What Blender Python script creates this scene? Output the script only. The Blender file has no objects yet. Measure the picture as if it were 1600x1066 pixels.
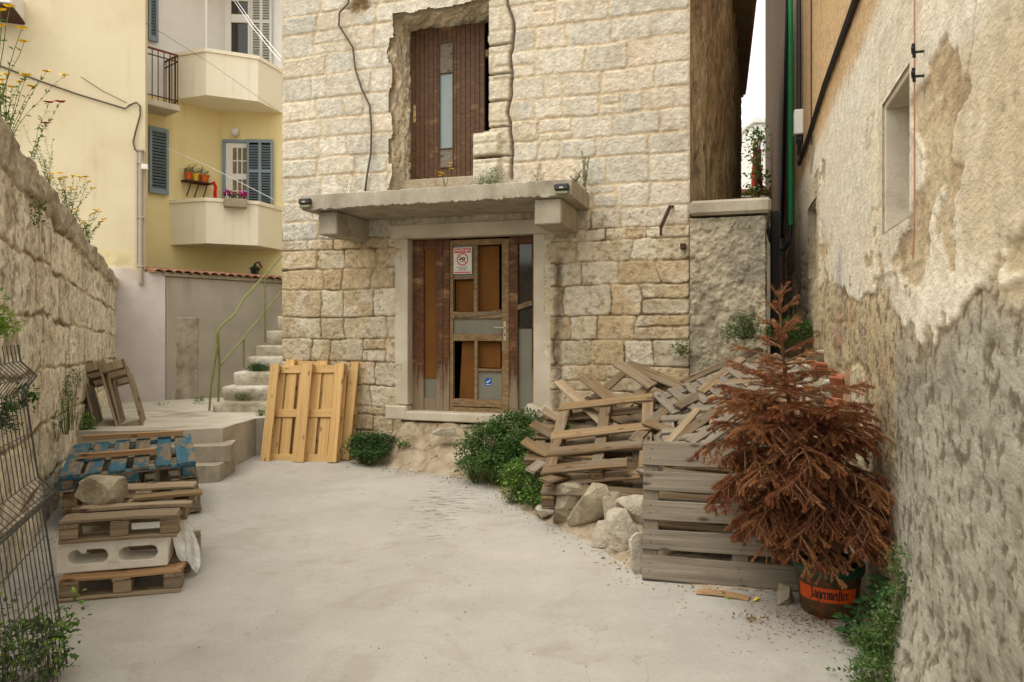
import bpy, math, random
import numpy as np
from mathutils import Vector, Matrix, noise as mnoise

# ------------------------------------------------------------------ camera, sky, sun, exposure
scene = bpy.context.scene
col = scene.collection
R = math.radians
F = 1150.0          # focal length in photo pixels (photo 1600 wide)
HV = 513.0          # horizon row in the photo
CH = 1.6            # eye height
cam = bpy.data.cameras.new('camera'); camo = bpy.data.objects.new('camera', cam); col.objects.link(camo)
camo.location = (0, 0, CH); camo.rotation_euler = (R(90), 0, 0)
cam.sensor_width = 36; cam.lens = 36 * F / 1600; cam.shift_y = -(533 - HV) / 1600
cam.clip_start = 0.05; cam.clip_end = 1000
scene.camera = camo

SUN_EL, SUN_AZ = 62.0, 228.0      # azimuth clockwise from +Y: behind the camera, to the left
world = bpy.data.worlds.new('World'); scene.world = world; world.use_nodes = True
wn = world.node_tree; wn.nodes.clear()
sky = wn.nodes.new('ShaderNodeTexSky'); sky.sky_type = 'NISHITA'; sky.sun_disc = False
sky.sun_elevation = R(SUN_EL); sky.sun_rotation = R(SUN_AZ); sky.dust_density = 4; sky.ozone_density = 1
hs = wn.nodes.new('ShaderNodeHueSaturation'); hs.inputs['Saturation'].default_value = 0.12
tn = wn.nodes.new('ShaderNodeMix'); tn.data_type = 'RGBA'; tn.blend_type = 'MULTIPLY'; tn.inputs[0].default_value = 1
tn.inputs[7].default_value = (1.0, 0.975, 0.92, 1)
bg = wn.nodes.new('ShaderNodeBackground'); bg.inputs[1].default_value = 0.15
wo = wn.nodes.new('ShaderNodeOutputWorld')
cl = wn.nodes.new('ShaderNodeMix'); cl.data_type = 'RGBA'; cl.inputs[0].default_value = .6; cl.inputs[7].default_value = (5.2, 5.2, 5.2, 1)   # even cloud cover over the sky
wn.links.new(sky.outputs[0], hs.inputs['Color']); wn.links.new(hs.outputs[0], cl.inputs[6]); wn.links.new(cl.outputs[2], tn.inputs[6])
wn.links.new(tn.outputs[2], bg.inputs[0]); wn.links.new(bg.outputs[0], wo.inputs[0])
sl = bpy.data.lights.new('sun', 'SUN'); sl.energy = .6; sl.angle = R(60); sl.color = (1, .94, .84)
so = bpy.data.objects.new('sun', sl); col.objects.link(so)
sd = Vector((math.sin(R(SUN_AZ)) * math.cos(R(SUN_EL)), math.cos(R(SUN_AZ)) * math.cos(R(SUN_EL)), math.sin(R(SUN_EL))))
so.rotation_euler = (-sd).to_track_quat('-Z', 'Y').to_euler(); so.location = (-6, -8, 14)
scene.view_settings.view_transform = 'Standard'; scene.view_settings.look = 'None'
scene.view_settings.exposure = 1.14; scene.view_settings.gamma = 1

# ------------------------------------------------------------------ geometry helpers
def P(u, v, Y):
    return Vector(((u - 800) / F * Y, Y, CH - (v - HV) / F * Y))
def G(u, v, z=0.0):
    return P(u, v, (CH - z) * F / (v - HV))

class Fr:
    """vertical plane: s runs left to right as one faces it, n points out of it"""
    def __init__(s, p0, p1):
        s.o = Vector((p0[0], p0[1], 0)); d = Vector((p1[0] - p0[0], p1[1] - p0[1], 0)); s.len = d.length
        s.t = d.normalized(); s.n = Vector((s.t.y, -s.t.x, 0))
    def w(s, a, z, n=0.0):
        return s.o + s.t * a + s.n * n + Vector((0, 0, z))
    def W(s, S, Z, N):
        return np.stack([s.o.x + S * s.t.x + N * s.n.x, s.o.y + S * s.t.y + N * s.n.y, Z], -1)
    def uv(s, u, v, n=0.0):
        k = (u - 800) / F; o = s.o + s.n * n
        a = (k * o.y - o.x) / (s.t.x - k * s.t.y); Y = o.y + a * s.t.y
        return a, CH - (v - HV) / F * Y
    def s(s, u, n=0.0):
        return s.uv(u, HV, n)[0]

# numpy value noise
def _h(ix, iy, iz, seed):
    h = (ix.astype(np.int64) * 374761393 + iy.astype(np.int64) * 668265263 + iz.astype(np.int64) * 1440662683 + seed * 974711) & 0xFFFFFFFF
    h = ((h ^ (h >> 13)) * 1274126177) & 0xFFFFFFFF
    h = ((h ^ (h >> 16)) * 2246822519) & 0xFFFFFFFF
    return ((h ^ (h >> 15)) & 0xFFFFFF) / float(0xFFFFFF)
def vn(x, y, z=0.0, seed=0):
    x, y, z = np.broadcast_arrays(np.asarray(x, float), np.asarray(y, float), np.asarray(z, float))
    ix, iy, iz = np.floor(x), np.floor(y), np.floor(z)
    fx, fy, fz = x - ix, y - iy, z - iz
    fx = fx * fx * (3 - 2 * fx); fy = fy * fy * (3 - 2 * fy); fz = fz * fz * (3 - 2 * fz)
    r = 0
    for a in (0, 1):
        for b in (0, 1):
            for c in (0, 1):
                if c == 1 and not np.any(fz): continue
                r = r + _h(ix + a, iy + b, iz + c, seed) * (fx if a else 1 - fx) * (fy if b else 1 - fy) * (fz if c else 1 - fz)
    return r
def fbm(x, y, z=0.0, seed=0, o=4, g=.5):
    a, t, r = 1.0, 0.0, 0.0
    for i in range(o):
        r = r + a * vn(np.asarray(x) * 2 ** i, np.asarray(y) * 2 ** i, np.asarray(z) * 2 ** i, seed + i * 17); t += a; a *= g
    return r / t
def sst(a, b, x):
    t = np.clip((x - a) / (b - a), 0, 1); return t * t * (3 - 2 * t)
def lin(r, g, b):
    f = lambda c: (c / 255 / 12.92) if c <= 10 else ((c / 255 + .055) / 1.055) ** 2.4
    return np.array([f(r), f(g), f(b)])
def lerp(a, b, t):
    t = np.asarray(t)[..., None]; return a * (1 - t) + b * t

def tag(o, label=None, cat=None, group=None, kind=None):
    if label: o['label'] = label
    if cat: o['category'] = cat
    if group: o['group'] = group
    if kind: o['kind'] = kind
    return o
def thing(name, label, cat, loc=(0, 0, 0), group=None):
    o = bpy.data.objects.new(name, None); o.empty_display_size = .1; col.objects.link(o); o.location = loc
    return tag(o, label, cat, group)
def link(name, me, parent=None, origin=None):
    o = bpy.data.objects.new(name, me); col.objects.link(o)
    if origin is not None: o.location = origin
    if parent is not None:
        o.parent = parent
    return o

class MB:
    def __init__(s): s.v = []; s.f = []; s.m = []; s.c = None
    def add(s, vs, fs, mi=0):
        b = len(s.v); s.v += [tuple(p) for p in vs]; s.f += [tuple(i + b for i in f) for f in fs]; s.m += [mi] * len(fs)
    def box(s, M, sx, sy, sz, mi=0, ch=.004):
        """chamfered box, centre at M"""
        hx, hy, hz = sx / 2, sy / 2, sz / 2; c = min(ch, hx * .45, hy * .45, hz * .45)
        vs = []; idx = {}
        for a in (-1, 1):
            for b in (-1, 1):
                for d in (-1, 1):
                    for k in range(3):
                        p = [a * (hx - c), b * (hy - c), d * (hz - c)]; p[k] = (a, b, d)[k] * (hx, hy, hz)[k]
                        idx[(a, b, d, k)] = len(vs); vs.append(M @ Vector(p))
        I = idx; fs = []
        for a in (-1, 1):
            q = [(a, -1, -1, 0), (a, 1, -1, 0), (a, 1, 1, 0), (a, -1, 1, 0)]; q = q if a > 0 else q[::-1]; fs.append([I[x] for x in q])
            q = [(-1, a, -1, 1), (1, a, -1, 1), (1, a, 1, 1), (-1, a, 1, 1)]; q = q[::-1] if a > 0 else q; fs.append([I[x] for x in q])
            q = [(-1, -1, a, 2), (1, -1, a, 2), (1, 1, a, 2), (-1, 1, a, 2)]; q = q if a > 0 else q[::-1]; fs.append([I[x] for x in q])
        for a in (-1, 1):
            for b in (-1, 1):
                q = [(a, b, -1, 0), (a, b, -1, 1), (a, b, 1, 1), (a, b, 1, 0)]; fs.append([I[x] for x in (q if a * b > 0 else q[::-1])])
                q = [(a, -1, b, 0), (a, 1, b, 0), (a, 1, b, 2), (a, -1, b, 2)]; fs.append([I[x] for x in (q if a * b > 0 else q[::-1])])
                q = [(-1, a, b, 1), (-1, a, b, 2), (1, a, b, 2), (1, a, b, 1)]; fs.append([I[x] for x in (q if a * b > 0 else q[::-1])])
                for d in (-1, 1):
                    q = [(a, b, d, 0), (a, b, d, 1), (a, b, d, 2)]; fs.append([I[x] for x in (q if a * b * d > 0 else q[::-1])])
        s.add(vs, fs, mi)
    def fbox(s, fr, s0, s1, z0, z1, n0, n1, mi=0, ch=.004):
        M = Matrix((( fr.t.x, fr.n.x, 0, 0), (fr.t.y, fr.n.y, 0, 0), (0, 0, 1, 0), (0, 0, 0, 1)))
        M.translation = fr.w((s0 + s1) / 2, (z0 + z1) / 2, (n0 + n1) / 2)
        s.box(M, abs(s1 - s0), abs(n1 - n0), abs(z1 - z0), mi, ch)
    def wbox(s, c, sx, sy, sz, mi=0, ch=.004, rz=0):
        s.box(Matrix.Translation(Vector(c)) @ Matrix.Rotation(rz, 4, 'Z'), sx, sy, sz, mi, ch)
    def tube(s, pts, r, seg=6, mi=0, cap=True):
        pts = [Vector(p) for p in pts]; n = len(pts)
        rs = r if isinstance(r, (list, tuple)) else [r] * n
        b = len(s.v); up = Vector((0.31, 0.17, .93)); px = None
        for i, p in enumerate(pts):
            d = (pts[min(i + 1, n - 1)] - pts[max(i - 1, 0)])
            if d.length < 1e-9: d = Vector((0, 0, 1))
            d.normalize()
            x = (px - d * px.dot(d)) if px is not None else d.cross(up)
            if x.length < 1e-5: x = d.orthogonal()
            x.normalize(); y = d.cross(x); px = x
            for k in range(seg):
                a = 2 * math.pi * k / seg; q = p + (x * math.cos(a) + y * math.sin(a)) * rs[i]; s.v.append((q.x, q.y, q.z))
        for i in range(n - 1):
            for k in range(seg):
                k2 = (k + 1) % seg; s.f.append((b + i * seg + k, b + i * seg + k2, b + (i + 1) * seg + k2, b + (i + 1) * seg + k)); s.m.append(mi)
        if cap and seg > 2:
            s.f.append(tuple(b + k for k in range(seg))[::-1]); s.m.append(mi)
            s.f.append(tuple(b + (n - 1) * seg + k for k in range(seg))); s.m.append(mi)
    def lathe(s, c, prof, seg=24, mi=0):
        c = Vector(c); b = len(s.v)
        for (r, z) in prof:
            for k in range(seg):
                a = 2 * math.pi * k / seg; s.v.append((c.x + r * math.cos(a), c.y + r * math.sin(a), c.z + z))
        for i in range(len(prof) - 1):
            for k in range(seg):
                k2 = (k + 1) % seg; s.f.append((b + i * seg + k, b + i * seg + k2, b + (i + 1) * seg + k2, b + (i + 1) * seg + k)); s.m.append(mi)
    def poly_prism(s, pts, z0, z1, mi=0):
        n = len(pts); vs = [(p[0], p[1], z0) for p in pts] + [(p[0], p[1], z1) for p in pts]
        fs = [tuple(range(n))[::-1], tuple(range(n, 2 * n))] + [(i, (i + 1) % n, n + (i + 1) % n, n + i) for i in range(n)]
        s.add(vs, fs, mi)
    def build(s, name, mats, parent=None, origin=None, smooth=False, cols=None):
        if not isinstance(mats, (list, tuple)): mats = [mats]
        ploc = parent.matrix_basis.translation.copy() if parent is not None else Vector((0, 0, 0))
        pp = parent.parent if parent is not None else None
        while pp is not None: ploc = ploc + pp.matrix_basis.translation; pp = pp.parent
        org = Vector(origin) if origin is not None else (ploc if parent is not None else Vector((0, 0, 0)))
        me = bpy.data.meshes.new(name)
        V = np.array(s.v, dtype=np.float64).reshape(-1, 3) - np.array(org)
        me.from_pydata(V.tolist(), [], s.f)
        for m in mats: me.materials.append(m)
        me.polygons.foreach_set('material_index', s.m)
        if smooth: me.polygons.foreach_set('use_smooth', [True] * len(s.f))
        if cols is not None: set_col(me, cols)
        me.validate(); me.update()
        return link(name, me, parent, org - ploc)

def set_col(me, cols):
    a = me.color_attributes.new('tint', 'FLOAT_COLOR', 'POINT')
    cc = np.ones((len(me.vertices), 4), dtype=np.float32); cc[:, :3] = cols; a.data.foreach_set('color', cc.ravel())

def grid_obj(name, V, cols, mat, parent=None, keep=None, smooth=True, flip=False, skirt=None):
    """V: (nr,nc,3) vertices; keep: (nr-1,nc-1) bool"""
    nr, nc = V.shape[:2]
    ids = np.arange(nr * nc).reshape(nr, nc)
    q = np.stack([ids[:-1, :-1], ids[:-1, 1:], ids[1:, 1:], ids[1:, :-1]], -1)
    q = q[keep] if keep is not None else q.reshape(-1, 4)
    if flip: q = q[:, ::-1]
    if skirt is not None and keep is not None:
        # turn the sheet's edge inwards round every opening so that it has thickness
        E = []
        a = keep[:, :-1] & ~keep[:, 1:]; r, c = np.nonzero(a); E.append(np.stack([ids[r, c + 1], ids[r + 1, c + 1]], -1))
        a = ~keep[:, :-1] & keep[:, 1:]; r, c = np.nonzero(a); E.append(np.stack([ids[r + 1, c + 1], ids[r, c + 1]], -1))
        a = keep[:-1] & ~keep[1:]; r, c = np.nonzero(a); E.append(np.stack([ids[r + 1, c + 1], ids[r + 1, c]], -1))
        a = ~keep[:-1] & keep[1:]; r, c = np.nonzero(a); E.append(np.stack([ids[r + 1, c], ids[r + 1, c + 1]], -1))
        E = np.concatenate(E); ev = np.unique(E); off = nr * nc
        mp2 = np.zeros(off, int); mp2[ev] = off + np.arange(len(ev))
        V = np.concatenate([V.reshape(-1, 3), V.reshape(-1, 3)[ev] + np.array(skirt)]); 
        if cols is not None: cols = np.concatenate([cols.reshape(-1, 3), cols.reshape(-1, 3)[ev]])
        q = np.concatenate([q, np.stack([E[:, 0], E[:, 1], mp2[E[:, 1]], mp2[E[:, 0]]], -1)]); nr, nc = 1, len(V)
    used = np.unique(q); mp = -np.ones(nr * nc, int); mp[used] = np.arange(len(used)); q = mp[q]
    vv = V.reshape(-1, 3)[used]; cc = cols.reshape(-1, 3)[used] if cols is not None else None
    org = np.array(parent.location) if parent is not None else np.zeros(3)
    me = bpy.data.meshes.new(name)
    me.vertices.add(len(vv)); me.vertices.foreach_set('co', (vv - org).astype(np.float32).ravel())
    me.loops.add(q.size); me.loops.foreach_set('vertex_index', q.astype(np.int32).ravel())
    me.polygons.add(len(q)); me.polygons.foreach_set('loop_start', np.arange(0, q.size, 4, dtype=np.int32))
    me.polygons.foreach_set('loop_total', np.full(len(q), 4, dtype=np.int32))
    if smooth: me.polygons.foreach_set('use_smooth', np.ones(len(q), dtype=bool))
    me.materials.append(mat); me.update(calc_edges=True)
    if cc is not None: set_col(me, cc)
    return link(name, me, parent, None)

def stone_layout(z0, z1, hmin, hmax, wmin, wmax, length, seed, split=.12, ends=None):
    rg = np.random.RandomState(seed); zs = [z0]
    while zs[-1] < z1: zs.append(zs[-1] + rg.uniform(hmin, hmax))
    rows = []
    for i in range(len(zs) - 1):
        xs = [0.0]
        if ends: xs.append(rg.uniform(*ends))
        while xs[-1] < length - (ends[0] if ends else 0) - wmin * .6:
            xs.append(xs[-1] + rg.uniform(wmin, wmax) * (rg.uniform(.65, 1.2)))
        if ends and length - xs[-1] < ends[0] * .8: xs.pop()
        if not ends and xs[-1] > length: pass
        if xs[-1] < length: xs.append(length + .001)
        rows.append((np.array(xs), rg.uniform(0, 1, (len(xs) + 1, 8))))
    return np.array(zs), rows, split

def stone_eval(lay, S, Z):
    """distance to joint, stone random values (…,8), local coords"""
    zs, rows, split = lay
    ci = np.clip(np.searchsorted(zs, Z, side='right') - 1, 0, len(rows) - 1)
    D = np.zeros_like(S); Rn = np.zeros(S.shape + (8,)); LX = np.zeros_like(S); LZ = np.zeros_like(S)
    for c in range(len(rows)):
        m = ci == c
        if not m.any(): continue
        xs, rv = rows[c]; x = S[m]; z = Z[m]
        k = np.clip(np.searchsorted(xs, x, side='right') - 1, 0, len(xs) - 2)
        x0, x1 = xs[k], xs[k + 1]; za, zb = np.full_like(x, zs[c]), np.full_like(x, zs[c + 1])
        r = rv[k].copy()
        sp = r[:, 7] < split
        zm = za + (zb - za) * (.35 + .3 * r[:, 6]); up = sp & (z > zm); dn = sp & ~up
        za = np.where(up, zm, za); zb = np.where(dn, zm, zb)
        r[up, :6] = (r[up, :6] * 7.13) % 1.0
        dx = np.minimum(x - x0, x1 - x); dz = np.minimum(z - za, zb - z)
        rad = .018 + .035 * r[:, 5] ** 2
        d = np.where((dx < rad) & (dz < rad), rad - np.hypot(rad - dx, rad - dz), np.minimum(dx, dz))
        D[m] = d; Rn[m] = r; LX[m] = (x - x0) / (x1 - x0) - .5; LZ[m] = (z - za) / (zb - za) - .5
    return D, Rn, LX, LZ
# ------------------------------------------------------------------ materials
class NT:
    def __init__(s, name):
        s.mat = bpy.data.materials.new(name); s.mat.use_nodes = True; s.t = s.mat.node_tree
        s.b = s.t.nodes['Principled BSDF']; s.out = s.t.nodes['Material Output']
    def n(s, ty, **kw):
        nd = s.t.nodes.new(ty)
        for k, v in kw.items():
            if isinstance(v, bpy.types.NodeSocket): s.t.links.new(v, nd.inputs[k])
            elif k in nd.inputs: nd.inputs[k].default_value = v
            else: setattr(nd, k, v)
        return nd
    def l(s, a, b): s.t.links.new(a, b)
    def coord(s, stretch=(1, 1, 1), rnd=False):
        tc = s.n('ShaderNodeTexCoord'); mp = s.n('ShaderNodeMapping'); mp.inputs['Scale'].default_value = stretch
        v = tc.outputs['Object']
        if rnd:
            oi = s.n('ShaderNodeObjectInfo'); m = s.n('ShaderNodeMath', operation='MULTIPLY'); s.l(oi.outputs['Random'], m.inputs[0]); m.inputs[1].default_value = 57.0
            a = s.n('ShaderNodeVectorMath', operation='ADD'); s.l(v, a.inputs[0]); s.l(m.outputs[0], a.inputs[1]); v = a.outputs[0]
        s.l(v, mp.inputs['Vector']); return mp.outputs[0]
    def noise(s, vec, scale, detail=6, rough=.55, dist=0):
        nd = s.n('ShaderNodeTexNoise', Scale=scale, Detail=detail, Roughness=rough, Distortion=dist); s.l(vec, nd.inputs['Vector']); return nd.outputs['Fac']
    def ramp(s, fac, lo, hi, interp='LINEAR'):
        nd = s.n('ShaderNodeMapRange', clamp=True); s.l(fac, nd.inputs['Value']); nd.inputs['From Min'].default_value = lo; nd.inputs['From Max'].default_value = hi
        return nd.outputs[0]
    def mix(s, fac, a, b, blend='MIX'):
        nd = s.n('ShaderNodeMix'); nd.data_type = 'RGBA'; nd.blend_type = blend
        for v, i in ((fac, 0), (a, 6), (b, 7)):
            if isinstance(v, bpy.types.NodeSocket): s.l(v, nd.inputs[i])
            elif i == 0: nd.inputs[0].default_value = v
            else: nd.inputs[i].default_value = (*v[:3], 1)
        return nd.outputs[2]
    def math(s, op, a, b=0.0):
        nd = s.n('ShaderNodeMath', operation=op)
        for v, i in ((a, 0), (b, 1)):
            if isinstance(v, bpy.types.NodeSocket): s.l(v, nd.inputs[i])
            else: nd.inputs[i].default_value = v
        return nd.outputs[0]
    def finish(s, color, rough=.9, spec=.2, bump=None, bdist=.01, bstr=1.0):
        if isinstance(color, bpy.types.NodeSocket): s.l(color, s.b.inputs['Base Color'])
        else: s.b.inputs['Base Color'].default_value = (*color[:3], 1)
        s.b.inputs['Roughness'].default_value = rough
        s.b.inputs['Specular IOR Level'].default_value = spec
        if bump is not None:
            bp = s.n('ShaderNodeBump'); bp.inputs['Distance'].default_value = bdist; bp.inputs['Strength'].default_value = bstr
            s.l(bump, bp.inputs['Height']); s.l(bp.outputs[0], s.b.inputs['Normal'])
        return s.mat

def surf(name, a, b, scale=4, bscale=40, bdist=.006, rough=.9, third=None, tscale=1.2, tr=(.55, .68), spec=.2, tint=False, stretch=(1, 1, 1), rnd=0.0, speck=None, rr=(.35, .65)):
    n = NT(name); v = n.coord(stretch, rnd > 0)
    f = n.ramp(n.noise(v, scale, 8), *rr)
    if tint:
        at = n.n('ShaderNodeAttribute', attribute_name='tint')
        c = n.mix(1.0, at.outputs['Color'], n.mix(f, a, b), 'MULTIPLY')
    else: c = n.mix(f, a, b)
    if third is not None:
        c = n.mix(n.ramp(n.noise(v, tscale, 8, .6), *tr), c, third)
    if speck is not None:
        c = n.mix(n.ramp(n.noise(v, speck[1], 3, .5), speck[2], speck[2] + .05), c, speck[0])
    if rnd > 0:
        oi = n.n('ShaderNodeObjectInfo'); k = n.n('ShaderNodeMapRange'); n.l(oi.outputs['Random'], k.inputs[0]); k.inputs[3].default_value = 1 - rnd; k.inputs[4].default_value = 1 + rnd * .6
        vm = n.n('ShaderNodeVectorMath', operation='SCALE'); n.l(c, vm.inputs[0]); n.l(k.outputs[0], vm.inputs['Scale']); c = vm.outputs[0]
    return n.finish(c, rough, spec, n.noise(v, bscale, 8, .6), bdist)

def streaked(mat, stain, amt=.3, lo=.52, hi=.72):
    """rain streaks running down an outside wall"""
    n = NT.__new__(NT); n.mat = mat; n.t = mat.node_tree; n.b = n.t.nodes['Principled BSDF']; inp = n.b.inputs['Base Color']; src = inp.links[0].from_socket
    f = n.ramp(n.noise(n.coord((3.2, 3.2, .22)), 1.6, 8, .65), lo, hi); g = n.ramp(n.noise(n.coord(), .8, 6, .6), .4, .6)
    n.l(n.mix(n.math('MULTIPLY', n.math('MULTIPLY', f, g), amt), src, stain), inp); return mat
def wood(name, light, dark, weather=None, wamt=(.5, .7), paint=None, pthr=(.42, .5), rough=.8, rnd=.25, bdist=.004, knots=True):
    n = NT(name); v = n.coord((1, 1, 1), True)
    m1 = n.n('ShaderNodeMapping'); n.l(v, m1.inputs['Vector']); m1.inputs['Scale'].default_value = (.9, 42, 42)
    g1 = n.noise(m1.outputs[0], 1.0, 6, .6, .6)
    m2 = n.n('ShaderNodeMapping'); n.l(v, m2.inputs['Vector']); m2.inputs['Scale'].default_value = (2.5, 210, 210)
    g2 = n.noise(m2.outputs[0], 1.0, 4, .6, .3)
    f = n.math('ADD', n.math('MULTIPLY', g1, .7), n.math('MULTIPLY', g2, .3))
    c = n.mix(n.ramp(f, .36, .64), dark, light)
    if weather is not None:
        m3 = n.n('ShaderNodeMapping'); n.l(v, m3.inputs['Vector']); m3.inputs['Scale'].default_value = (2, 7, 7)
        c = n.mix(n.ramp(n.noise(m3.outputs[0], 1.0, 6, .6), *wamt), c, weather)
    if knots:
        m4 = n.n('ShaderNodeMapping'); n.l(v, m4.inputs['Vector']); m4.inputs['Scale'].default_value = (4.5, 11, 11)
        vo = n.n('ShaderNodeTexVoronoi', Scale=1.0); n.l(m4.outputs[0], vo.inputs['Vector'])
        c = n.mix(n.ramp(vo.outputs['Distance'], .22, .08), c, np.array(dark) * .45)
    if paint is not None:
        m5 = n.n('ShaderNodeMapping'); n.l(v, m5.inputs['Vector']); m5.inputs['Scale'].default_value = (3, 9, 9)
        pm = n.ramp(n.noise(m5.outputs[0], 1.0, 8, .65), *pthr)
        c = n.mix(pm, c, n.mix(n.ramp(g1, .3, .7), paint, np.array(paint) * .72))
    oi = n.n('ShaderNodeObjectInfo'); k = n.n('ShaderNodeMapRange'); n.l(oi.outputs['Random'], k.inputs[0]); k.inputs[3].default_value = 1 - rnd; k.inputs[4].default_value = 1 + rnd
    vm = n.n('ShaderNodeVectorMath', operation='SCALE'); n.l(c, vm.inputs[0]); n.l(k.outputs[0], vm.inputs['Scale'])
    return n.finish(vm.outputs[0], rough, .25, f, bdist)

def leafm(name, a, b, trans=.25, rough=.5):
    n = NT(name); g = n.n('ShaderNodeNewGeometry')
    c = n.mix(g.outputs['Random Per Island'], a, b)
    n.finish(c, rough, .3)
    tr = n.n('ShaderNodeBsdfTranslucent'); n.l(n.mix(.5, c, (a[0] * 1.6, a[1] * 1.5, a[2])), tr.inputs[0])
    mx = n.n('ShaderNodeMixShader'); mx.inputs[0].default_value = trans
    n.l(n.b.outputs[0], mx.inputs[1]); n.l(tr.outputs[0], mx.inputs[2]); n.l(mx.outputs[0], n.out.inputs[0])
    return n.mat

def plain(name, c, rough=.5, spec=.3, metal=0.0, var=.12, scale=8):
    n = NT(name); v = n.coord()
    m = n.finish(n.mix(n.ramp(n.noise(v, scale, 6), .3, .7), np.array(c) * (1 - var), np.array(c) * (1 + var)), rough, spec)
    n.b.inputs['Metallic'].default_value = metal
    return m

def ground_mat():
    n = NT('concrete_ground'); v = n.coord()
    big = n.noise(v, .55, 7, .6, .5); mid = n.noise(v, 3.0, 8, .65); fine = n.noise(v, 38, 6, .6)
    c = n.mix(n.ramp(big, .34, .68), lin(162, 157, 147), lin(180, 175, 166))
    c = n.mix(n.math('MULTIPLY', n.ramp(mid, .5, .76), .4), c, lin(193, 189, 180))
    c = n.mix(n.math('MULTIPLY', n.ramp(mid, .43, .30), .35), c, lin(150, 141, 126))
    c = n.mix(n.math('MULTIPLY', n.ramp(fine, .56, .72), .4), c, lin(136, 128, 114))
    # hairline cracks where the slab has crazed: thin zero-crossings of a warped noise, only in some places
    cr = n.math('ABSOLUTE', n.math('SUBTRACT', n.noise(v, 1.3, 4, .5, .8), .5))
    cm = n.math('MULTIPLY', n.ramp(cr, .004, .0), n.ramp(n.noise(v, .4, 3), .50, .58))
    c = n.mix(n.math('MULTIPLY', cm, .3), c, lin(104, 96, 84))
    s1 = n.ramp(n.noise(v, 1.15, 9, .66, 1.2), .55, .68); c = n.mix(n.math('MULTIPLY', s1, .38), c, lin(138, 127, 110))
    s2 = n.ramp(n.noise(v, 2.3, 9, .7, .6), .60, .66); c = n.mix(n.math('MULTIPLY', s2, .14), c, lin(204, 200, 192))
    s3 = n.ramp(n.noise(v, 7.5, 5, .7, .4), .66, .72); c = n.mix(n.math('MULTIPLY', s3, .45), c, lin(122, 112, 96))
    # scraped dark streaks lying across the yard
    mp = n.n('ShaderNodeMapping'); n.l(v, mp.inputs['Vector']); mp.inputs['Scale'].default_value = (6, 22, 1)
    g = n.n('ShaderNodeSeparateXYZ'); n.l(v, g.inputs[0])
    zone = n.math('MULTIPLY', n.ramp(n.math('ABSOLUTE', n.math('ADD', g.outputs[0], .62)), .55, .05), n.ramp(n.math('ABSOLUTE', n.math('SUBTRACT', g.outputs[1], 6.7)), 1.7, .2))
    st = n.ramp(n.math('ADD', n.noise(mp.outputs[0], 1.0, 5, .65), n.math('MULTIPLY', zone, .16)), .66, .70)
    c = n.mix(n.math('MULTIPLY', n.math('MULTIPLY', st, n.ramp(zone, .0, .3)), .7), c, lin(108, 102, 94))
    sp = n.ramp(n.noise(v, 55, 2, .5), .74, .78)
    c = n.mix(n.math('MULTIPLY', sp, .6), c, lin(110, 100, 86))
    h = n.math('ADD', n.math('MULTIPLY', mid, .6), n.math('MULTIPLY', fine, .25))
    return n.finish(c, .92, .15, h, .008)

def roughcast_mat(name):
    """brown stained rough render, stains drawn down the wall"""
    n = NT(name); v = n.coord((4, 4, .9)); v2 = n.coord()
    f = n.noise(v, 2.6, 9, .68, .5)
    c = n.mix(n.ramp(f, .36, .60), lin(108, 94, 74), lin(176, 156, 126))
    c = n.mix(n.ramp(n.noise(v, 8, 8, .7), .57, .68), c, lin(190, 172, 142))
    return n.finish(c, .95, .1, n.noise(n.coord((3, 3, 1)), 14, 9, .7), .05)

M = {}
M['ground'] = ground_mat()
M['wallstone'] = surf('limestone', (.82, .82, .81), (1.14, 1.14, 1.13), 14, 32, .022, tint=True, spec=.1)
M['oldstone'] = surf('weathered_limestone', (.76, .75, .73), (1.18, 1.17, 1.15), 12, 30, .022, tint=True, spec=.1)
M['plaster'] = surf('peeling_plaster', (.84, .83, .82), (1.12, 1.12, 1.11), 16, 45, .012, tint=True, spec=.12, stretch=(1, .5, 1))
M['softplaster'] = surf('soft_plaster', (.94, .94, .94), (1.05, 1.05, 1.05), 3, 50, .002, tint=True, spec=.12)
M['concrete'] = surf('old_concrete', lin(150, 141, 124), lin(176, 168, 150), 3, 50, .008, third=lin(122, 112, 94), tscale=2.2, tr=(.56, .74))
M['cream_concrete'] = surf('pale_concrete', lin(186, 176, 156), lin(205, 196, 177), 3, 60, .004, third=lin(160, 149, 128), tscale=2.5, tr=(.58, .75))
M['greyrender'] = surf('grey_render', lin(162, 154, 140), lin(180, 172, 158), 1.6, 40, .004, third=lin(128, 117, 98), tscale=.7, tr=(.56, .72))
M['patch'] = surf('patched_render', lin(150, 140, 122), lin(180, 172, 155), 5, 30, .012, third=lin(126, 113, 90), tscale=2, tr=(.5, .7))
M['whiteplaster'] = surf('white_plaster', lin(196, 188, 184), lin(208, 202, 198), 2, 50, .003, third=lin(186, 175, 160), tscale=.9, tr=(.55, .7))
M['yellow'] = surf('yellow_plaster', lin(208, 194, 161), lin(215, 203, 172), .9, 70, .002, third=lin(196, 180, 146), tscale=.5, tr=(.56, .75))
M['lemon'] = surf('lemon_plaster', lin(226, 209, 152), lin(232, 217, 164), 1.2, 80, .002)
M['cream'] = surf('cream_plaster', lin(236, 228, 202), lin(240, 233, 212), 1.2, 80, .002, third=lin(230, 219, 186), tscale=.9, tr=(.56, .8))
streaked(M['yellow'], lin(168, 150, 118), .45); streaked(M['lemon'], lin(186, 164, 104), .35); streaked(M['cream'], lin(190, 176, 146), .5); streaked(M['greyrender'], lin(120, 110, 94), .5); streaked(M['whiteplaster'], lin(170, 160, 150), .4); streaked(M['concrete'], lin(96, 88, 74), .45)
M['white'] = plain('white_paint', lin(222, 220, 212), .6, .3, var=.03)
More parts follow.
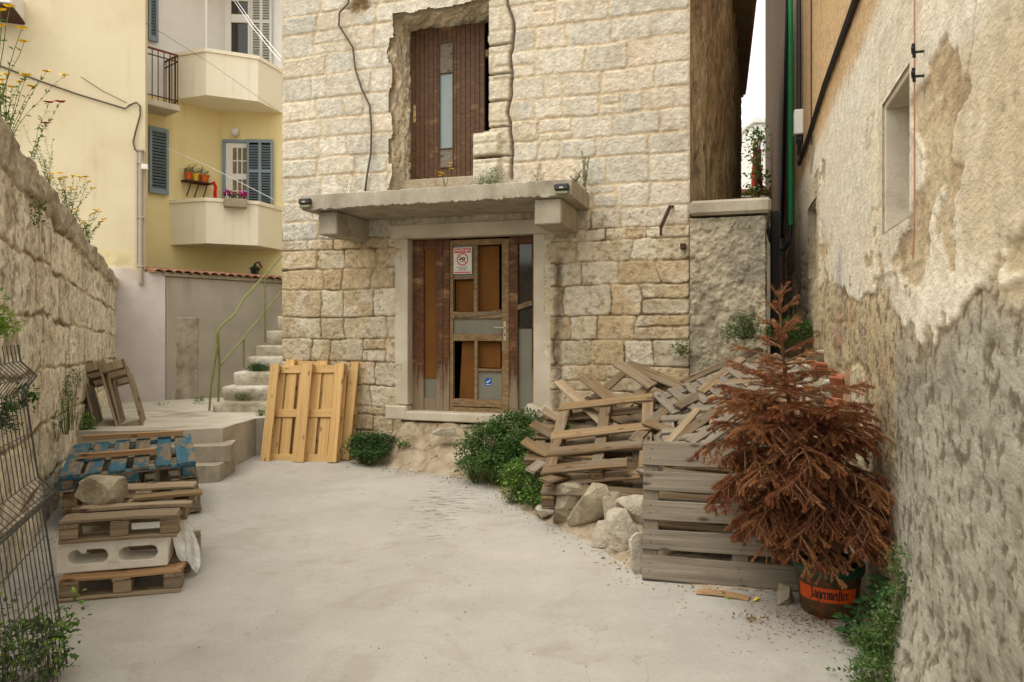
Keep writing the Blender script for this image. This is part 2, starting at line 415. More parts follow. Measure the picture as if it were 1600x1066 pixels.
M['roughcast'] = roughcast_mat('brown_roughcast')
M['dirt'] = surf('limestone_dirt', lin(152, 136, 112), lin(186, 172, 148), 6, 30, .02, third=lin(124, 104, 78), tscale=2.2, tr=(.52, .68), speck=(lin(190, 182, 165), 45, .68))
M['rock'] = surf('rough_rock', lin(144, 134, 112), lin(180, 170, 146), 7, 22, .024, third=lin(122, 106, 80), tscale=5, tr=(.54, .7), rnd=.14)
M['palerock'] = surf('pale_rock', lin(164, 154, 134), lin(194, 186, 168), 7, 24, .022, third=lin(150, 134, 108), tscale=5, tr=(.56, .7), rnd=.08)
M['brick'] = surf('red_clay', lin(146, 86, 60), lin(170, 112, 82), 12, 50, .004, rnd=.15)
M['tile'] = surf('roof_tile', lin(140, 98, 76), lin(168, 128, 102), 6, 50, .003, rnd=.2)
M['newwood'] = wood('fresh_pine', lin(212, 178, 122), lin(184, 144, 90), rnd=.10, rough=.6)
M['oldwood'] = wood('weathered_pallet_wood', lin(138, 116, 86), lin(82, 63, 43), lin(124, 114, 98), (.45, .7), rnd=.28)
M['brownwood'] = wood('brown_pallet_wood', lin(160, 142, 116), lin(114, 96, 74), lin(142, 128, 108), (.5, .75), rnd=.2)
M['greywood'] = wood('grey_weathered_wood', lin(146, 136, 120), lin(102, 92, 78), lin(128, 118, 102), (.5, .7), rnd=.10)
M['tanwood'] = wood('tan_board', lin(144, 120, 86), lin(102, 82, 56), lin(126, 110, 88), (.5, .75), rnd=.15)
M['plank'] = wood('pale_plank', lin(184, 150, 112), lin(148, 112, 76), rnd=.08)
M['bluewood'] = wood('blue_painted_wood', lin(140, 124, 100), lin(104, 88, 66), paint=lin(54, 100, 118), pthr=(.45, .52), rnd=.15)
M['greypaintwood'] = wood('grey_painted_slat', lin(138, 128, 114), lin(104, 94, 82), rnd=.12)
M['doorwood'] = wood('dark_door_wood', lin(106, 75, 49), lin(65, 43, 27), lin(146, 114, 78), (.60, .74), rnd=.08, knots=False, rough=.5)
def worn_door():
    m = wood('worn_door_wood', lin(112, 74, 46), lin(64, 40, 24), lin(146, 112, 76), (.58, .72), rnd=.06, knots=False, rough=.6); t = m.node_tree
    b = t.nodes['Principled BSDF']; src = b.inputs['Base Color'].links[0].from_socket
    n = NT.__new__(NT); n.mat = m; n.t = t; n.b = b
    tc = n.n('ShaderNodeTexCoord'); sp = n.n('ShaderNodeSeparateXYZ'); n.l(tc.outputs['Object'], sp.inputs[0])
    mp = n.n('ShaderNodeMapping'); n.l(tc.outputs['Object'], mp.inputs['Vector']); mp.inputs['Scale'].default_value = (24, 24, 1.6)
    ns = n.noise(mp.outputs[0], 1.0, 6, .65)
    wear = n.ramp(n.math('ADD', sp.outputs[2], n.math('MULTIPLY', ns, -1.3)), -.12, -.42)      # rain-bleached foot of the boards
    c = n.mix(n.math('MULTIPLY', wear, .85), src, n.mix(ns, lin(122, 106, 84), lin(158, 144, 122)))
    st = n.ramp(ns, .62, .74); c = n.mix(n.math('MULTIPLY', st, .45), c, lin(40, 26, 16))
    n.l(c, b.inputs['Base Color']); return m
M['worndoor'] = worn_door()
M['doorgrey'] = wood('weathered_door_rail', lin(150, 128, 96), lin(104, 80, 52), lin(120, 84, 48), (.55, .7), rnd=.12, knots=False)
M['plywood'] = surf('orange_board', lin(104, 66, 26), lin(122, 80, 34), 2, 40, .001, third=lin(96, 58, 22), tscale=1.5, spec=.3)
M['black'] = plain('dark_void', (.006, .006, .006), .9, .1)
M['rubber'] = plain('black_cable', (.02, .02, .02), .6, .3)
M['greycable'] = plain('grey_cable', lin(92, 84, 72), .7, .2)
M['iron'] = plain('rusty_iron', lin(74, 52, 42), .8, .2, var=.3, scale=30)
M['redrail'] = plain('red_brown_rail', lin(120, 60, 44), .6, .3)
M['wire'] = plain('dark_coated_wire', lin(66, 66, 66), .45, .4)
M['frost'] = plain('frosted_glass', lin(126, 140, 138), .18, .5, var=.05)
M['dirtyglass'] = surf('dusty_glass', lin(112, 110, 98), lin(130, 128, 114), 3, 40, .001, rough=.3, third=lin(98, 92, 78), spec=.5)
M['darkglass'] = plain('dark_glass', lin(46, 44, 38), .08, .6, var=.2)
M['brass'] = plain('worn_brass', lin(190, 160, 110), .4, .5, .6)
M['handle'] = plain('pale_metal', lin(188, 180, 150), .4, .5, .4)
M['signwhite'] = plain('sign_white', lin(216, 212, 200), .5, .3, var=.03)
M['signred'] = plain('sign_red', lin(196, 48, 52), .5, .3, var=.05)
M['signblack'] = plain('sign_black', lin(40, 38, 38), .6, .2)
M['signblue'] = plain('sticker_blue', lin(20, 92, 170), .4, .3, var=.05)
M['shutter'] = plain('grey_blue_paint', lin(128, 144, 152), .6, .3, var=.05)
M['shutterwhite'] = plain('pale_shutter_paint', lin(206, 208, 200), .6, .3, var=.04)
M['curtain'] = plain('dim_curtain', lin(128, 116, 92), .8, .2, var=.25, scale=14)
M['pvc'] = plain('grey_pipe', lin(168, 156, 140), .5, .3, var=.06)
M['green_pipe'] = plain('green_hose', lin(36, 128, 74), .5, .3)
M['greenrail'] = plain('green_painted_rail', lin(120, 122, 70), .6, .3, var=.2, scale=14)
M['terracotta'] = plain('terracotta', lin(200, 100, 44), .7, .2)
M['yellowpot'] = plain('yellow_plastic', lin(222, 176, 40), .4, .4)
M['red'] = plain('red_cloth', lin(206, 30, 36), .7, .2)
M['planter'] = plain('grey_planter', lin(160, 146, 122), .7, .2)
M['lampglass'] = plain('solar_lamp_lens', lin(120, 118, 84), .15, .5)
M['lampbody'] = plain('dark_lamp_body', lin(42, 42, 40), .4, .4)
M['potgreen'] = plain('dark_green_plastic', lin(22, 66, 50), .35, .4)
M['potbrown'] = surf('faded_pot_print', lin(78, 56, 36), lin(54, 56, 36), 22, 60, .001, rough=.4, third=lin(100, 58, 34), tscale=26, tr=(.5, .56))
M['potorange'] = plain('orange_band', lin(198, 78, 24), .45, .3, var=.08)
M['soil'] = plain('dry_soil', lin(62, 48, 36), .95, .1, var=.3, scale=40)
M['blockwhite'] = surf('white_block', lin(224, 218, 206), lin(236, 232, 222), 5, 60, .003, third=lin(186, 174, 152), tscale=3, tr=(.58, .75))
M['needle'] = leafm('dead_needles', lin(146, 88, 56), lin(100, 56, 36), .12, .8)
M['needlelight'] = leafm('tan_needles', lin(176, 126, 82), lin(132, 82, 50), .10, .8)
M['bark'] = plain('dead_bark', lin(104, 74, 54), .9, .1, var=.3, scale=30)
M['twig'] = plain('bare_twig', lin(132, 104, 78), .9, .1, var=.2)
M['leaf'] = leafm('green_leaf', lin(90, 118, 54), lin(54, 84, 38))
M['leafdark'] = leafm('dark_green_leaf', lin(66, 98, 50), lin(40, 70, 36))
M['leaflight'] = leafm('yellow_green_leaf', lin(140, 168, 66), lin(96, 134, 50))
M['leafgrey'] = leafm('grey_green_leaf', lin(112, 124, 84), lin(80, 96, 58))
M['drygrass'] = leafm('dry_stem', lin(150, 126, 84), lin(104, 84, 56))
M['stem'] = plain('green_stem', lin(92, 104, 54), .8, .2)
M['flower'] = plain('yellow_flower', lin(244, 208, 30), .6, .2, var=.08)
M['magenta'] = plain('magenta_flower', lin(186, 30, 130), .6, .2, var=.15, scale=60)
M['pinkflower'] = plain('pink_flower', lin(176, 60, 84), .6, .2)
def bag_mat():
    n = NT('clear_plastic'); v = n.coord()
    n.finish(lin(236, 236, 234), .2, .5, n.noise(v, 9, 6, .6), .03)
    tr = n.n('ShaderNodeBsdfTransparent'); mx = n.n('ShaderNodeMixShader')
    n.l(n.ramp(n.noise(v, 6, 5), .15, .75), mx.inputs[0]); 
    n.l(n.b.outputs[0], mx.inputs[2]); n.l(tr.outputs[0], mx.inputs[1]); n.l(mx.outputs[0], n.out.inputs[0])
    return n.mat
M['bag'] = bag_mat()
M['pinkwire'] = plain('faded_red_wire', lin(168, 122, 100), .7, .2)
# ------------------------------------------------------------------ ground
def make_ground():
    xs = np.concatenate([np.linspace(-400, -12, 8)[:-1], np.linspace(-12, 8, 241), np.linspace(8, 400, 8)[1:]])
    ys = np.concatenate([np.linspace(-400, -2, 8)[:-1], np.linspace(-2, 20, 265), np.linspace(20, 400, 8)[1:]])
    X, Y = np.meshgrid(xs, ys)
    near = sst(14, 10, np.abs(X + 2)) * sst(16, 12, np.abs(Y - 8))
    Z = ((fbm(X * .5, Y * .5, 0, 3, 4) - .5) * .03 + (fbm(X * 3, Y * 3, 0, 5, 3) - .5) * .006) * near - .004
    o = grid_obj('ground', np.stack([X, Y, Z], -1), None, M['ground']); o['kind'] = 'structure'
make_ground()

FA = Fr((-2.974, 9.526), (1.936, 8.009))            # stone house front
RW = Fr((.781 + .309 * 22, 22), (.781 + .309 * .6, .6))      # right house front
LW = Fr((-4.0 - .45 * (1.0 - 6.4), 1.0), (-4.0 - .45 * (12.95 - 6.4), 12.95))   # left stone wall
# rubble terrace and dirt mound (IDW height field)
_bd = [(560, 722), (598, 726), (640, 734), (700, 744), (760, 752), (800, 785), (850, 812), (930, 850), (1000, 895), (1100, 922), (1240, 926), (1330, 960), (1420, 1030)]
_bd = [(p.x, p.y) for p in (G(u, v) for u, v in _bd)]
_cp = [(x, y, 0.0) for x, y in _bd] + [(x - .25 * (1 if i > 4 else .1), y - .32, -.09) for i, (x, y) in enumerate(_bd)]
def _fa(u, n, z): p = FA.w(FA.s(u, n), 0, n); return (p.x, p.y, z)
_cp += [_fa(560, .05, .28), _fa(600, .05, .38), _fa(640, .05, .46), _fa(600, .2, .26), _fa(570, .2, .18), _fa(640, .22, .32), _fa(700, .05, .47), _fa(780, .05, .5), _fa(850, .05, .54), _fa(900, .05, .58), _fa(980, .05, .64), _fa(1075, .05, .78),
        _fa(520, .05, .04), _fa(700, .32, .26), _fa(650, .3, .18), _fa(760, .4, .3), _fa(820, .5, .34),
        (2.1, 7.75, .9), (2.7, 7.6, 1.05), (3.0, 8.3, 1.25), (3.3, 9.5, 1.2), (3.9, 11.5, 1.0), (3.0, 7.0, 1.15), (2.63, 6.0, .95), (2.42, 5.3, .6), (2.2, 4.7, .2), (2.0, 4.15, .0),
        (.9, 6.6, .3), (1.3, 5.9, .3), (1.7, 6.5, .55), (.5, 7.2, .36), (1.1, 7.4, .5), (.45, 6.15, .18), (.8, 5.45, .2), (1.2, 4.95, .12), (1.7, 5.0, .2), (2.1, 5.6, .5)]
_cp = np.array(_cp)
_poly = np.array([tuple(FA.w(FA.s(520), 0, -.2).xy)] + _bd + [(1.9, 3.0), (7, 3.0), (7, 14), (1.9, 14)])
def _inside(x, y):
    ins = np.zeros(x.shape, bool); dm = np.full(x.shape, 9.0); n = len(_poly)
    for i in range(n):
        (x0, y0), (x1, y1) = _poly[i], _poly[(i + 1) % n]
        c = ((y0 > y) != (y1 > y)) & (x < (x1 - x0) * (y - y0) / (y1 - y0 + 1e-12) + x0); ins ^= c
        if i <= len(_bd):
            t = np.clip(((x - x0) * (x1 - x0) + (y - y0) * (y1 - y0)) / ((x1 - x0) ** 2 + (y1 - y0) ** 2), 0, 1)
            dm = np.minimum(dm, np.hypot(x - x0 - t * (x1 - x0), y - y0 - t * (y1 - y0)))
    return np.where(ins, dm, -dm)
def terr(x, y):
    x = np.asarray(x, float); y = np.asarray(y, float)
    k = _inside(x, y); h = _terr(x, y)
    return np.where(k > 0, np.maximum(h, .0) * sst(0, .13, k) + .012 * sst(0, .05, k), -.12 * sst(0, .15, -k))
def _terr(x, y):
    w = 1 / (((x[..., None] - _cp[:, 0]) ** 2 + (y[..., None] - _cp[:, 1]) ** 2) + .004) ** 1.6
    return (w * _cp[:, 2]).sum(-1) / w.sum(-1)
def make_terrain():
    xs = np.arange(-2.8, 5.2, .03); ys = np.arange(3.2, 13, .03)
    X, Y = np.meshgrid(xs, ys)
    Z = terr(X, Y); Z = Z + sst(-.02, .12, Z) * (fbm(X * 2.2, Y * 2.2, 0, 11, 5, .6) - .5) * .08 + (fbm(X * 12, Y * 12, 0, 12, 3) - .5) * .025
    Zc = Z[:-1, :-1]
    fx = (X[:-1, :-1] - FA.o.x) * FA.n.x + (Y[:-1, :-1] - FA.o.y) * FA.n.y
    keep = (Zc > -.045) & ((fx > -.12) | (X[:-1, :-1] > 1.9)) & (X[:-1, :-1] < .781 + .309 * Y[:-1, :-1] + .1)
    o = grid_obj('dirt_terrain', np.stack([X, Y, Z], -1), None, M['dirt'], keep=keep); o['kind'] = 'structure'
make_terrain()

# ------------------------------------------------------------------ stone house
house = thing('stone_house', 'pale limestone house with a brown door above a concrete canopy and another below it', 'house', (-.5, 8.8, 0))
uo = dict(s0=FA.s(607), s1=FA.s(764), z1=FA.uv(690, 14)[1])
lo = dict(s0=FA.s(628), s1=FA.s(850), z1=FA.uv(740, 358)[1])
def make_facade():
    L = FA.len
    ss = np.linspace(0, L, 460); zs = np.arange(-.05, 6.15, .0118)
    S, Z = np.meshgrid(ss, zs)
    up = sst(2.78, 3.0, Z + .10 * (fbm(S * 1.3, Z * 0, 0, 9) - .5))        # 1 = repointed upper part
    layU = stone_layout(2.72, 6.3, .23, .34, .30, .62, L, 21, .10, (.42, .68))
    layL = stone_layout(.62, 2.95, .24, .36, .30, .54, L, 33, .05, (.42, .64))
    layF = stone_layout(-.1, .62, .16, .30, .22, .50, L, 35, .3)
    wx = (fbm(S * 2.1, Z * 2.1, 0, 1, 3) - .5) * .13 + (fbm(S * 10, Z * 10, 0, 2, 4) - .5) * .04
    wz = (fbm(S * 1.2, Z * 1.2, 0, 3, 3) - .5) * .07 + (fbm(S * 9, Z * 9, 0, 4, 4) - .5) * .04
    Sw = np.clip(S + wx * sst(0, .3, S) * sst(0, .3, L - S), 0, L); Zw = Z + wz * .6
    dU, rU, lxU, lzU = stone_eval(layU, Sw, Zw); dL, rL, lxL, lzL = stone_eval(layL, Sw, Zw); dF, rF, lxF, lzF = stone_eval(layF, Sw, Zw)
    fnd = Zw < .62; hiU = Zw > 2.72 + .0
    pick = lambda a, b, c: np.where(hiU if a.ndim == 2 else hiU[..., None], a, np.where(fnd if a.ndim == 2 else fnd[..., None], c, b))
    d = pick(dU, dL, dF); r = pick(rU, rL, rF); lx = pick(lxU, lxL, lxF); lz = pick(lzU, lzL, lzF)
    rough = fbm(S * 7, Z * 7, r[..., 0] * 9, 5, 5, .62) - .5; fine = fbm(S * 38, Z * 38, 0, 6, 3) - .5
    facet = fbm(S * 4, Z * 5, r[..., 1] * 20, 41, 2) - .5
    jw = np.where(hiU, .012, .005) + .010 * (fbm(S * 5, Z * 5, 0, 8) - .5) * 2
    body = sst(jw * .5, jw + np.where(hiU, .012, .007), d)
    inn = sst(.0, .03, d)
    chip = np.abs(fbm(S * 6 + 9, Z * 6, r[..., 0] * 9, 42, 4, .6) - .5) * 2; chip2 = np.abs(fbm(S * 15, Z * 15, r[..., 1] * 9, 43, 3, .6) - .5) * 2
    tool = (r[..., 4] > .8) | (S > L - .5) & (r[..., 4] > .35)
    ra = np.where(tool, .35, np.where(hiU, .62, .70))
    depth = np.where(hiU, .004 + .006 * r[..., 2], .016)
    h = body * (depth + .008 * (r[..., 3] - .5) + (lx * (r[..., 4] - .5) + lz * (r[..., 2] - .5)) * .012) + body * inn * ra * (.016 * (rough + .08) + .010 * facet * (r[..., 5] > .35) + .016 * (.35 - chip) + .011 * (.35 - chip2)) + .006 * fine + np.where(hiU, .004 * (fbm(S * 16, Z * 16, 0, 45, 3) - .5) * (1 - body), 0)
    # cut faces of the corner blocks: tooled flat
    # colours
    A = np.array([lin(204, 195, 177), lin(197, 190, 174), lin(206, 193, 172), lin(200, 190, 171), lin(191, 186, 172), lin(210, 202, 185)])
    B = np.array([lin(194, 180, 152), lin(200, 188, 161), lin(186, 168, 136), lin(192, 172, 140), lin(204, 194, 171), lin(188, 177, 151)])
    ia = (r[..., 1] * 5.99).astype(int)
    cs = np.where(hiU[..., None], A[ia], B[ia])
    cs = cs * (.92 + .16 * r[..., 0])[..., None]
    blot = fbm(S * 3, Z * 3, r[..., 3] * 5, 44, 5, .6)
    cs = lerp(cs, lin(168, 145, 110), .55 * sst(.52, .72, blot) * (1 - .6 * up)); cs = lerp(cs, lin(208, 200, 184), .6 * sst(.50, .30, blot))
    fl = fbm(S * 22, Z * 22, 3, 46, 4, .65); cs = lerp(cs, lin(128, 104, 72), .55 * sst(.58, .70, fl) * (1 - .7 * up))
    mort = lerp(lerp(np.broadcast_to(lin(118, 98, 70), cs.shape), lin(184, 166, 132), sst(.45, .58, fbm(S * 1.7, Z * 1.7, 0, 48, 5, .6))), lin(200, 184, 156), up)
    mort = lerp(mort, lin(150, 122, 90), .4 * sst(.56, .70, fbm(S * 1.6, Z * 3, 0, 47, 5)))
    c = lerp(mort, cs, sst(.1, .8, body))
    # deep crack behind the right jamb stones of the upper door, broken edge left of it
    zc = sst(3.25, 3.4, Z) * sst(6.0, 5.3, Z)
    sc = FA.s(799) + (fbm(Z * 2.3, Z * 0, 0, 51, 3) - .5) * .16 - .06 * sst(5.15, 5.4, Z)
    ck = np.exp(-((S - sc) / .016) ** 2) * zc
    for zz in (3.62, 3.95, 4.27, 4.60, 4.95):
        zj = zz + (fbm(S * 3, S * 0, zz, 52, 2) - .5) * .06
        ck = np.maximum(ck, np.exp(-((Z - zj) / .010) ** 2) * (S > uo['s1'] - .1) * (S < sc + .02) * .8)
    h -= .07 * ck; c = lerp(c, lin(92, 74, 52), np.clip(ck, 0, 1) * .8)
    jam = sst(.0, .04, S - uo['s1'] + .05) * sst(.0, .03, sc - S) * zc
    h += .012 * jam + .02 * jam * rough; c = lerp(c, lin(200, 190, 168), .6 * jam * sst(.6, 0, ck))
    # crumbly rubble beside the lower jambs
    g2 = np.exp(-((S - FA.s(872) - .05 * (fbm(Z * 4, Z * 0, 0, 55, 3) - .5)) / .05) ** 2) * sst(2.5, 2.3, Z)
    h -= g2 * (.05 + .08 * (fbm(S * 14, Z * 14, 0, 56, 4) - .5)); c = lerp(c, lin(126, 112, 92), np.clip(g2, 0, 1) * .85)
    g3 = np.exp(-((S - FA.s(560)) / .15) ** 2 - ((Z - FA.uv(560, 5)[1]) / .13) ** 2)
    h -= g3 * (.10 + .2 * (fbm(S * 16, Z * 16, 0, 57, 4) - .5)); c = lerp(c, lin(140, 118, 88), np.clip(g3 * 1.2, 0, 1))
    # drip stain low down and darker foot
    c = lerp(c, lin(150, 134, 104), .35 * sst(.9, .2, Z) * sst(.4, .6, fbm(S * 2, Z * 2, 0, 58)))
    # openings with crumbled edges
    e1 = (fbm(S * 6, Z * 6, 0, 60, 3) - .5) * .09
    quo = (np.floor(Z / .31 + .3) % 2) * .05
    Sc, Zc = S[:-1, :-1], Z[:-1, :-1]; ec = e1[:-1, :-1]
    hole = (Sc > uo['s0'] + ec * .9 + quo[:-1, :-1] * .7) & (Sc < uo['s1'] + ec * .25) & (Zc < uo['z1'] + ec * .8 + .03 * (Sc - uo['s0'])) & (Zc > 3.0)
    # two blocks left standing in the opening's lower right corner
    b1 = (Sc > FA.s(739) - ec * .1) & (Zc < FA.uv(760, 207)[1] + ec * .15)
    hole &= ~b1
    hole |= (Sc > lo['s0']) & (Sc < lo['s1']) & (Zc < lo['z1']) & (Zc > .45)
    blk = sst(0, .04, S - FA.s(739)) * sst(0, .06, FA.uv(760, 207)[1] - Z) * sst(0, .05, FA.s(785) - S) * (Z > 3.1)
    gapz = np.exp(-((Z - FA.uv(760, 247)[1]) / .018) ** 2)
    h += blk * (.06 - .10 * gapz); c = lerp(c, lin(206, 197, 176), blk * (1 - gapz)); c = lerp(c, lin(120, 98, 70), blk * gapz)
    V = FA.W(S, Z, h)
    grid_obj('wall', V, np.clip(c, 0, 1), M['wallstone'], house, keep=~hole, smooth=False, skirt=tuple(FA.n * -.10))
make_facade()
def reveal(name, V, seed, amp, nrm, parent, dark=0.0):
    """rough masonry inside an opening; V (nr,nc,3)"""
    a = np.linalg.norm(np.diff(V, axis=1), axis=-1).mean(); X = V[..., 0] * 1.7 + V[..., 1]; Z = V[..., 2]; K = V[..., 1] * .7
    k = fbm(X * 9, Z * 9, K * 9, seed, 5, .6)
    V = V + np.array(nrm)[None, None, :] * ((k - .5) * amp)[..., None]
    c = lerp(np.broadcast_to(lin(232, 220, 194), V.shape), lin(186, 162, 126), sst(.50, .72, fbm(X * 16, Z * 16, K * 16, seed + 3, 4, .65)))
    c = lerp(c, lin(200, 188, 164), sst(.56, .64, fbm(X * 4, Z * 4, K * 4, seed + 5, 3)))
    grid_obj(name, V, c, M['wallstone'], parent)
def make_openings():
    z0, z1 = 2.95, uo['z1'] + .12
    nn, zz = np.meshgrid(np.linspace(.0, -.56, 60), np.arange(z0, z1, .016))
    reveal('door_reveal', FA.W(uo['s0'] - .02 - nn * .22, zz, nn), 70, .11, FA.t, house)
    reveal('door_reveal', FA.W(np.full_like(nn, uo['s1'] + .04), zz, nn), 71, .10, -FA.t, house)
    s_, n_ = np.meshgrid(np.arange(uo['s0'] - .1, uo['s1'] + .12, .016), np.linspace(.0, -.56, 50))
    zt = uo['z1'] + .05 + .03 * (s_ - uo['s0']) + n_ * .16
    reveal('door_reveal', FA.W(s_, zt, n_), 72, .12, (0, 0, 1), house)
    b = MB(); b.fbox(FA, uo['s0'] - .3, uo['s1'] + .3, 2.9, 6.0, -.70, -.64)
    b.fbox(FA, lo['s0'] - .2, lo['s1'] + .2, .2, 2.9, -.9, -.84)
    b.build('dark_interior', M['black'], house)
    # upper door
    N = -.42
    s0, zt = FA.uv(642, 48, N); s1 = FA.s(757, N); zb = FA.uv(690, 282, N)[1]; ztr = FA.uv(757, 36, N)[1]
    zt = (zt + ztr) / 2
    d = MB(); nb = 16; gs0, gs1 = FA.s(686, N), FA.s(708, N); gz0, gz1 = FA.uv(697, 262, N)[1], FA.uv(697, 66, N)[1]
    w = (s1 - s0) / nb
    for i in range(nb):
        a, b_ = s0 + i * w, s0 + (i + 1) * w
        if b_ <= gs0 or a >= gs1: d.fbox(FA, a + .001, b_ - .001, zb, zt, N - .045, N + .0 + .001 * (i % 3), 0, .004)
        else:
            d.fbox(FA, a + .001, b_ - .001, gz1, zt, N - .045, N, 0, .004); d.fbox(FA, a + .001, b_ - .001, zb, gz0, N - .045, N, 0, .004)
            if a < gs0: d.fbox(FA, a + .001, gs0, gz0, gz1, N - .045, N, 0, .003)
            if b_ > gs1: d.fbox(FA, gs1, b_ - .001, gz0, gz1, N - .045, N, 0, .003)
    door = d.build('door', M['doorwood'], house, FA.w((s0 + s1) / 2, zb, N))
    g = MB(); zm = FA.uv(697, 114, N)[1]; zl = FA.uv(697, 232, N)[1]
    g.fbox(FA, gs0, gs1, zl + .004, zm - .004, N - .03, N - .022, 0, .001)
    g.build('pane', M['frost'], door)
    for (a_, b_) in ((zm + .004, gz1), (gz0, zl - .004)): g = MB(); g.fbox(FA, gs0, gs1, a_, b_, N - .02, N - .012, 0, .001); g.build('panel', M['greypaintwood'], door)
    g = MB()
    for z in (zm, zl): g.fbox(FA, gs0, gs1, z - .004, z + .004, N - .03, N + .006, 0, .001)
    for s in (gs0, gs1): g.fbox(FA, s - .008, s + .008, gz0, gz1, N, N + .01, 0, .002)
    for z in (gz0, gz1): g.fbox(FA, gs0 - .008, gs1 + .008, z - .008, z + .008, N, N + .009, 0, .002)
    g.build('trim', M['doorwood'], door)
    g = MB(); hs_, hz = FA.uv(648, 178, N); g.fbox(FA, hs_ - .016, hs_ + .016, hz - .11, hz + .11, N, N + .006, 0, .002)
    for dz in (.05, -.05): g.fbox(FA, hs_ - .006, hs_ + .006, hz + dz - .012, hz + dz + .012, N + .006, N + .0075, 1, .001)
    g.build('lock_plate', [M['brass'], M['black']], door)
    for (u, v) in ((640, 92), (640, 246), (760, 82)):
        g = MB(); s, z = FA.uv(u, v, N); g.fbox(FA, s - .05, s + .04, z - .045, z + .045, N - .08, N - .02, 0, .003); g.build('wedge', M['tanwood'], house)
    # threshold: reddish slab under the upper door
    g = MB(); g.fbox(FA, uo['s0'] - .05, FA.s(738), 3.0, zb - .008, -.56, -.22, 0, .01); g.build('threshold', M['dirt'], house)
    # lower door surround
    zl0, zl1 = FA.uv(740, 369)[1], FA.uv(740, 347)[1]
    b = MB(); b.fbox(FA, FA.s(611), FA.s(864), zl0, zl1, -.2, .03, 0, .008); b.build('door_lintel', M['cream_concrete'], house)
    for (a, c_) in ((618, 638), (834, 861)):
        b = MB(); zj = FA.uv(a, 632)[1] if a < 700 else FA.uv(a, 655)[1] - .25
        b.fbox(FA, FA.s(a), FA.s(c_), zj, zl0 - .002, -.2, .02, 0, .01); b.build('door_jamb', M['cream_concrete'], house)
    b = MB(); b.fbox(FA, FA.s(603), FA.s(637), FA.uv(620, 656)[1], FA.uv(620, 633)[1] - .002, -.2, .035, 0, .02); b.build('jamb_base', M['cream_concrete'], house)
    b = MB(); b.fbox(FA, FA.s(636), FA.s(862), FA.uv(740, 660)[1], FA.uv(740, 646)[1], -.3, .06, 0, .012); b.build('door_sill', M['cream_concrete'], house)
make_openings()

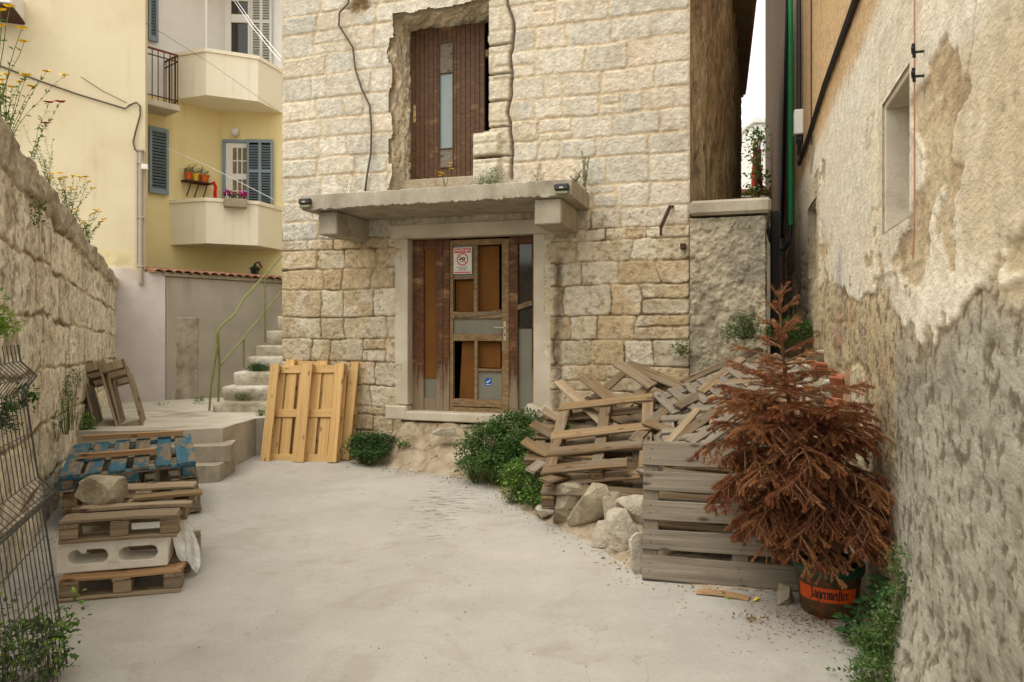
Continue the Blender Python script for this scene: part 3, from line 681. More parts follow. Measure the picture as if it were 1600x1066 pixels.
def px(fr, u0, v0, u1, v1, n):
    um, vm = (u0 + u1) / 2, (v0 + v1) / 2
    return fr.s(u0, n), fr.s(u1, n), fr.uv(um, v1, n)[1], fr.uv(um, v0, n)[1]
def make_lower_door():
    N = -.13
    Z0, Z1 = FA.uv(740, 645, N)[1], FA.uv(740, 371, N)[1]
    fx = MB()      # left fixed panel with its three planks
    def bx(mb, u0, u1, z0, z1, n0, n1, mi=0, ch=.004): mb.fbox(FA, FA.s(u0, n1), FA.s(u1, n1), z0, z1, n0, n1, mi, ch)
    bx(fx, 641, 662, Z0, Z1, N - .06, N + .012); bx(fx, 681, 692, Z0, Z1, N - .06, N + .005); bx(fx, 692.4, 702, Z0, Z1, N - .06, N + .02)
    bx(fx, 662, 681, Z1 - .13, Z1, N - .06, N - .004); bx(fx, 662, 681, Z0, Z0 + .16, N - .06, N - .004)
    p = fx.build('side_panel', M['worndoor'], house, FA.w(FA.s(670, N), Z0, N))
    q = MB(); zsp = FA.uv(671, 592, N)[1]; bx(q, 662, 681, zsp, Z1 - .13, N - .03, N - .02, 0, .001); q.build('board', M['plywood'], p)
    q = MB(); bx(q, 662, 681, Z0 + .16, zsp - .003, N - .03, N - .024, 0, .001); q.build('pane', M['dirtyglass'], p)
    # door leaf: rails and stiles
    L = MB()
    bx(L, 703, 708, Z0, Z1 - .03, N - .05, N + .008)                         # left stile
    bx(L, 784, 795, Z0, Z1 - .03, N - .05, N + .010)                         # right stile
    zt1, zt0 = FA.uv(745, 374, N)[1], FA.uv(745, 383, N)[1]
    bx(L, 708, 784, zt0, zt1, N - .05, N + .006)
    zz = lambda v: FA.uv(745, v, N)[1]
    bx(L, 708, 784, zz(498), zz(487), N - .05, N + .008); bx(L, 708, 784, zz(533), zz(522), N - .05, N + .008)
    bx(L, 708, 784, zz(636), zz(624), N - .05, N + .006); bx(L, 708, 784, Z0, zz(637.5), N - .05, N + .012)
    bx(L, 740, 746, zz(487), zz(383), N - .05, N + .004); bx(L, 741, 746, zz(624), zz(533), N - .05, N + .004)
    bx(L, 708, 740, zz(436), zz(432), N - .05, N + .006); bx(L, 746, 784, zz(580), zz(576), N - .05, N + .006)
    leaf = L.build('door', M['doorgrey'], house, FA.w(FA.s(745, N), Z0, N))
    for (a_, b_, c_, d_) in ((708, 740, 432, 383), (708, 784, 522, 498), (746, 784, 624, 580)): g = MB(); bx(g, a_, b_, zz(c_), zz(d_), N - .03, N - .022, 0, .001); g.build('pane', M['dirtyglass'], leaf)
    for (a_, b_, c_, d_) in ((712, 740, 486, 437), (746, 780, 487, 384), (746, 782, 575, 534)): g = MB(); bx(g, a_, b_, zz(c_), zz(d_), N - .09, N - .08, 0, .001); g.build('board', M['plywood'], leaf)
    g = MB(); M4 = Matrix(((FA.t.x, FA.n.x, 0, 0), (FA.t.y, FA.n.y, 0, 0), (0, 0, 1, 0), (0, 0, 0, 1))); s_, z_ = FA.uv(729, 580, N); M4.translation = FA.w(s_, z_, N - .075)
    g.box(M4 @ Matrix.Rotation(R(3), 4, 'Y'), FA.s(741) - FA.s(716), .01, zz(534) - zz(626), 0, .001); g.build('board', M['plywood'], leaf)
    # splintered plank over the middle rail
    g = MB(); pts = [(709, 493), (716, 489), (745, 489), (783, 484), (783, 489), (740, 495), (712, 497)]
    sz = [FA.uv(u, v, N + .012) for u, v in pts]; n_ = len(sz)
    g.add([FA.w(s, z, N + .009) for s, z in sz] + [FA.w(s, z, N + .02) for s, z in sz], [tuple(range(n_, 2 * n_)), tuple(range(n_))[::-1]] + [(i, (i + 1) % n_, n_ + (i + 1) % n_, n_ + i) for i in range(n_)])
    g.build('splinter', M['oldwood'], leaf)
    h = MB(); s_, z_ = FA.uv(789.5, 516, N)
    h.fbox(FA, s_ - .018, s_ + .018, z_ - .125, z_ + .105, N + .01, N + .018, 0, .003)
    h.tube([FA.w(s_, z_ + .03, N + .015), FA.w(s_, z_ + .03, N + .065), FA.w(s_ - .03, z_ + .03, N + .07), FA.w(s_ - .125, z_ + .034, N + .062)], .009, 8)
    h.fbox(FA, s_ - .006, s_ + .006, z_ - .07, z_ - .04, N + .018, N + .0195, 1, .001)
    h.build('handle', [M['handle'], M['black']], leaf)
    # right sidelight
    f2 = MB(); bx(f2, 795.4, 809, Z0, Z1, N - .06, N + .016); bx(f2, 831, 837, Z0, Z1, N - .06, N + .01)
    bx(f2, 809, 831, Z1 - .10, Z1, N - .06, N + .006); bx(f2, 809, 831, Z0, Z0 + .05, N - .06, N + .006)
    sl_ = f2.build('sidelight', M['worndoor'], house, FA.w(FA.s(815, N), Z0, N))
    g = MB(); bx(g, 809, 831, FA.uv(820, 514, N)[1], Z1 - .10, N - .03, N - .024, 0, .001); g.build('pane', M['darkglass'], sl_)
    g = MB(); bx(g, 809, 831, Z0 + .05, FA.uv(820, 512, N)[1], N - .036, N - .026, 0, .001); g.build('panel', M['dirtyglass'], sl_)
    g = MB(); sa, za = FA.uv(809, 481, N); sb, zb = FA.uv(832, 473, N); a, b_ = FA.w(sa, za, N + .012), FA.w(sb, zb, N + .012)
    mid = (a + b_) / 2; d = (b_ - a); x = d.normalized(); y = -FA.n; z = x.cross(y)
    g.box(Matrix(((x.x, y.x, z.x, mid.x), (x.y, y.y, z.y, mid.y), (x.z, y.z, z.z, mid.z), (0, 0, 0, 1))), d.length, .02, .06); g.build('cross_board', M['oldwood'], sl_)
    # head strip under the lintel
    g = MB(); bx(g, 641, 837, Z1 + .001, Z1 + .03, N - .08, N + .03); g.build('door_head', M['doorwood'], house)
    # paper notice, words as on the sheet
    def notice():
        s0, s1, z0, z1 = px(FA, 708.5, 387, 737, 428, N + .012)
        b = MB(); b.fbox(FA, s0, s1, z0, z1, N + .009, N + .011, 0, .0005)
        H = z1 - z0; W = s1 - s0; n1 = N + .0115
        b.fbox(FA, s0 + W * .05, s1 - W * .05, z1 - H * .20, z1 - H * .03, n1, n1 + .001, 1, .0003)
        b.fbox(FA, s0 + W * .05, s1 - W * .05, z0 + H * .035, z0 + H * .075, n1, n1 + .001, 1, .0003)
        cs, cz = (s0 + s1) / 2, z0 + H * .55; ro, ri = H * .235, H * .195; k = 40
        vs = []; fs = []
        for i in range(k):
            a = 2 * math.pi * i / k
            vs += [FA.w(cs + ro * math.cos(a), cz + ro * math.sin(a), n1 + .001), FA.w(cs + ri * math.cos(a), cz + ri * math.sin(a), n1 + .001)]
            j = (i + 1) % k; fs.append((2 * i, 2 * j, 2 * j + 1, 2 * i + 1))
        b.add(vs, fs, 1)
        def bar(x0, z0_, x1, z1_, w, mi): 
            A = Vector((x0, z0_)); B = Vector((x1, z1_)); t = (B - A).normalized(); q = Vector((-t.y, t.x)) * w / 2
            b.add([FA.w(cs + p.x, cz + p.y, n1 + .0014) for p in (A - q, B - q, B + q, A + q)], [(0, 1, 2, 3)], mi)
        bar(-ri * .72, ri * .72, ri * .72, -ri * .72, H * .03, 1)
        # pointing hand and puff of the pictogram
        bar(-ri * .75, -ri * .05, -ri * .15, ri * .15, H * .05, 2); bar(-ri * .2, ri * .2, ri * .4, ri * .35, H * .045, 2); bar(-ri * .1, -ri * .05, ri * .5, -ri * .1, H * .04, 2); bar(ri * .38, ri * .3, ri * .55, 0, H * .04, 2)
        bar(-ri * .5, -ri * .35, ri * .1, -ri * .45, H * .03, 2)
        for j, wd in enumerate((.62, .34, .46)):                      # three illegible lines of small print
            zr = z0 + H * (.255 - .055 * j); xx = -W * wd / 2; rr = random.Random(j)
            while xx < W * wd / 2:
                l = W * rr.uniform(.03, .085); bar(xx, zr - cz, min(xx + l, W * wd / 2), zr - cz, H * .022, 2); xx += l + W * .018
        sg = b.build('notice', [M['signwhite'], M['signred'], M['signblack']], leaf)
        txt(leaf, 'notice_text', 'PAŽNJA', FA, cs, z1 - H * .115, n1 + .0016, H * .125, M['signwhite'], W * .8)
        s0, s1, z0, z1 = px(FA, 758, 591, 768, 603, N - .019)
        b = MB(); n2 = N - .0195; b.fbox(FA, s0, s1, z0, z1, n2 - .001, n2 + .001, 0, .0003)
        a, c_ = s1 - s0, z1 - z0
        def q(pts, mi): b.add([FA.w(s0 + x * a, z0 + y * c_, n2 + .002) for x, y in pts], [tuple(range(len(pts)))], mi)
        q([(.15, .5), (.5, .62), (.9, .85), (.75, .62), (.45, .42)], 1); q([(.15, .5), (.45, .42), (.3, .34)], 1); q([(.12, .12), (.9, .12), (.9, .2), (.12, .2)], 1)
        b.build('sticker', [M['signblue'], M['signwhite']], leaf)
    notice()
def txt(parent, name, s, fr, sc, zc, n, size, mat, maxw=None):
    cu = bpy.data.curves.new(name, 'FONT'); cu.body = s; cu.size = size; cu.align_x = 'CENTER'; cu.align_y = 'CENTER'; cu.offset = size * .03
    tmp = bpy.data.objects.new('tmp_text', cu); col.objects.link(tmp)
    bpy.context.view_layer.update()
    me = bpy.data.meshes.new_from_object(tmp.evaluated_get(bpy.context.evaluated_depsgraph_get())); bpy.data.objects.remove(tmp)
    V = np.array([v.co[:] for v in me.vertices]); k = 1.0
    if maxw: k = min(1.6, maxw / (V[:, 0].max() - V[:, 0].min()))
    b = MB(); b.add([fr.w(sc + x * k, zc + y, n) for x, y, _ in V], [tuple(p.vertices) for p in me.polygons])
    return b.build(name, mat, parent)
make_lower_door()

def make_canopy():
    # concrete canopy slab standing out .9 m from the wall, two corbels
    p0 = FA.s(470, .92); s0 = FA.s(470, .92); s1 = FA.s(893, .92)
    z0, z1 = 2.945, 3.115
    sS = np.linspace(s0, s1, 300); b = MB()
    nr = 14
    # closed loop profile (n,z) swept along s with crumbled edges
    prof = [(.0, z0), (.3, z0), (.6, z0), (.88, z0), (.914, z0), (.920, z0 + .006), (.921, z0 + .05), (.921, z0 + .11), (.920, z1 - .006), (.914, z1), (.88, z1), (.6, z1 + .004), (.3, z1 + .006), (-.02, z1 + .01)]
    Pn = np.array([q[0] for q in prof]); Pz = np.array([q[1] for q in prof])
    S, Nn = np.meshgrid(sS, Pn); _, Zz = np.meshgrid(sS, Pz)
    k = fbm(S * 14, Nn * 9, Zz * 14, 80, 5, .6) - .5; edge = np.exp(-((Nn - .915) / .022) ** 2)
    rag = fbm(S * 22, Zz * 3, 0, 82, 4, .7); 
    Zz = Zz + k * .006 + np.where(Zz < z0 + .03, edge * (rag - .45) * .055, 0) + np.where(Zz > z1 - .02, -edge * np.maximum(0, rag - .52) * .06, 0)
    Nn2 = Nn + k * .012 * (Nn > .05) - .03 * np.maximum(0, rag - .56) * edge
    V = FA.W(S, Zz, Nn2)
    sl_ = grid_obj('canopy', V, None, M['concrete'], house, flip=True); sl_.data.set_sharp_from_angle(angle=R(38))
    for si in (0, -1):
        e = MB(); e.add([V[i, si] for i in range(V.shape[0])], [tuple(range(V.shape[0]))[::(1 if si == 0 else -1)]]); e.build('canopy_end', M['concrete'], house)
    # corbels
    for (ua, ub, nf) in ((497, 526, .78), (835, 877, .84)):
        c = MB(); a, d = FA.s(ua, nf), FA.s(ub, nf)
        c.fbox(FA, a, d, z0 - .27, z0 - .004, -.05, nf, 0, .012); c.build('corbel', M['concrete'], house)
    # canopy upstand debris: thin strip of grit along the wall
make_canopy()
def make_house_rest():
    # right side wall (rough brown stained render), back, left side, roof with eave
    A = Vector((1.936, 8.009)); B = Vector((4.67, 15.0)); SW = Fr(A, B)
    cx = np.array([(1.936, 8.009), (2.15, 8.20), (2.36, 8.52), (2.58, 9.0), (2.95, 9.95), (3.5, 11.5), (4.67, 15.0)]); tk = np.array([0, .3, .68, 1.2, 2.2, 3.85, 7.5])
    tt = np.concatenate([np.arange(0, 3, .02), np.arange(3, 7.51, .05)]); zs = np.arange(0, 6.35, .022); T, Z = np.meshgrid(tt, zs)
    px_ = np.interp(T, tk, cx[:, 0]); py_ = np.interp(T, tk, cx[:, 1])
    k = np.ones(9) / 9
    for A_ in (px_, py_):
        sm = np.convolve(np.pad(A_[0], 4, mode='edge'), k, 'valid'); sm[0] = A_[0, 0]; A_[:] = sm
    h = (fbm(T * 7, Z * 3.2, 0, 90, 5, .65) - .5) * .09 * sst(0, .08, T)
    grid_obj('side_wall', np.stack([px_ + h * .85, py_ - h * .5, Z], -1), None, M['roughcast'], house)
    C = FA.w(0, 0); D = C + (Vector((B.x, B.y, 0)) - Vector((A.x, A.y, 0)))
    b = MB()
    for p, q in ((D, C), (Vector((B.x, B.y, 0)), D)):
        b.add([(p.x, p.y, 0), (q.x, q.y, 0), (q.x, q.y, 6.1), (p.x, p.y, 6.1)], [(0, 1, 2, 3)])
    b.build('side_wall', M['cream_concrete'], house)
    b = MB(); f = Fr((A.x, A.y), (B.x, B.y))
    # roof: low slope slab, eave .5 m over the side wall from 1.6 m back, tile edge
    b.add([FA.w(0, 6.12, 0), FA.w(FA.len, 6.12, 0), Vector((B.x, B.y, 6.12)), D + Vector((0, 0, 6.12)), FA.w(FA.len / 2, 7.6, 0), (Vector((B.x, B.y, 0)) + D) / 2 + Vector((0, 0, 7.6))],
          [(0, 4, 5, 3), (1, 2, 5, 4), (0, 1, 4), (2, 3, 5)])
    roof = b.build('roof', M['tile'], house)
    e = MB(); e0 = Vector((3.2, 9.6)); e1 = Vector((4.72, 15.0)); ef = Fr(e0, e1)
    e.fbox(ef, 0, ef.len, 6.30, 6.38, -.9, 0, 0, .005)
    x = 0
    while x < ef.len:
        e.tube([ef.w(x + .09, 6.42, .05), ef.w(x + .09, 6.58, -.8)], .075, 8, 1); x += .19
    e.build('eave', [M['brownwood'], M['tile']], house)
make_house_rest()

# ------------------------------------------------------------------ low rendered wall beside the house
def make_stub_wall():
    f = Fr((1.90, 7.97), (2.80, 7.67)); t = thing('rough_stub_wall', 'rough cement rendered wall end with a smooth concrete cap beside the stone house', 'wall', (2.3, 7.8, 0))
    a = f.s(1078); b_ = f.s(1196)
    # front turned round into the right return
    path_s = np.linspace(0, (b_ - a) + 1.2, 190); zs = np.arange(.4, 2.80, .016)
    S, Z = np.meshgrid(path_s, zs); Lf = b_ - a
    k = fbm(S * 13, Z * 13, 0, 100, 5, .7); k2 = fbm(S * 2, Z * 2, 0, 101, 3)
    h = (k - .5) * .075 + (k2 - .5) * .03
    f2n = f.t; 
    Sx = np.minimum(S, Lf); Nb = np.maximum(S - Lf, 0)
    V = f.W(a + Sx + np.where(S > Lf, h, 0) + .03 * sst(2.0, .5, Z) * (S > Lf - .05), Z, np.where(S <= Lf, h, 0) - Nb)
    c = lerp(np.broadcast_to(lin(148, 141, 124), V.shape), lin(178, 168, 144), sst(.40, .62, fbm(S * 1.6, Z * 1.6, 0, 103, 5, .6)))
    c = lerp(c, lin(96, 88, 72), .8 * sst(.52, .66, fbm(S * 3.2, Z * .9, 0, 104, 5, .6)) * sst(2.1, 1.0, Z * 0 + np.abs(S - .35) * 4))
    c = lerp(c, lin(104, 94, 76), .5 * sst(.58, .7, fbm(S * 14, Z * 14, 0, 105, 4)))
    grid_obj('wall', V, c, M['wallstone'], t)
    b = MB(); b.fbox(f, a, f.s(1205), 2.81, 2.97, -1.3, .05, 0, .03); b.build('cap', M['concrete'], t)
make_stub_wall()

# ------------------------------------------------------------------ right house: peeling plaster
rhouse = thing('plaster_house', 'long house front of peeling cream plaster over grey rubble along the right of the yard', 'house', (2.4, 5, 0))
rw_open = dict(y0=3.36, y1=4.0, z0=2.10, z1=2.80)
rw_far = dict(y0=7.35, y1=8.2, z0=2.12, z1=2.92)
def RWs(y): return (22 - y) / -RW.t.y
def make_right_house():
    ys = [.6]
    while ys[-1] < 22: ys.append(ys[-1] + min(.12, max(.0075, .0042 * ys[-1])))
    ys = np.array(ys[::-1]); ss = RWs(ys)
    zs = np.concatenate([np.arange(-.05, 3.3, .0125), np.arange(3.3, 7.2, .05)])
    S, Z = np.meshgrid(ss, zs); Y = 22 + S * RW.t.y
    S0 = S; S = S * .5
    a = fbm(S * 1.0, Z * 1.1, 0, 110, 5, .55) - .5; v = fbm(S * 2.6, Z * 1.5, 0, 111, 6, .6) - .5; f = fbm(S * 20, Z * 20, 0, 112, 4, .6) - .5; m = fbm(S * 3.2, Z * 3.2, 0, 113, 5, .6)
    # line below which the plaster is gone
    lim = np.interp(Y, [.6, 1.6, 2.0, 2.35, 2.6, 2.9, 3.2, 3.45, 3.9, 4.6, 5.4, 7, 9, 14], [1.66, 1.76, 1.76, 1.82, 1.70, 1.62, 1.60, 1.64, 1.74, 1.80, 1.84, 1.9, 1.8, 1.6])
    edge = Z - lim - .45 * a - .30 * v - .05 * f
    pl = sst(-.008, .010, edge)                         # 1 = sound plaster
    fk = sst(.615, .622, fbm(S * 1.9, Z * 1.3, 0, 114, 6, .6) - .03 * np.clip(Z - 2.2, -1, 2) + .05 * sst(2.9, 2.1, Y)) * sst(4.2, 3.2, Z)
    fs_ = sst(.64, .65, fbm(S * 5, Z * 3.0, 0, 115, 5, .6)) * sst(2.7, 1.8, Z)
    gone = np.clip(fk + fs_, 0, 1)
    pl0 = pl; pl = pl * (1 - gone)
    trw = np.interp(Y, [3.2, 4.0], [.15, .50]); tr = np.clip((edge + .25 * v + trw) / (trw - .03), 0, 1) ** 1.5 * (1 - pl)      # brown transition coat
    near = sst(3.75, 3.55, Y + .3 * (fbm(Z * 3, Z * 0, 0, 117, 4) - .5)) * sst(1.78, 1.60, Z + .3 * a)
    lay = stone_layout(-.1, 2.4, .18, .34, .24, .50, RWs(.6), 118, .3)
    d, r, lx, lz = stone_eval(lay, S0 + .22 * (fbm(S * 3, Z * 3, 0, 119, 4) - .5), Z + .22 * (fbm(S * 3, Z * 3, 0, 120, 4) - .5))
    smear = sst(.40, .58, fbm(S * 2.0, Z * 2.0, 0, 135, 5, .6))          # lime mortar smeared over the stones
    rub = sst(.002, .045, d) * (1 - near)
    g1 = fbm(S * 10, Z * 10, 0, 121, 6, .65) - .5; g2 = fbm(S * 34, Z * 26, 0, 122, 4, .6) - .5
    h = pl * (.007 + .006 * (m - .5) + .004 * a) + (1 - pl) * (-.004 + .013 * g1 + .007 * g2) - .006 * gone * pl0
    h += (1 - pl) * (1 - tr * .6) * rub * (1 - .75 * smear) * (.016 + .022 * (r[..., 2] - .5) + .02 * (m - .5))
    h += near * .014 * (1 - tr * .3) + near * (.012 * (fbm(S * 1.7, Z * 1.7, 0, 123, 3) - .5) + .012 * g1)
    pits = sst(.61, .67, fbm(S * 44, Z * 20, 0, 124, 3)) * (1 - pl); h -= pits * .007
    # foot of the wall: battered plinth
    h += sst(.5, .0, Z) * .10 * sst(4, 3.3, Y)
    cream = lerp(np.broadcast_to(lin(220, 208, 182), (*S.shape, 3)), lin(228, 219, 198), sst(.35, .65, m))
    cream = lerp(cream, lin(186, 164, 126), .5 * sst(.54, .72, fbm(S * 2, Z * 1.0, 0, 125, 5, .6)))
    cream = lerp(cream, lin(214, 208, 192), .6 * sst(.54, .66, fbm(S * .8, Z * 1.1, 0, 126, 4)))
    och = sst(3.32, 3.52, Z + .25 * a) * sst(3.2, 4.0, Y + a)
    cream = lerp(cream, lin(196, 160, 112), .85 * och); cream = lerp(cream, lin(62, 50, 38), .9 * sst(8.6, 13.0, Y + 1.5 * a))  # ochre upper coat; far end darkened in colour for soot and the alley's shade
    crk = sst(.012, .0, np.abs(fbm(S * 1.5, Z * 1.1, 0, 127, 5, .55) - .5)) * sst(.50, .56, fbm(S * .9, Z * .9, 5, 128, 3)); cream = lerp(cream, lin(140, 116, 84), .55 * crk); h -= .006 * crk * pl
    soot_shade = sst(6.5, 9.5, Y + 1.2 * a) * sst(3.3, 2.2, Z + .8 * a - .12 * np.clip(Y - 8, 0, 6)) ; cream = lerp(cream, lin(86, 74, 58), .75 * soot_shade)  # soot staining with the narrow alley's shade painted in
    brown = lerp(np.broadcast_to(lin(188, 164, 128), (*S.shape, 3)), lin(138, 112, 80), sst(.46, .68, fbm(S * 6, Z * 5, 0, 129, 5, .6)))
    brown = lerp(brown, lin(198, 182, 150), sst(.50, .58, m))
    grey = lerp(np.broadcast_to(lin(150, 144, 128), (*S.shape, 3)), lin(174, 168, 152), sst(.36, .64, fbm(S * 2, Z * 2, 0, 130, 5, .6)))
    grey = lerp(grey, lin(122, 112, 94), .55 * sst(.56, .70, fbm(S * 16, Z * 13, 0, 131, 5, .65)))
    grey = lerp(grey, lin(178, 160, 122), .25 * sst(.52, .64, fbm(S * 1.3, Z * 1.3, 0, 132, 4)))
    P6 = np.array([lin(176, 160, 128), lin(190, 178, 150), lin(160, 146, 120), lin(150, 140, 122), lin(196, 182, 154), lin(168, 132, 104)])
    st = P6[(r[..., 1] * 5.99).astype(int)]; st = lerp(np.broadcast_to(lin(160, 140, 106), st.shape), st, sst(0, .03, d)); st = lerp(st, lerp(np.broadcast_to(lin(192, 176, 142), st.shape), lin(170, 152, 120), sst(.4, .6, m)), .85 * smear)
    low = lerp(st, grey, near)
    low = lerp(low, brown, np.clip(tr, 0, 1) * (1 - .65 * near))
    low = lerp(low, lin(104, 94, 76), pits * .75)
    c = lerp(low, cream, pl)
    flc = lerp(lerp(brown, lin(200, 182, 150), .6), lin(170, 160, 140), sst(.48, .54, fbm(S * 1.2, Z * 1.2, 0, 133, 3)))
    c = lerp(c, flc, gone * sst(-.0, .05, edge) * .75)
    el = np.exp(-((edge + .016) / .014) ** 2) * sst(.35, .6, fbm(S * 4, Z * 4, 0, 136, 3)); c = lerp(c, lin(104, 84, 58), .65 * el)  # brown line at the plaster break: crack dirt with a painted edge shadow
    wst = np.exp(-((Y - 5.75) / .22) ** 2) * sst(2.35, 2.1, Z) * sst(1.35, 1.6, Z); c = lerp(c, lin(150, 152, 158), .55 * wst * sst(.4, .6, fbm(S * 9, Z * 2, 0, 134, 3)))
    S = S0
    # raised plaster surround of the near window
    def inr(a_, b_, x): return sst(a_ - .012, a_, x) * sst(b_ + .012, b_, x)
    sur = inr(rw_open['y0'] - .16, rw_open['y1'] + .10, Y) * inr(rw_open['z0'] - .45, 3.2, Z) * pl
    h += .003 * sur; c = lerp(c, lin(198, 188, 164), .45 * sur)
    sur = inr(rw_far['y0'] - .3, rw_far['y1'] + .1, Y) * inr(rw_far['z0'] - .55, rw_far['z1'] + .25, Z); h += .025 * sur; c = lerp(c, lin(186, 172, 142), .7 * sur)
    # small cement fillet under the near window (old ledge)
    led = np.exp(-((Z - (1.885)) / .012) ** 2) * inr(3.15, 4.15, Y); h += led * .006; c = lerp(c, lin(140, 124, 96), led * .5)
    Yc, Zc = Y[:-1, :-1], Z[:-1, :-1]; hole = np.zeros(Yc.shape, bool)
    for q in (rw_open, rw_far): hole |= (Yc > q['y0']) & (Yc < q['y1']) & (Zc > q['z0']) & (Zc < q['z1'])
    h = h * np.where(Z < .5, 1.0, .62)
    Z = np.where(Z > 4.2, 4.2 + (Z - 4.2) * (1 + 1.6 * sst(9.2, 9.6, Y)), Z)
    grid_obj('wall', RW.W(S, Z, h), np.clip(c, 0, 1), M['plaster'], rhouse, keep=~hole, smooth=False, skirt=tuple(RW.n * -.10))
    for q, dep in ((rw_open, .34), (rw_far, .22)):
        b = MB(); s1, s0 = RWs(q['y0']), RWs(q['y1']); z0, z1 = q['z0'], q['z1']; o = .05
        b.fbox(RW, s0 - .06, s0 + .028, z0 - o, z1 + o, -dep - .06, -.006, 0, .004); b.fbox(RW, s1 - .024, s1 + .06, z0 - o, z1 + o, -dep - .06, -.006, 0, .004)
        b.fbox(RW, s0 + .029, s1 - .025, z0 - o, z0 + .018, -dep - .06, .004, 0, .004); b.fbox(RW, s0 + .029, s1 - .025, z1 - .018, z1 + o, -dep - .06, -.006, 0, .004)
        w = b.build('window', M['cream_concrete'], rhouse, RW.w((s0 + s1) / 2, z0, 0))
        b = MB(); N = -dep
        for (a_, c_) in ((s0 + .03, s0 + .075), (s1 - .07, s1 - .026), ((s0 + s1) / 2 - .03, (s0 + s1) / 2 + .03)): b.fbox(RW, a_, c_, z0 + .01, z1 - .01, N - .04, N + .02, 0, .003)
        for (a_, c_) in ((z0 + .02, z0 + .07), (z1 - .07, z1 - .02), (z0 + .40, z0 + .44)): b.fbox(RW, s0 + .075, s1 - .07, a_, c_, N - .035, N + .015, 0, .003)
        b.build('frame', M['tanwood'], w)
        b = MB(); b.fbox(RW, s0 + .02, s1 - .02, z0 + .02, z1 - .02, N - .03, N - .024, 0, .001); b.build('pane', M['darkglass'], w)
        if dep > .3:
            b = MB(); b.fbox(RW, s1 - .30, s1 - .26, z0 + .01, z1 - .01, N + .03, N + .055, 0, .003); b.fbox(RW, s1 - .62, s1 - .26, z0 + .30, z0 + .345, N + .056, N + .08, 0, .003); b.build('shutter_bar', M['oldwood'], w)
    # body and roof behind the front so that it stands as a house
    b = MB(); s0, s1 = 0, RWs(.6)
    b.add([RW.w(s0, 0, -.6), RW.w(s1, 0, -.6), RW.w(s1, 0, -8), RW.w(s0, 0, -8), RW.w(s0, 7.15, -.01), RW.w(s1, 7.15, -.01), RW.w(s1, 7.15, -8), RW.w(s0, 7.15, -8), RW.w(s0, 8.6, -4), RW.w(s1, 8.6, -4)],
          [(1, 2, 6, 5), (2, 3, 7, 6), (3, 0, 4, 7), (4, 5, 9, 8), (6, 7, 8, 9), (5, 6, 9), (7, 4, 8)])
    b.build('roof', M['tile'], rhouse)
make_right_house()

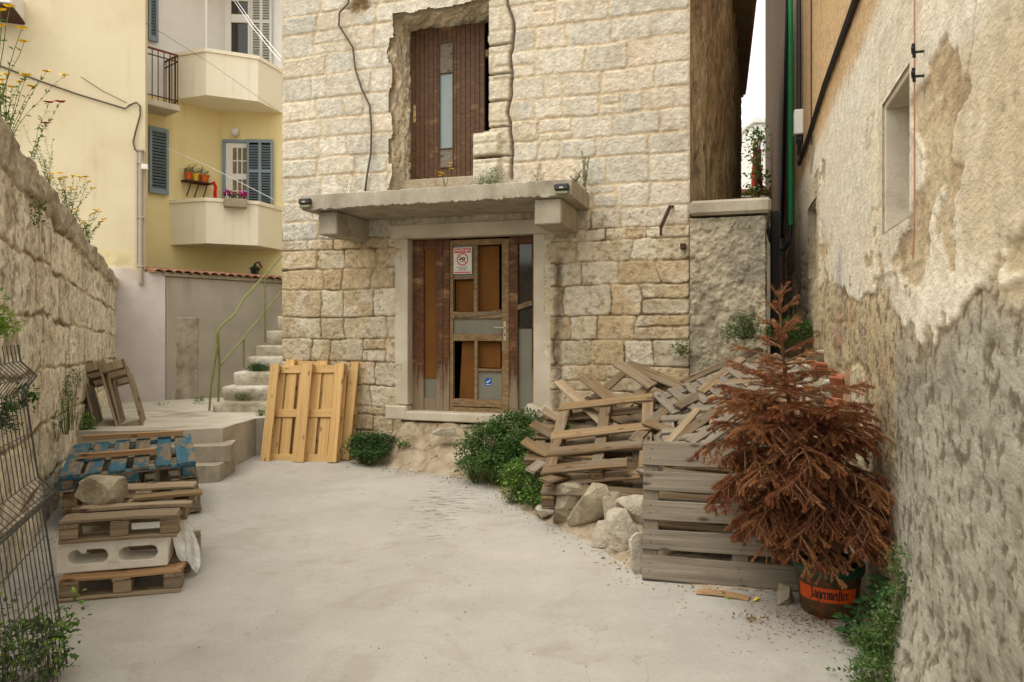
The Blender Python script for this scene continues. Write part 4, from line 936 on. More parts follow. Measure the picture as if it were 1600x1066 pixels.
# ------------------------------------------------------------------ left stone garden wall
lwall = thing('stone_wall', 'tall old wall of large weathered limestone blocks with a crumbling cement top on the left', 'wall', (-4, 6.4, 0))
def make_left_wall():
    L = LW.len; ys = [1.0]
    while ys[-1] < 12.95: ys.append(min(12.95, ys[-1] + max(.010, .0042 * ys[-1])))
    ys = np.array(ys); ss = (ys - 1) / LW.t.y
    zt = 2.82 - .0477 * (ys - 4.56)
    nz = 215
    tt = np.linspace(0, 1, nz)
    S = np.broadcast_to(ss, (nz, len(ss))).copy(); Zt = np.broadcast_to(zt, S.shape); T = tt[:, None]
    Zt = Zt + (fbm(S * 3, 0 * S, 0, 139, 4, .6) - .5) * .10
    Z = -.05 + T * (Zt + .05); Zn = T * 2.62
    sag = (fbm(S * .7, Z * .3, 0, 140, 3) - .5) * .10
    lay = (np.array([-.1, .36, .80, 1.22, 1.62, 2.03, 2.42, 3.0]), [], .0)
    rg = np.random.RandomState(5)
    for i in range(7):
        xs = [0.0]
        while xs[-1] < L: xs.append(xs[-1] + rg.uniform(.45, 1.15))
        lay[1].append((np.array(xs), rg.uniform(0, 1, (len(xs) + 1, 8))))
    wx = (fbm(S * 5, Z * 5, 0, 141, 3) - .5) * .09; wz = sag + (fbm(S * 7, Z * 7, 0, 142, 3) - .5) * .06
    d, r, lx, lz = stone_eval(lay, S + wx, np.clip(Zn + wz, -.09, 2.95))
    j = fbm(S * 1.8, Z * 1.8, 0, 143, 4)
    jw = .003 + .020 * sst(.42, .72, j)
    body = sst(jw * .4, jw + .014, d)
    top = sst(2.40, 2.46, Zn + wz + .22 * (fbm(S * 2.2, Z * 2.2, 0, 155, 4) - .5))
    rough = fbm(S * .6 * 6, Z * 6, r[..., 0] * 4, 144, 6, .62) - .5; pit = sst(.60, .70, fbm(S * .6 * 22, Z * 16, 0, 145, 4, .6))
    h = body * (.018 + .014 * (r[..., 2] - .5) + .020 * rough) - .008 * pit + .006 * (fbm(S * .6 * 40, Z * 40, 0, 146, 3) - .5)
    h += top * (.03 + .07 * (fbm(S * .6 * 5, Z * 5, 0, 147, 5, .6) - .5))
    c = lerp(np.broadcast_to(lin(230, 221, 200), (*S.shape, 3)), lin(216, 205, 180), sst(.40, .64, fbm(S * .6 * 2, Z * 2, r[..., 1] * 3, 148, 5, .6)))
    c = c * (.93 + .14 * r[..., 3])[..., None]
    c = lerp(c, lin(226, 219, 202), .7 * sst(.53, .66, fbm(S * .6 * 3, Z * 3, 7, 149, 5, .6)))
    c = lerp(c, lin(140, 124, 98), .7 * sst(.57, .69, fbm(S * .6 * 10, Z * 6, 3, 150, 5, .65)))
    c = lerp(lerp(np.broadcast_to(lin(128, 108, 82), c.shape), lin(190, 174, 144), sst(.58, .46, j)), c, body)
    c = lerp(c, lin(112, 98, 78), .5 * pit)
    strk = sst(.56, .68, fbm(S * .6 * 5, Z * .5, 0, 151, 4)) * sst(1.2, 2.3, Zn); c = lerp(c, lin(140, 122, 92), .35 * strk)
    gt = lerp(np.broadcast_to(lin(178, 167, 146), c.shape), lin(140, 128, 108), sst(.42, .62, fbm(S * .6 * 7, Z * 7, 0, 152, 5, .6)))
    c = lerp(c, gt, top * .85)
    V = LW.W(S, Z, h)
    # top and back
    nb = 16; n_ = np.linspace(0, -.45, nb)[:, None]; St = np.broadcast_to(ss, (nb, len(ss))); Nt = h[-1][None, :] + np.broadcast_to(n_, St.shape)
    Zt2 = np.broadcast_to(Z[-1], St.shape) + (fbm(St * 8, Nt * 8, 0, 153, 5, .6) - fbm(St * 8, np.broadcast_to(h[-1], St.shape) * 8, 0, 153, 5, .6)) * .12 + .03 * np.sin(np.linspace(0, np.pi, nb))[:, None]
    Vt = LW.W(St, Zt2, Nt); ct = np.broadcast_to(lin(166, 154, 132), Vt.shape)
    Vb = LW.W(St[-1:], np.zeros_like(St[-1:]) - .05, Nt[-1:]); 
    V = np.concatenate([V, Vt[1:], Vb], 0); c = np.concatenate([c, ct[1:], ct[-1:]], 0)
    grid_obj('wall', V, np.clip(c, 0, 1), M['oldstone'], lwall, smooth=False)
    e = MB(); k = [V[i, -1] for i in range(0, V.shape[0], 4)] + [V[-1, -1]]; e.add(k, [tuple(range(len(k)))]); e.build('wall_end', M['patch'], lwall)
make_left_wall()

# ------------------------------------------------------------------ raised platform, small steps, stair
def make_platform():
    PL = [(-5.1, 7.75), (-3.62, 7.93), (-3.2, 8.14), (-3.23, 8.6), (-3.24, 9.32), (-2.95, 9.5), (-2.7, 9.8), (-2.3, 15), (-4.3, 15.6), (-7.5, 13.5), (-7.1, 12)]
    zf = lambda x, y: .50 - .031 * (y - 8)
    b = MB(); n = len(PL)
    b.add([(x, y, zf(x, y)) for x, y in PL] + [(x, y, -.1) for x, y in PL], [tuple(range(n)), tuple(range(n, 2 * n))[::-1]] + [(i, n + i, n + (i + 1) % n, (i + 1) % n) for i in range(n)])
    o = b.build('concrete_path', [M['pathtop']]); o['kind'] = 'structure'
    st = thing('concrete_steps', 'two small rough concrete steps up to the raised path beside the blue pallet', 'steps', (-3.4, 7.8, 0))
    for i in range(2):
        b = MB(); z1 = .17 * (i + 1); y0 = 7.55 + .22 * i
        V = [(-3.95, y0 - .03), (-3.10 + .02 * i, y0 + .10), (-3.06 + .03 * i, y0 + .17), (-3.12, y0 + .75 - .2 * i), (-3.95, 8.1)]
        b.poly_prism(V, -.02 if i == 0 else z1 - .168, z1); b.build('step', M['concrete'], st)
M['pathtop'] = surf('path_concrete', lin(168, 160, 144), lin(190, 183, 169), 2.2, 40, .006, third=lin(138, 127, 106), tscale=1.4, tr=(.55, .7))
make_platform()
def make_stair():
    t = thing('stone_stair', 'worn white stone stair climbing between the stone house and the grey wall', 'stairs', (-3.6, 11, .4))
    rows = [(330, 645, 630), (345, 630, 605), (363, 605, 582), (383, 582, 558), (398, 558, 540), (415, 540, 517), (432, 517, 494), (449, 494, 472)]
    for k, (u, vb, vt) in enumerate(rows):
        Y = 10.25 + .30 * k; zt = CH - (vt - HV) / F * (Y); x0 = (u - 800) / F * Y
        n = 14; b = MB(); nx = 26
        xs = np.linspace(x0, -1.95 + .10 * k, nx)
        prof = [(0.03, zt - .21), (.01, zt - .12), (0, zt - .03), (.012, zt - .006), (.04, zt), (.2, zt + .002), (.48, zt + .003)]
        V = np.array([[(x + (.02 if j in (0,) else 0), Y + dy - .02 * (x - x0), z) for x in xs] for j, (dy, z) in enumerate(prof)])
        kk = fbm(V[..., 0] * 6, V[..., 1] * 6, V[..., 2] * 6, 160 + k, 4, .6) - .5
        V[..., 1] += kk * .035; V[..., 2] += kk * .018
        V[:, 0, 0] += .02; c = lerp(np.broadcast_to(lin(176, 168, 150), V.shape), lin(204, 198, 184), sst(.4, .6, fbm(V[..., 0] * 3, V[..., 2] * 8, V[..., 1], 170 + k, 4)))
        c = lerp(c, lin(132, 120, 96), .7 * sst(.54, .66, fbm(V[..., 0] * 5, V[..., 2] * 9, 2, 180 + k, 4)))
        s = grid_obj('step', V, c, M['wallstone'], t)
        e = MB(); e.add([V[j, 0] for j in range(len(prof))] + [(x0 + .02, Y + .48, zt - .21)], [tuple(range(len(prof) + 1))]); e.build('step_end', M['palerock'], t)
    # green handrail: bent pipe with posts
    g = thing('stair_railing', 'thin bent green pipe handrail at the foot of the stone stair', 'railing', (-4.3, 10.3, .4))
    pt = lambda u, v, Y: P(u, v, Y)
    b = MB(); b.tube([pt(327, 642, 10.2), pt(330, 600, 10.22), pt(340, 540, 10.25), pt(338, 522, 10.25), pt(345, 510, 10.3), pt(366, 492, 10.8), pt(380, 468, 11.2), pt(405, 440, 11.9), pt(440, 400, 12.8)], .016, 7); b.build('handrail', M['greenrail'], g)
    b = MB(); b.tube([pt(341, 628, 10.3), pt(343, 570, 10.3), pt(340, 520, 10.26)], .016, 7); b.build('post', M['greenrail'], g)
    b = MB(); b.tube([pt(345, 570, 10.31), pt(378, 532, 11.1), pt(410, 492, 12.0), pt(440, 455, 12.8)], .014, 7); b.build('middle_rail', M['greenrail'], g)
    for (u, vb, vt, Y) in ((381, 575, 530, 11.15), (414, 535, 433, 12.05)):
        b = MB(); b.tube([pt(u, vb, Y), pt(u, vt, Y)], .013, 7); b.build('post', M['greenrail'], g)
make_stair()

# ------------------------------------------------------------------ yellow house and grey wall behind
yh = thing('yellow_house', 'yellow plastered apartment house with bowed balconies and blue grey shutters behind the yard', 'house', (-6.3, 13, 0))
W1 = Fr((-11.0, 12.64 - .35 * 4.71), (-6.29, 12.64)); W1b = Fr((-11.0, 12.64 - .35 * 4.71), (-6.0, 12.74))
K = (-6.05, 15.3); LL = Fr((-7.01, 14.15), K); MM = Fr(K, (-2.9, 15.55))
def make_yellow_house():
    b = MB(); b.fbox(W1, 0, W1.len, 2.6, 9.6, -.25, 0, 0, .01); b.build('wall', M['yellow'], yh)
    # lower whitewashed part stands a little proud and runs on to the corner of the grey wall
    ss = np.linspace(0, W1b.len, 200); zs = np.arange(-.05, 2.95, .02); S, Z = np.meshgrid(ss, zs)
    e = Z - 2.55 - .5 * (fbm(S * 1.5, Z * 1.5, 0, 190, 4) - .5); m = sst(-.03, .03, e)
    c = lerp(np.broadcast_to(lin(204, 196, 192), (*S.shape, 3)), lin(214, 200, 158), m); c = lerp(c, lin(188, 170, 136), .6 * sst(.54, .62, fbm(S * 3, Z * 3, 0, 191, 4)) * np.exp(-(e / .25) ** 2))
    h = .022 - .012 * m + .01 * (fbm(S * 4, Z * 4, 0, 192, 4) - .5)
    ls = W1b.s(224)
    keep = ~((S[:-1, :-1] > ls) & (Z[:-1, :-1] > 2.56))
    grid_obj('plinth', W1b.W(S, Z, h), c, M['softplaster'], yh, keep=keep)
    b = MB()
    c0 = W1.w(W1.len, 0); c1 = LL.w(0, 0)
    b.add([(c0.x, c0.y, 2.5), (c1.x, c1.y, 2.5), (c1.x, c1.y, 9.6), (c0.x, c0.y, 9.6)], [(0, 1, 2, 3)]); b.build('side_wall', M['yellow'], yh)
    for fr in (LL, MM):
        b = MB(); b.fbox(fr, 0, fr.len, 0, 3.24, -.2, 0, 0, .001); b.fbox(fr, 0, fr.len, 3.24, 6.1, -.2, 0, 0, .001); b.build('wall', M['lemon'] , yh)
        b = MB(); b.fbox(fr, 0, fr.len, 6.102, 9.6, -.2, .0, 0, .001); b.build('upper_wall', M['white'], yh)
    b = MB(); b.add([(-11, 11, 9.6), (-6.2, 12.6, 9.6), (-6.9, 14.1, 9.6), (-6.0, 15.3, 9.6), (-2.9, 15.5, 9.6), (-2.9, 22, 9.6), (-11, 22, 9.6)], [tuple(range(7))]); 
    b.add([(-11, 11, 0), (-11, 22, 0), (-11, 22, 9.6), (-11, 11, 9.6)], [(0, 1, 2, 3)]); b.add([(-11, 22, 0), (-2.9, 22, 0), (-2.9, 22, 9.6), (-11, 22, 9.6)], [(0, 1, 2, 3)]); b.add([(-2.9, 22, 0), (-2.9, 15.5, 0), (-2.9, 15.5, 9.6), (-2.9, 22, 9.6)], [(0, 1, 2, 3)])
    b.build('roof', M['tile'], yh)
    # balconies
    A, B_, C_, D_ = (-6.75, 14.5), (-5.90, 14.2), (-5.04, 14.6), (-4.80, 15.42)
    for (z0, z1) in ((3.24, 4.12), (6.1, 7.0), (8.95, 9.8)):
        b = MB(); b.poly_prism([A, B_, C_, D_, (K[0] - .05, K[1] + .05)], z0, z0 + .14)
        bal = b.build('balcony', M['cream'], yh, Vector((-5.7, 14.8, z0)))
        q = MB(); out = [A, B_, C_, D_]; cen = Vector((-5.75, 15.0))
        inn = [tuple(Vector(p) + (cen - Vector(p)).normalized() * .13) for p in out]
        for i in range(3):
            q.poly_prism([out[i], out[i + 1], inn[i + 1], inn[i]], z0 + .14, z1 - .07)
        q.build('parapet', M['cream'], bal)
        q = MB(); o2 = [tuple(Vector(p) + (Vector(p) - cen).normalized() * .035) for p in out]
        for i in range(3): q.poly_prism([o2[i], o2[i + 1], inn[i + 1], inn[i]], z1 - .068, z1)
        q.build('coping', M['cream'], bal)
    q = MB(); p = P(322, 60, 14.28); q.tube([(p.x, p.y, 7.0), (p.x, p.y, 8.95)], .028, 8); q.build('post', M['white'], yh)
    # window door of the lower balcony on the back wall
    def shutter(name, fr, s0, s1, z0, z1, n, mat, pitch=.055, split=True):
        b = MB(); w = .05
        b.fbox(fr, s0, s0 + w, z0, z1, n, n + .04); b.fbox(fr, s1 - w, s1, z0, z1, n, n + .04)
        b.fbox(fr, s0 + w, s1 - w, z0, z0 + .10, n, n + .038); b.fbox(fr, s0 + w, s1 - w, z1 - .07, z1, n, n + .038)
        if split:
            zm = z0 + (z1 - z0) * .68; b.fbox(fr, s0 + w, s1 - w, zm - .03, zm + .03, n, n + .039); sm = (s0 + s1) / 2; b.fbox(fr, sm - .03, sm + .03, z0 + .1, z1 - .07, n, n + .037)
        z = z0 + .11
        while z < z1 - .09:
            Mx = Matrix(((fr.t.x, fr.n.x, 0, 0), (fr.t.y, fr.n.y, 0, 0), (0, 0, 1, 0), (0, 0, 0, 1))); Mx.translation = fr.w((s0 + s1) / 2, z + .012, n + .018)
            b.box(Mx @ Matrix.Rotation(R(-48), 4, 'X'), s1 - s0 - 2 * w, .008, pitch * .72, 0, .001); z += pitch
        b.fbox(fr, s0 + w * .5, s1 - w * .5, z0 + .05, z1 - .03, n - .006, n - .002, 1, .0005)
        return b.build(name, [mat, M['black']], yh)
    def french(u0, u1, vt, z0, frmat, blue):
        s0, s1 = MM.s(u0), MM.s(u1); zt = MM.uv((u0 + u1) / 2, vt)[1]
        b = MB(); f = .07
        b.fbox(MM, s0, s0 + f, z0, zt, 0, .05); b.fbox(MM, s1 - .01, s1 + .04, z0, zt, 0, .05); b.fbox(MM, s0, s1 + .04, zt - f, zt, 0, .055)
        w = b.build('window', blue, yh, MM.w((s0 + s1) / 2, z0, 0))
        b = MB(); a, c_ = s0 + f, s1 - .01; zr = zt - f; zm = z0 + (zr - z0) * .66
        for x in (a, (a + c_) / 2 + .1, c_ - .05): pass
        b.fbox(MM, a, a + .14, z0, zr, .001, .035); b.fbox(MM, c_ - .03, c_, z0, zr, .001, .035)
        for (p_, q_) in ((zr - .10, zr), (zm - .06, zm + .06), (z0, z0 + .1)): b.fbox(MM, a + .14, c_ - .03, p_, q_, .001, .033)
        wd = c_ - .03 - a - .14
        for k in (1, 2): x = a + .14 + wd * k / 3; b.fbox(MM, x - .012, x + .012, z0 + .1, zr - .1, .001, .03)
        for z in (zm + (zr - .1 - zm) * .5 + .03, zm - .3): b.fbox(MM, a + .14, c_ - .03, z - .012, z + .012, .001, .029)
        b.build('frame', M['white'], w)
        b = MB(); b.fbox(MM, a + .1, c_, z0 + .05, zr - .05, .001, .012, 0, .0005); b.build('pane', M['curtain'], w)
        return s1, zt
    s1, zt = french(348, 389, 219, 3.4, None, M['shutter'])
    shutter('shutter', MM, s1 - .02, MM.s(428), 3.45, zt, .07, M['shutter'])
    # upper balcony: white door, louvred shutter
    s0 = MM.s(352); s1 = MM.s(392); zt = 8.6
    b = MB(); z0 = 6.3
    b.fbox(MM, s0, s0 + .13, z0, zt, 0, .05); b.fbox(MM, s1 - .05, s1, z0, zt, 0, .05); b.fbox(MM, s0 + .13, s1 - .05, 7.95, 8.12, 0, .048); b.fbox(MM, s0 + .13, s1 - .05, zt - .2, zt, 0, .048)
    w = b.build('window', M['white'], yh, MM.w((s0 + s1) / 2, z0, 0)); b = MB(); b.fbox(MM, s0 + .12, s1 - .04, z0, zt - .1, .001, .012, 0, .0005); b.build('pane', M['darkglass'], w)
    shutter('shutter', MM, s1 + .01, MM.s(426), 6.4, 8.7, .05, M['shutterwhite'])
    # shuttered windows of the recessed strip
    def strip(u0, u1, z0, z1, mat): shutter('shutter', LL, LL.s(u0), LL.s(u1), z0, z1, .04, mat, .06, False)
    zt = LL.uv(240, 199)[1]; zb = LL.uv(240, 303)[1]; strip(231, 261, zb, zt, M['shutter'])
    strip(229.5, 245, LL.uv(238, 66)[1], 8.9, M['shutter'])
    # little iron balcony over it
    sa, sb = LL.s(226), LL.s(262); n1 = .55
    z = LL.uv(246, 170)[1]; b = MB(); b.fbox(LL, sa - .3, sb - .02, z - .12, z, -.0, n1, 0, .01); sl_ = b.build('iron_balcony', M['cream_concrete'], yh, LL.w(sb, z, 0))
    b = MB(); zr = z + .95
    for q in (sa - .2 + .11 * i for i in range(14)):
        if q < sb - .04: b.tube([LL.w(q, z, n1 - .03), LL.w(q, zr, n1 - .03)], .009, 5)
    for k in range(5): b.tube([LL.w(sb - .05, z, n1 - .03 - .12 * k), LL.w(sb - .05, zr, n1 - .03 - .12 * k)], .009, 5)
    for zz in (z + .08, zr - .12): b.tube([LL.w(sa - .3, zz, n1 - .03), LL.w(sb - .05, zz, n1 - .03), LL.w(sb - .05, zz, .0)], .012, 5)
    b.build('railing', M['iron'], sl_)
    b = MB(); b.tube([LL.w(sa - .3, zr, n1 - .03), LL.w(sb - .05, zr, n1 - .03), LL.w(sb - .05, zr, .0)], .022, 6); b.build('handrail', M['redrail'], sl_)
    # drainpipe
    b = MB(); s = W1.s(220.5); zt = W1.uv(220, 238)[1]; zb = W1.uv(220, 444)[1]
    b.tube([W1.w(s, zb, .06), W1.w(s, zt, .06)], .036, 10); b.tube([W1.w(s - .055, zb + .35, .05), W1.w(s - .055, zt - .05, .05)], .02, 8)
    for zz in (zb + .3, (zb + zt) / 2, zt - .2): b.fbox(W1, s - .06, s + .05, zz - .012, zz + .012, .0, .10)
    b.fbox(W1, s - .05, s + .05, zt, zt + .03, .0, .11); dp = b.build('drainpipe', M['pvc'], yh)
    b = MB(); z = W1.uv(222, 263)[1]; b.fbox(W1, s + .02, s + .12, z - .04, z + .05, .05, .14, 0, .01); b.build('camera_box', M['white'], dp)
    # canopy box at the top left corner
    b = MB(); s0_, s1_ = W1.s(-60), W1.s(38); z0_ = W1.uv(10, 31)[1]; b.fbox(W1, s0_, s1_, z0_, z0_ + .35, -.02, .7, 0, .02); b.fbox(W1, s0_, s1_ + .01, z0_ - .05, z0_ - .002, -.02, .72, 1, .01); b.build('window_box', [M['white'], M['iron']], yh)
make_yellow_house()
def make_grey_wall():
    t = thing('grey_wall', 'smooth grey rendered wall with a patched blocked niche and clay tile edge beside the stair', 'wall', (-5.5, 13.4, 0))
    f = Fr((-6.0, 12.74), (-4.35, 15.05))
    z1 = 2.50
    b = MB(); b.fbox(f, .005, f.len, -.1, z1, -.25, 0, 0, .015); b.build('wall', M['greyrender'], t)
    # blocked niche, raised slightly and rough
    s0, s1 = f.s(274), f.s(311); za, zb = .30, f.uv(292, 494)[1]
    ss = np.linspace(s0 - .06, s1 + .06, 60); zs = np.linspace(za, zb + .05, 110); S, Z = np.meshgrid(ss, zs)
    mask = sst(0, .05, S - s0 + .07 * (fbm(S * 6, Z * 6, 0, 200, 3) - .5)) * sst(0, .05, s1 - S + .07 * (fbm(S * 6, Z * 6, 0, 201, 3) - .5)) * sst(0, .04, zb - Z)
    h = -.01 + .035 * mask + .02 * mask * (fbm(S * 9, Z * 9, 0, 202, 4) - .5)
    grid_obj('patch', f.W(S, Z, h), None, M['patch'], t)
    b = MB(); b.fbox(f, -.06, f.len, z1 + .001, z1 + .06, -.30, .05, 0, .015)
    b.build('coping', M['concrete'], t)
    x = -.25; k = MB()
    while x < f.len + .2:
        pts = []; n = 7
        for j in range(n + 1):
            a = math.pi * j / n; pts.append((x + .09 - .085 * math.cos(a), z1 + .065 + .05 * math.sin(a)))
        vs = [f.w(p[0], p[1], .10) for p in pts] + [f.w(p[0], p[1] + .06, -.32) for p in pts] + [f.w(p[0], p[1] - .014, .10) for p in pts] + [f.w(p[0], p[1] + .046, -.32) for p in pts]; m = n + 1
        k.add(vs, [(i, i + 1, m + i + 1, m + i) for i in range(n)] + [(2 * m + i, i, i + 1, 2 * m + i + 1)[::-1] for i in range(n)] + [(2 * m + i, 3 * m + i, 3 * m + i + 1, 2 * m + i + 1) for i in range(n)]); x += .172
    k.build('tiles', M['tile'], t)
make_grey_wall()
# ------------------------------------------------------------------ pallets and boards
def board_mesh(name, L, w, t, seed, mats, rough=1.0, nails=(), taper=0.0, broken=0.0):
    """board along local x, centred; w along y, t along z"""
    rg = random.Random(seed); n = max(4, int(L / .07)); c = min(.004, t * .25); vs = []; fs = []; ms = []
    hy, hz = w / 2, t / 2
    prof = [(-hy, -hz + c), (-hy + c, -hz), (hy - c, -hz), (hy, -hz + c), (hy, hz - c), (hy - c, hz), (-hy + c, hz), (-hy, hz - c)]
    bow = rg.uniform(-.004, .004) * rough; tw = rg.uniform(-.01, .01) * rough; ph = rg.uniform(0, 99)
    for i in range(n + 1):
        f = i / n; x = -L / 2 + L * f
        for k, (y, z) in enumerate(prof):
            e = 0
            if i in (0, n): e = rg.uniform(-.006, .004) * rough
            if broken and i == n: e = -abs(mnoise.noise(Vector((y * 40, ph, 3)))) * broken
            wy = mnoise.noise(Vector((x * 3, ph, k // 4))) * .003 * rough; wz = mnoise.noise(Vector((x * 5, ph + 9, k))) * .0012 * rough
            sg = 1 if y > 0 else -1
            yy = y + wy + sg * mnoise.noise(Vector((x * 14, ph + 30, sg))) * .0018 * rough
            vs.append((x + e, yy * (1 - taper * f), z + wz + bow * (1 - (2 * f - 1) ** 2) * 2 + tw * (f - .5) * y * 4))
    for i in range(n):
        for k in range(8):
            k2 = (k + 1) % 8; fs.append((i * 8 + k, (i + 1) * 8 + k, (i + 1) * 8 + k2, i * 8 + k2)); ms.append(0)
    fs.append(tuple(range(8))); ms.append(0); fs.append(tuple(n * 8 + k for k in range(8))[::-1]); ms.append(0)
    for (x, y) in nails:
        b = len(vs); r = .0045
        for k in range(6): vs.append((x + r * math.cos(k * 1.047), y + r * math.sin(k * 1.047), hz + .0022 + bow * 2 * (1 - (2 * x / L) ** 2)))
        fs.append(tuple(b + k for k in range(6))); ms.append(1)
    me = bpy.data.meshes.new(name); me.from_pydata(vs, [], fs)
    for m in mats: me.materials.append(m)
    me.polygons.foreach_set('material_index', ms); me.validate(); me.update(); return me
_blk = {}
def block_mesh(sx, sy, sz, mat, var):
    k = (round(sx, 3), round(sy, 3), round(sz, 3), mat.name, var)
    if k not in _blk:
        b = MB(); b.box(Matrix.Identity(4), sx, sy, sz, 0, .004); me = bpy.data.meshes.new('block'); me.from_pydata(b.v, [], b.f); me.materials.append(mat); me.update(); _blk[k] = me
    return _blk[k]
def child(name, me, par, x, y, z, rz=0, rx=0, ry=0):
    o = bpy.data.objects.new(name, me); col.objects.link(o); o.parent = par; o.location = (x, y, z); o.rotation_euler = (rx, ry, rz); return o
def frame3(P0, P1, P2):
    x = (P1 - P0); L = x.length; x.normalize(); y = P2 - P0; y = y - x * y.dot(x); W = y.length; y.normalize(); z = x.cross(y)
    return Matrix(((x.x, y.x, z.x, P0.x), (x.y, y.y, z.y, P0.y), (x.z, y.z, z.z, P0.z), (0, 0, 0, 1))), L, W
def pallet(name, label, P0, P1, P2, mat, nb=5, group=None, flip=False, bw=.10, seed=0, miss=(), short={}, rough=1.0, H=.138, nails=True, L=None, W=None, bmat=None, alt=None, edgeb=.145, nbot=3, nstr=3):
    """deck top at local z=0, P0 a deck corner, x along the deck boards; flip = the underside faces +z"""
    M4, l, w = frame3(P0, P1, P2); L = L or l; W = W or w; rg = random.Random(seed)
    t = thing(name, label, 'pallet', (0, 0, 0), group); t.matrix_world = M4
    ml = [mat, M['iron']]; sg = 1 if not flip else -1
    zz = lambda d: (-d if not flip else -H + d)
    T = .021
    xs = [.05 + (L - .1) * i / (nstr - 1) for i in range(nstr)]
    for i in range(nb):
        if i in miss: continue
        b_ = edgeb if (edgeb and i in (0, nb - 1)) else bw
        y = b_ / 2 + (W - b_) * i / (nb - 1) if nb > 1 else W / 2
        Lb = L * short.get(i, 1.0); nl = []
        if nails:
            for x in xs:
                for d in (-.022, .024): nl.append((x - L / 2 + rg.uniform(-.008, .008), d + rg.uniform(-.008, .008)))
        m2 = alt[1] if alt and i in alt[0] else mat
        me = board_mesh('deck_board', Lb, b_ * rg.uniform(.96, 1.03), T, seed * 50 + i, [m2, M['iron']], rough, nl, broken=.05 if i in short else 0)
        child('deck_board', me, t, Lb / 2 if not short.get(i, 1) < 0 else 0, y + rg.uniform(-.004, .004) * rough, zz(T / 2) + rg.uniform(-.001, .001), rg.uniform(-.006, .006) * rough)
    for i, x in enumerate(xs):
        me = board_mesh('stringer_board', W, .10, T, seed * 50 + 20 + i, ml, rough); child('stringer_board', me, t, x, W / 2, zz(T * 1.5 + .002), R(90))
    hb = H - 3 * T - .006
    for i, x in enumerate(xs):
        for j in range(3):
            me = block_mesh(.10, .14 if j == 1 else .10, hb, bmat or mat, (i + j) % 3); child('block', me, t, min(max(x, .05), L - .05) + rg.uniform(-.004, .004), .05 + (W - .1) * j / 2, zz(T * 2 + .003 + hb / 2), rg.uniform(-.02, .02))
    for j in range(nbot):
        y = .05 + (W - .1) * j / max(1, nbot - 1)
        me = board_mesh('bottom_board', L, .118 if j != 1 else .145, T, seed * 50 + 30 + j, ml, rough); child('bottom_board', me, t, L / 2, y, zz(H - T / 2))
    return t
def loose_board(name, label, A, B, w, t, mat, up=Vector((0, 0, 1)), seed=0, group='loose boards on the rubble heap', rough=1.3, cat='board', broken=.0):
    d = B - A; L = d.length; x = d.normalized(); y = up.cross(x).normalized(); z = x.cross(y)
    me = board_mesh(name, L, w, t, seed, [mat], rough, broken=broken); o = bpy.data.objects.new(name, me); col.objects.link(o)
    m = (A + B) / 2; o.matrix_world = Matrix(((x.x, y.x, z.x, m.x), (x.y, y.y, z.y, m.y), (x.z, y.z, z.z, m.z), (0, 0, 0, 1)))
    return tag(o, label, cat, group)
def rock_mesh(name, sx, sy, sz, seed, mats, nf=9, sub=3, amp=.06):
    rg = random.Random(seed)
    import bmesh
    bm = bmesh.new(); bmesh.ops.create_icosphere(bm, subdivisions=sub, radius=1)
    pl = []
    for k in range(nf):
        d = Vector((rg.gauss(0, 1), rg.gauss(0, 1), rg.gauss(0, .8))).normalized(); pl.append((d, rg.uniform(.54, .84)))
    for v in bm.verts:
        p = v.co.normalized(); p = Vector([math.copysign(abs(c) ** .55, c) for c in p])
        for d, k in pl:
            e = p.dot(d) - k
            if e > 0: p = p - d * e * .97
        q = p * 1.7 + Vector((seed * 3.1, 0, 0)); p = p * (1 + amp * (mnoise.noise(q) + .5 * mnoise.noise(q * 2.7) + .3 * mnoise.noise(q * 6)))
        v.co = Vector((p.x * sx, p.y * sy, p.z * sz))
    me = bpy.data.meshes.new(name); bm.to_mesh(me); bm.free(); me.materials.append(mats)
    me.polygons.foreach_set('use_smooth', [True] * len(me.polygons)); 
    try: me.set_sharp_from_angle(angle=R(24))
    except Exception: pass
    return me
def rock(name, label, cat, c, s, seed, mat, rz=0, group=None, nf=9, rx=0):
    me = rock_mesh(name, s[0] / 2, s[1] / 2, s[2] / 2, seed, mat, nf); o = bpy.data.objects.new(name, me); col.objects.link(o); o.location = c; o.rotation_euler = (rx, 0, rz)
    return tag(o, label, cat, group)

# two fresh pine pallets leaning on the house wall (undersides showing)
gp = 'fresh pine pallets leaning on the house'
def new_pallets():
    # front pallet: bottom right, top right, bottom left
    br = P(524, 722, 8.72); br.z = .01; bl = P(393, 718, 8.92); bl.z = .01
    tr = P(537, 562, 9.02); 
    up = (tr - br); up = up.normalized() * 1.2
    n_ = thing
    pallet('wooden_pallet', 'front fresh pine pallet with its underside facing the yard', br, br + up, bl, M['newwood'], 6, gp, True, .13, 1, rough=.5, L=1.2, W=.96, H=.144)
    br2 = P(544, 720, 8.90); br2.z = .01; tr2 = P(560, 560, 9.14); bl2 = P(420, 716, 9.1); bl2.z = .01; up2 = (tr2 - br2).normalized() * 1.2
    pallet('wooden_pallet', 'rear fresh pine pallet squeezed between the front pallet and the stone wall', br2, br2 + up2, bl2, M['newwood'], 6, gp, True, .13, 2, rough=.5, L=1.2, W=.96, H=.144)
new_pallets()

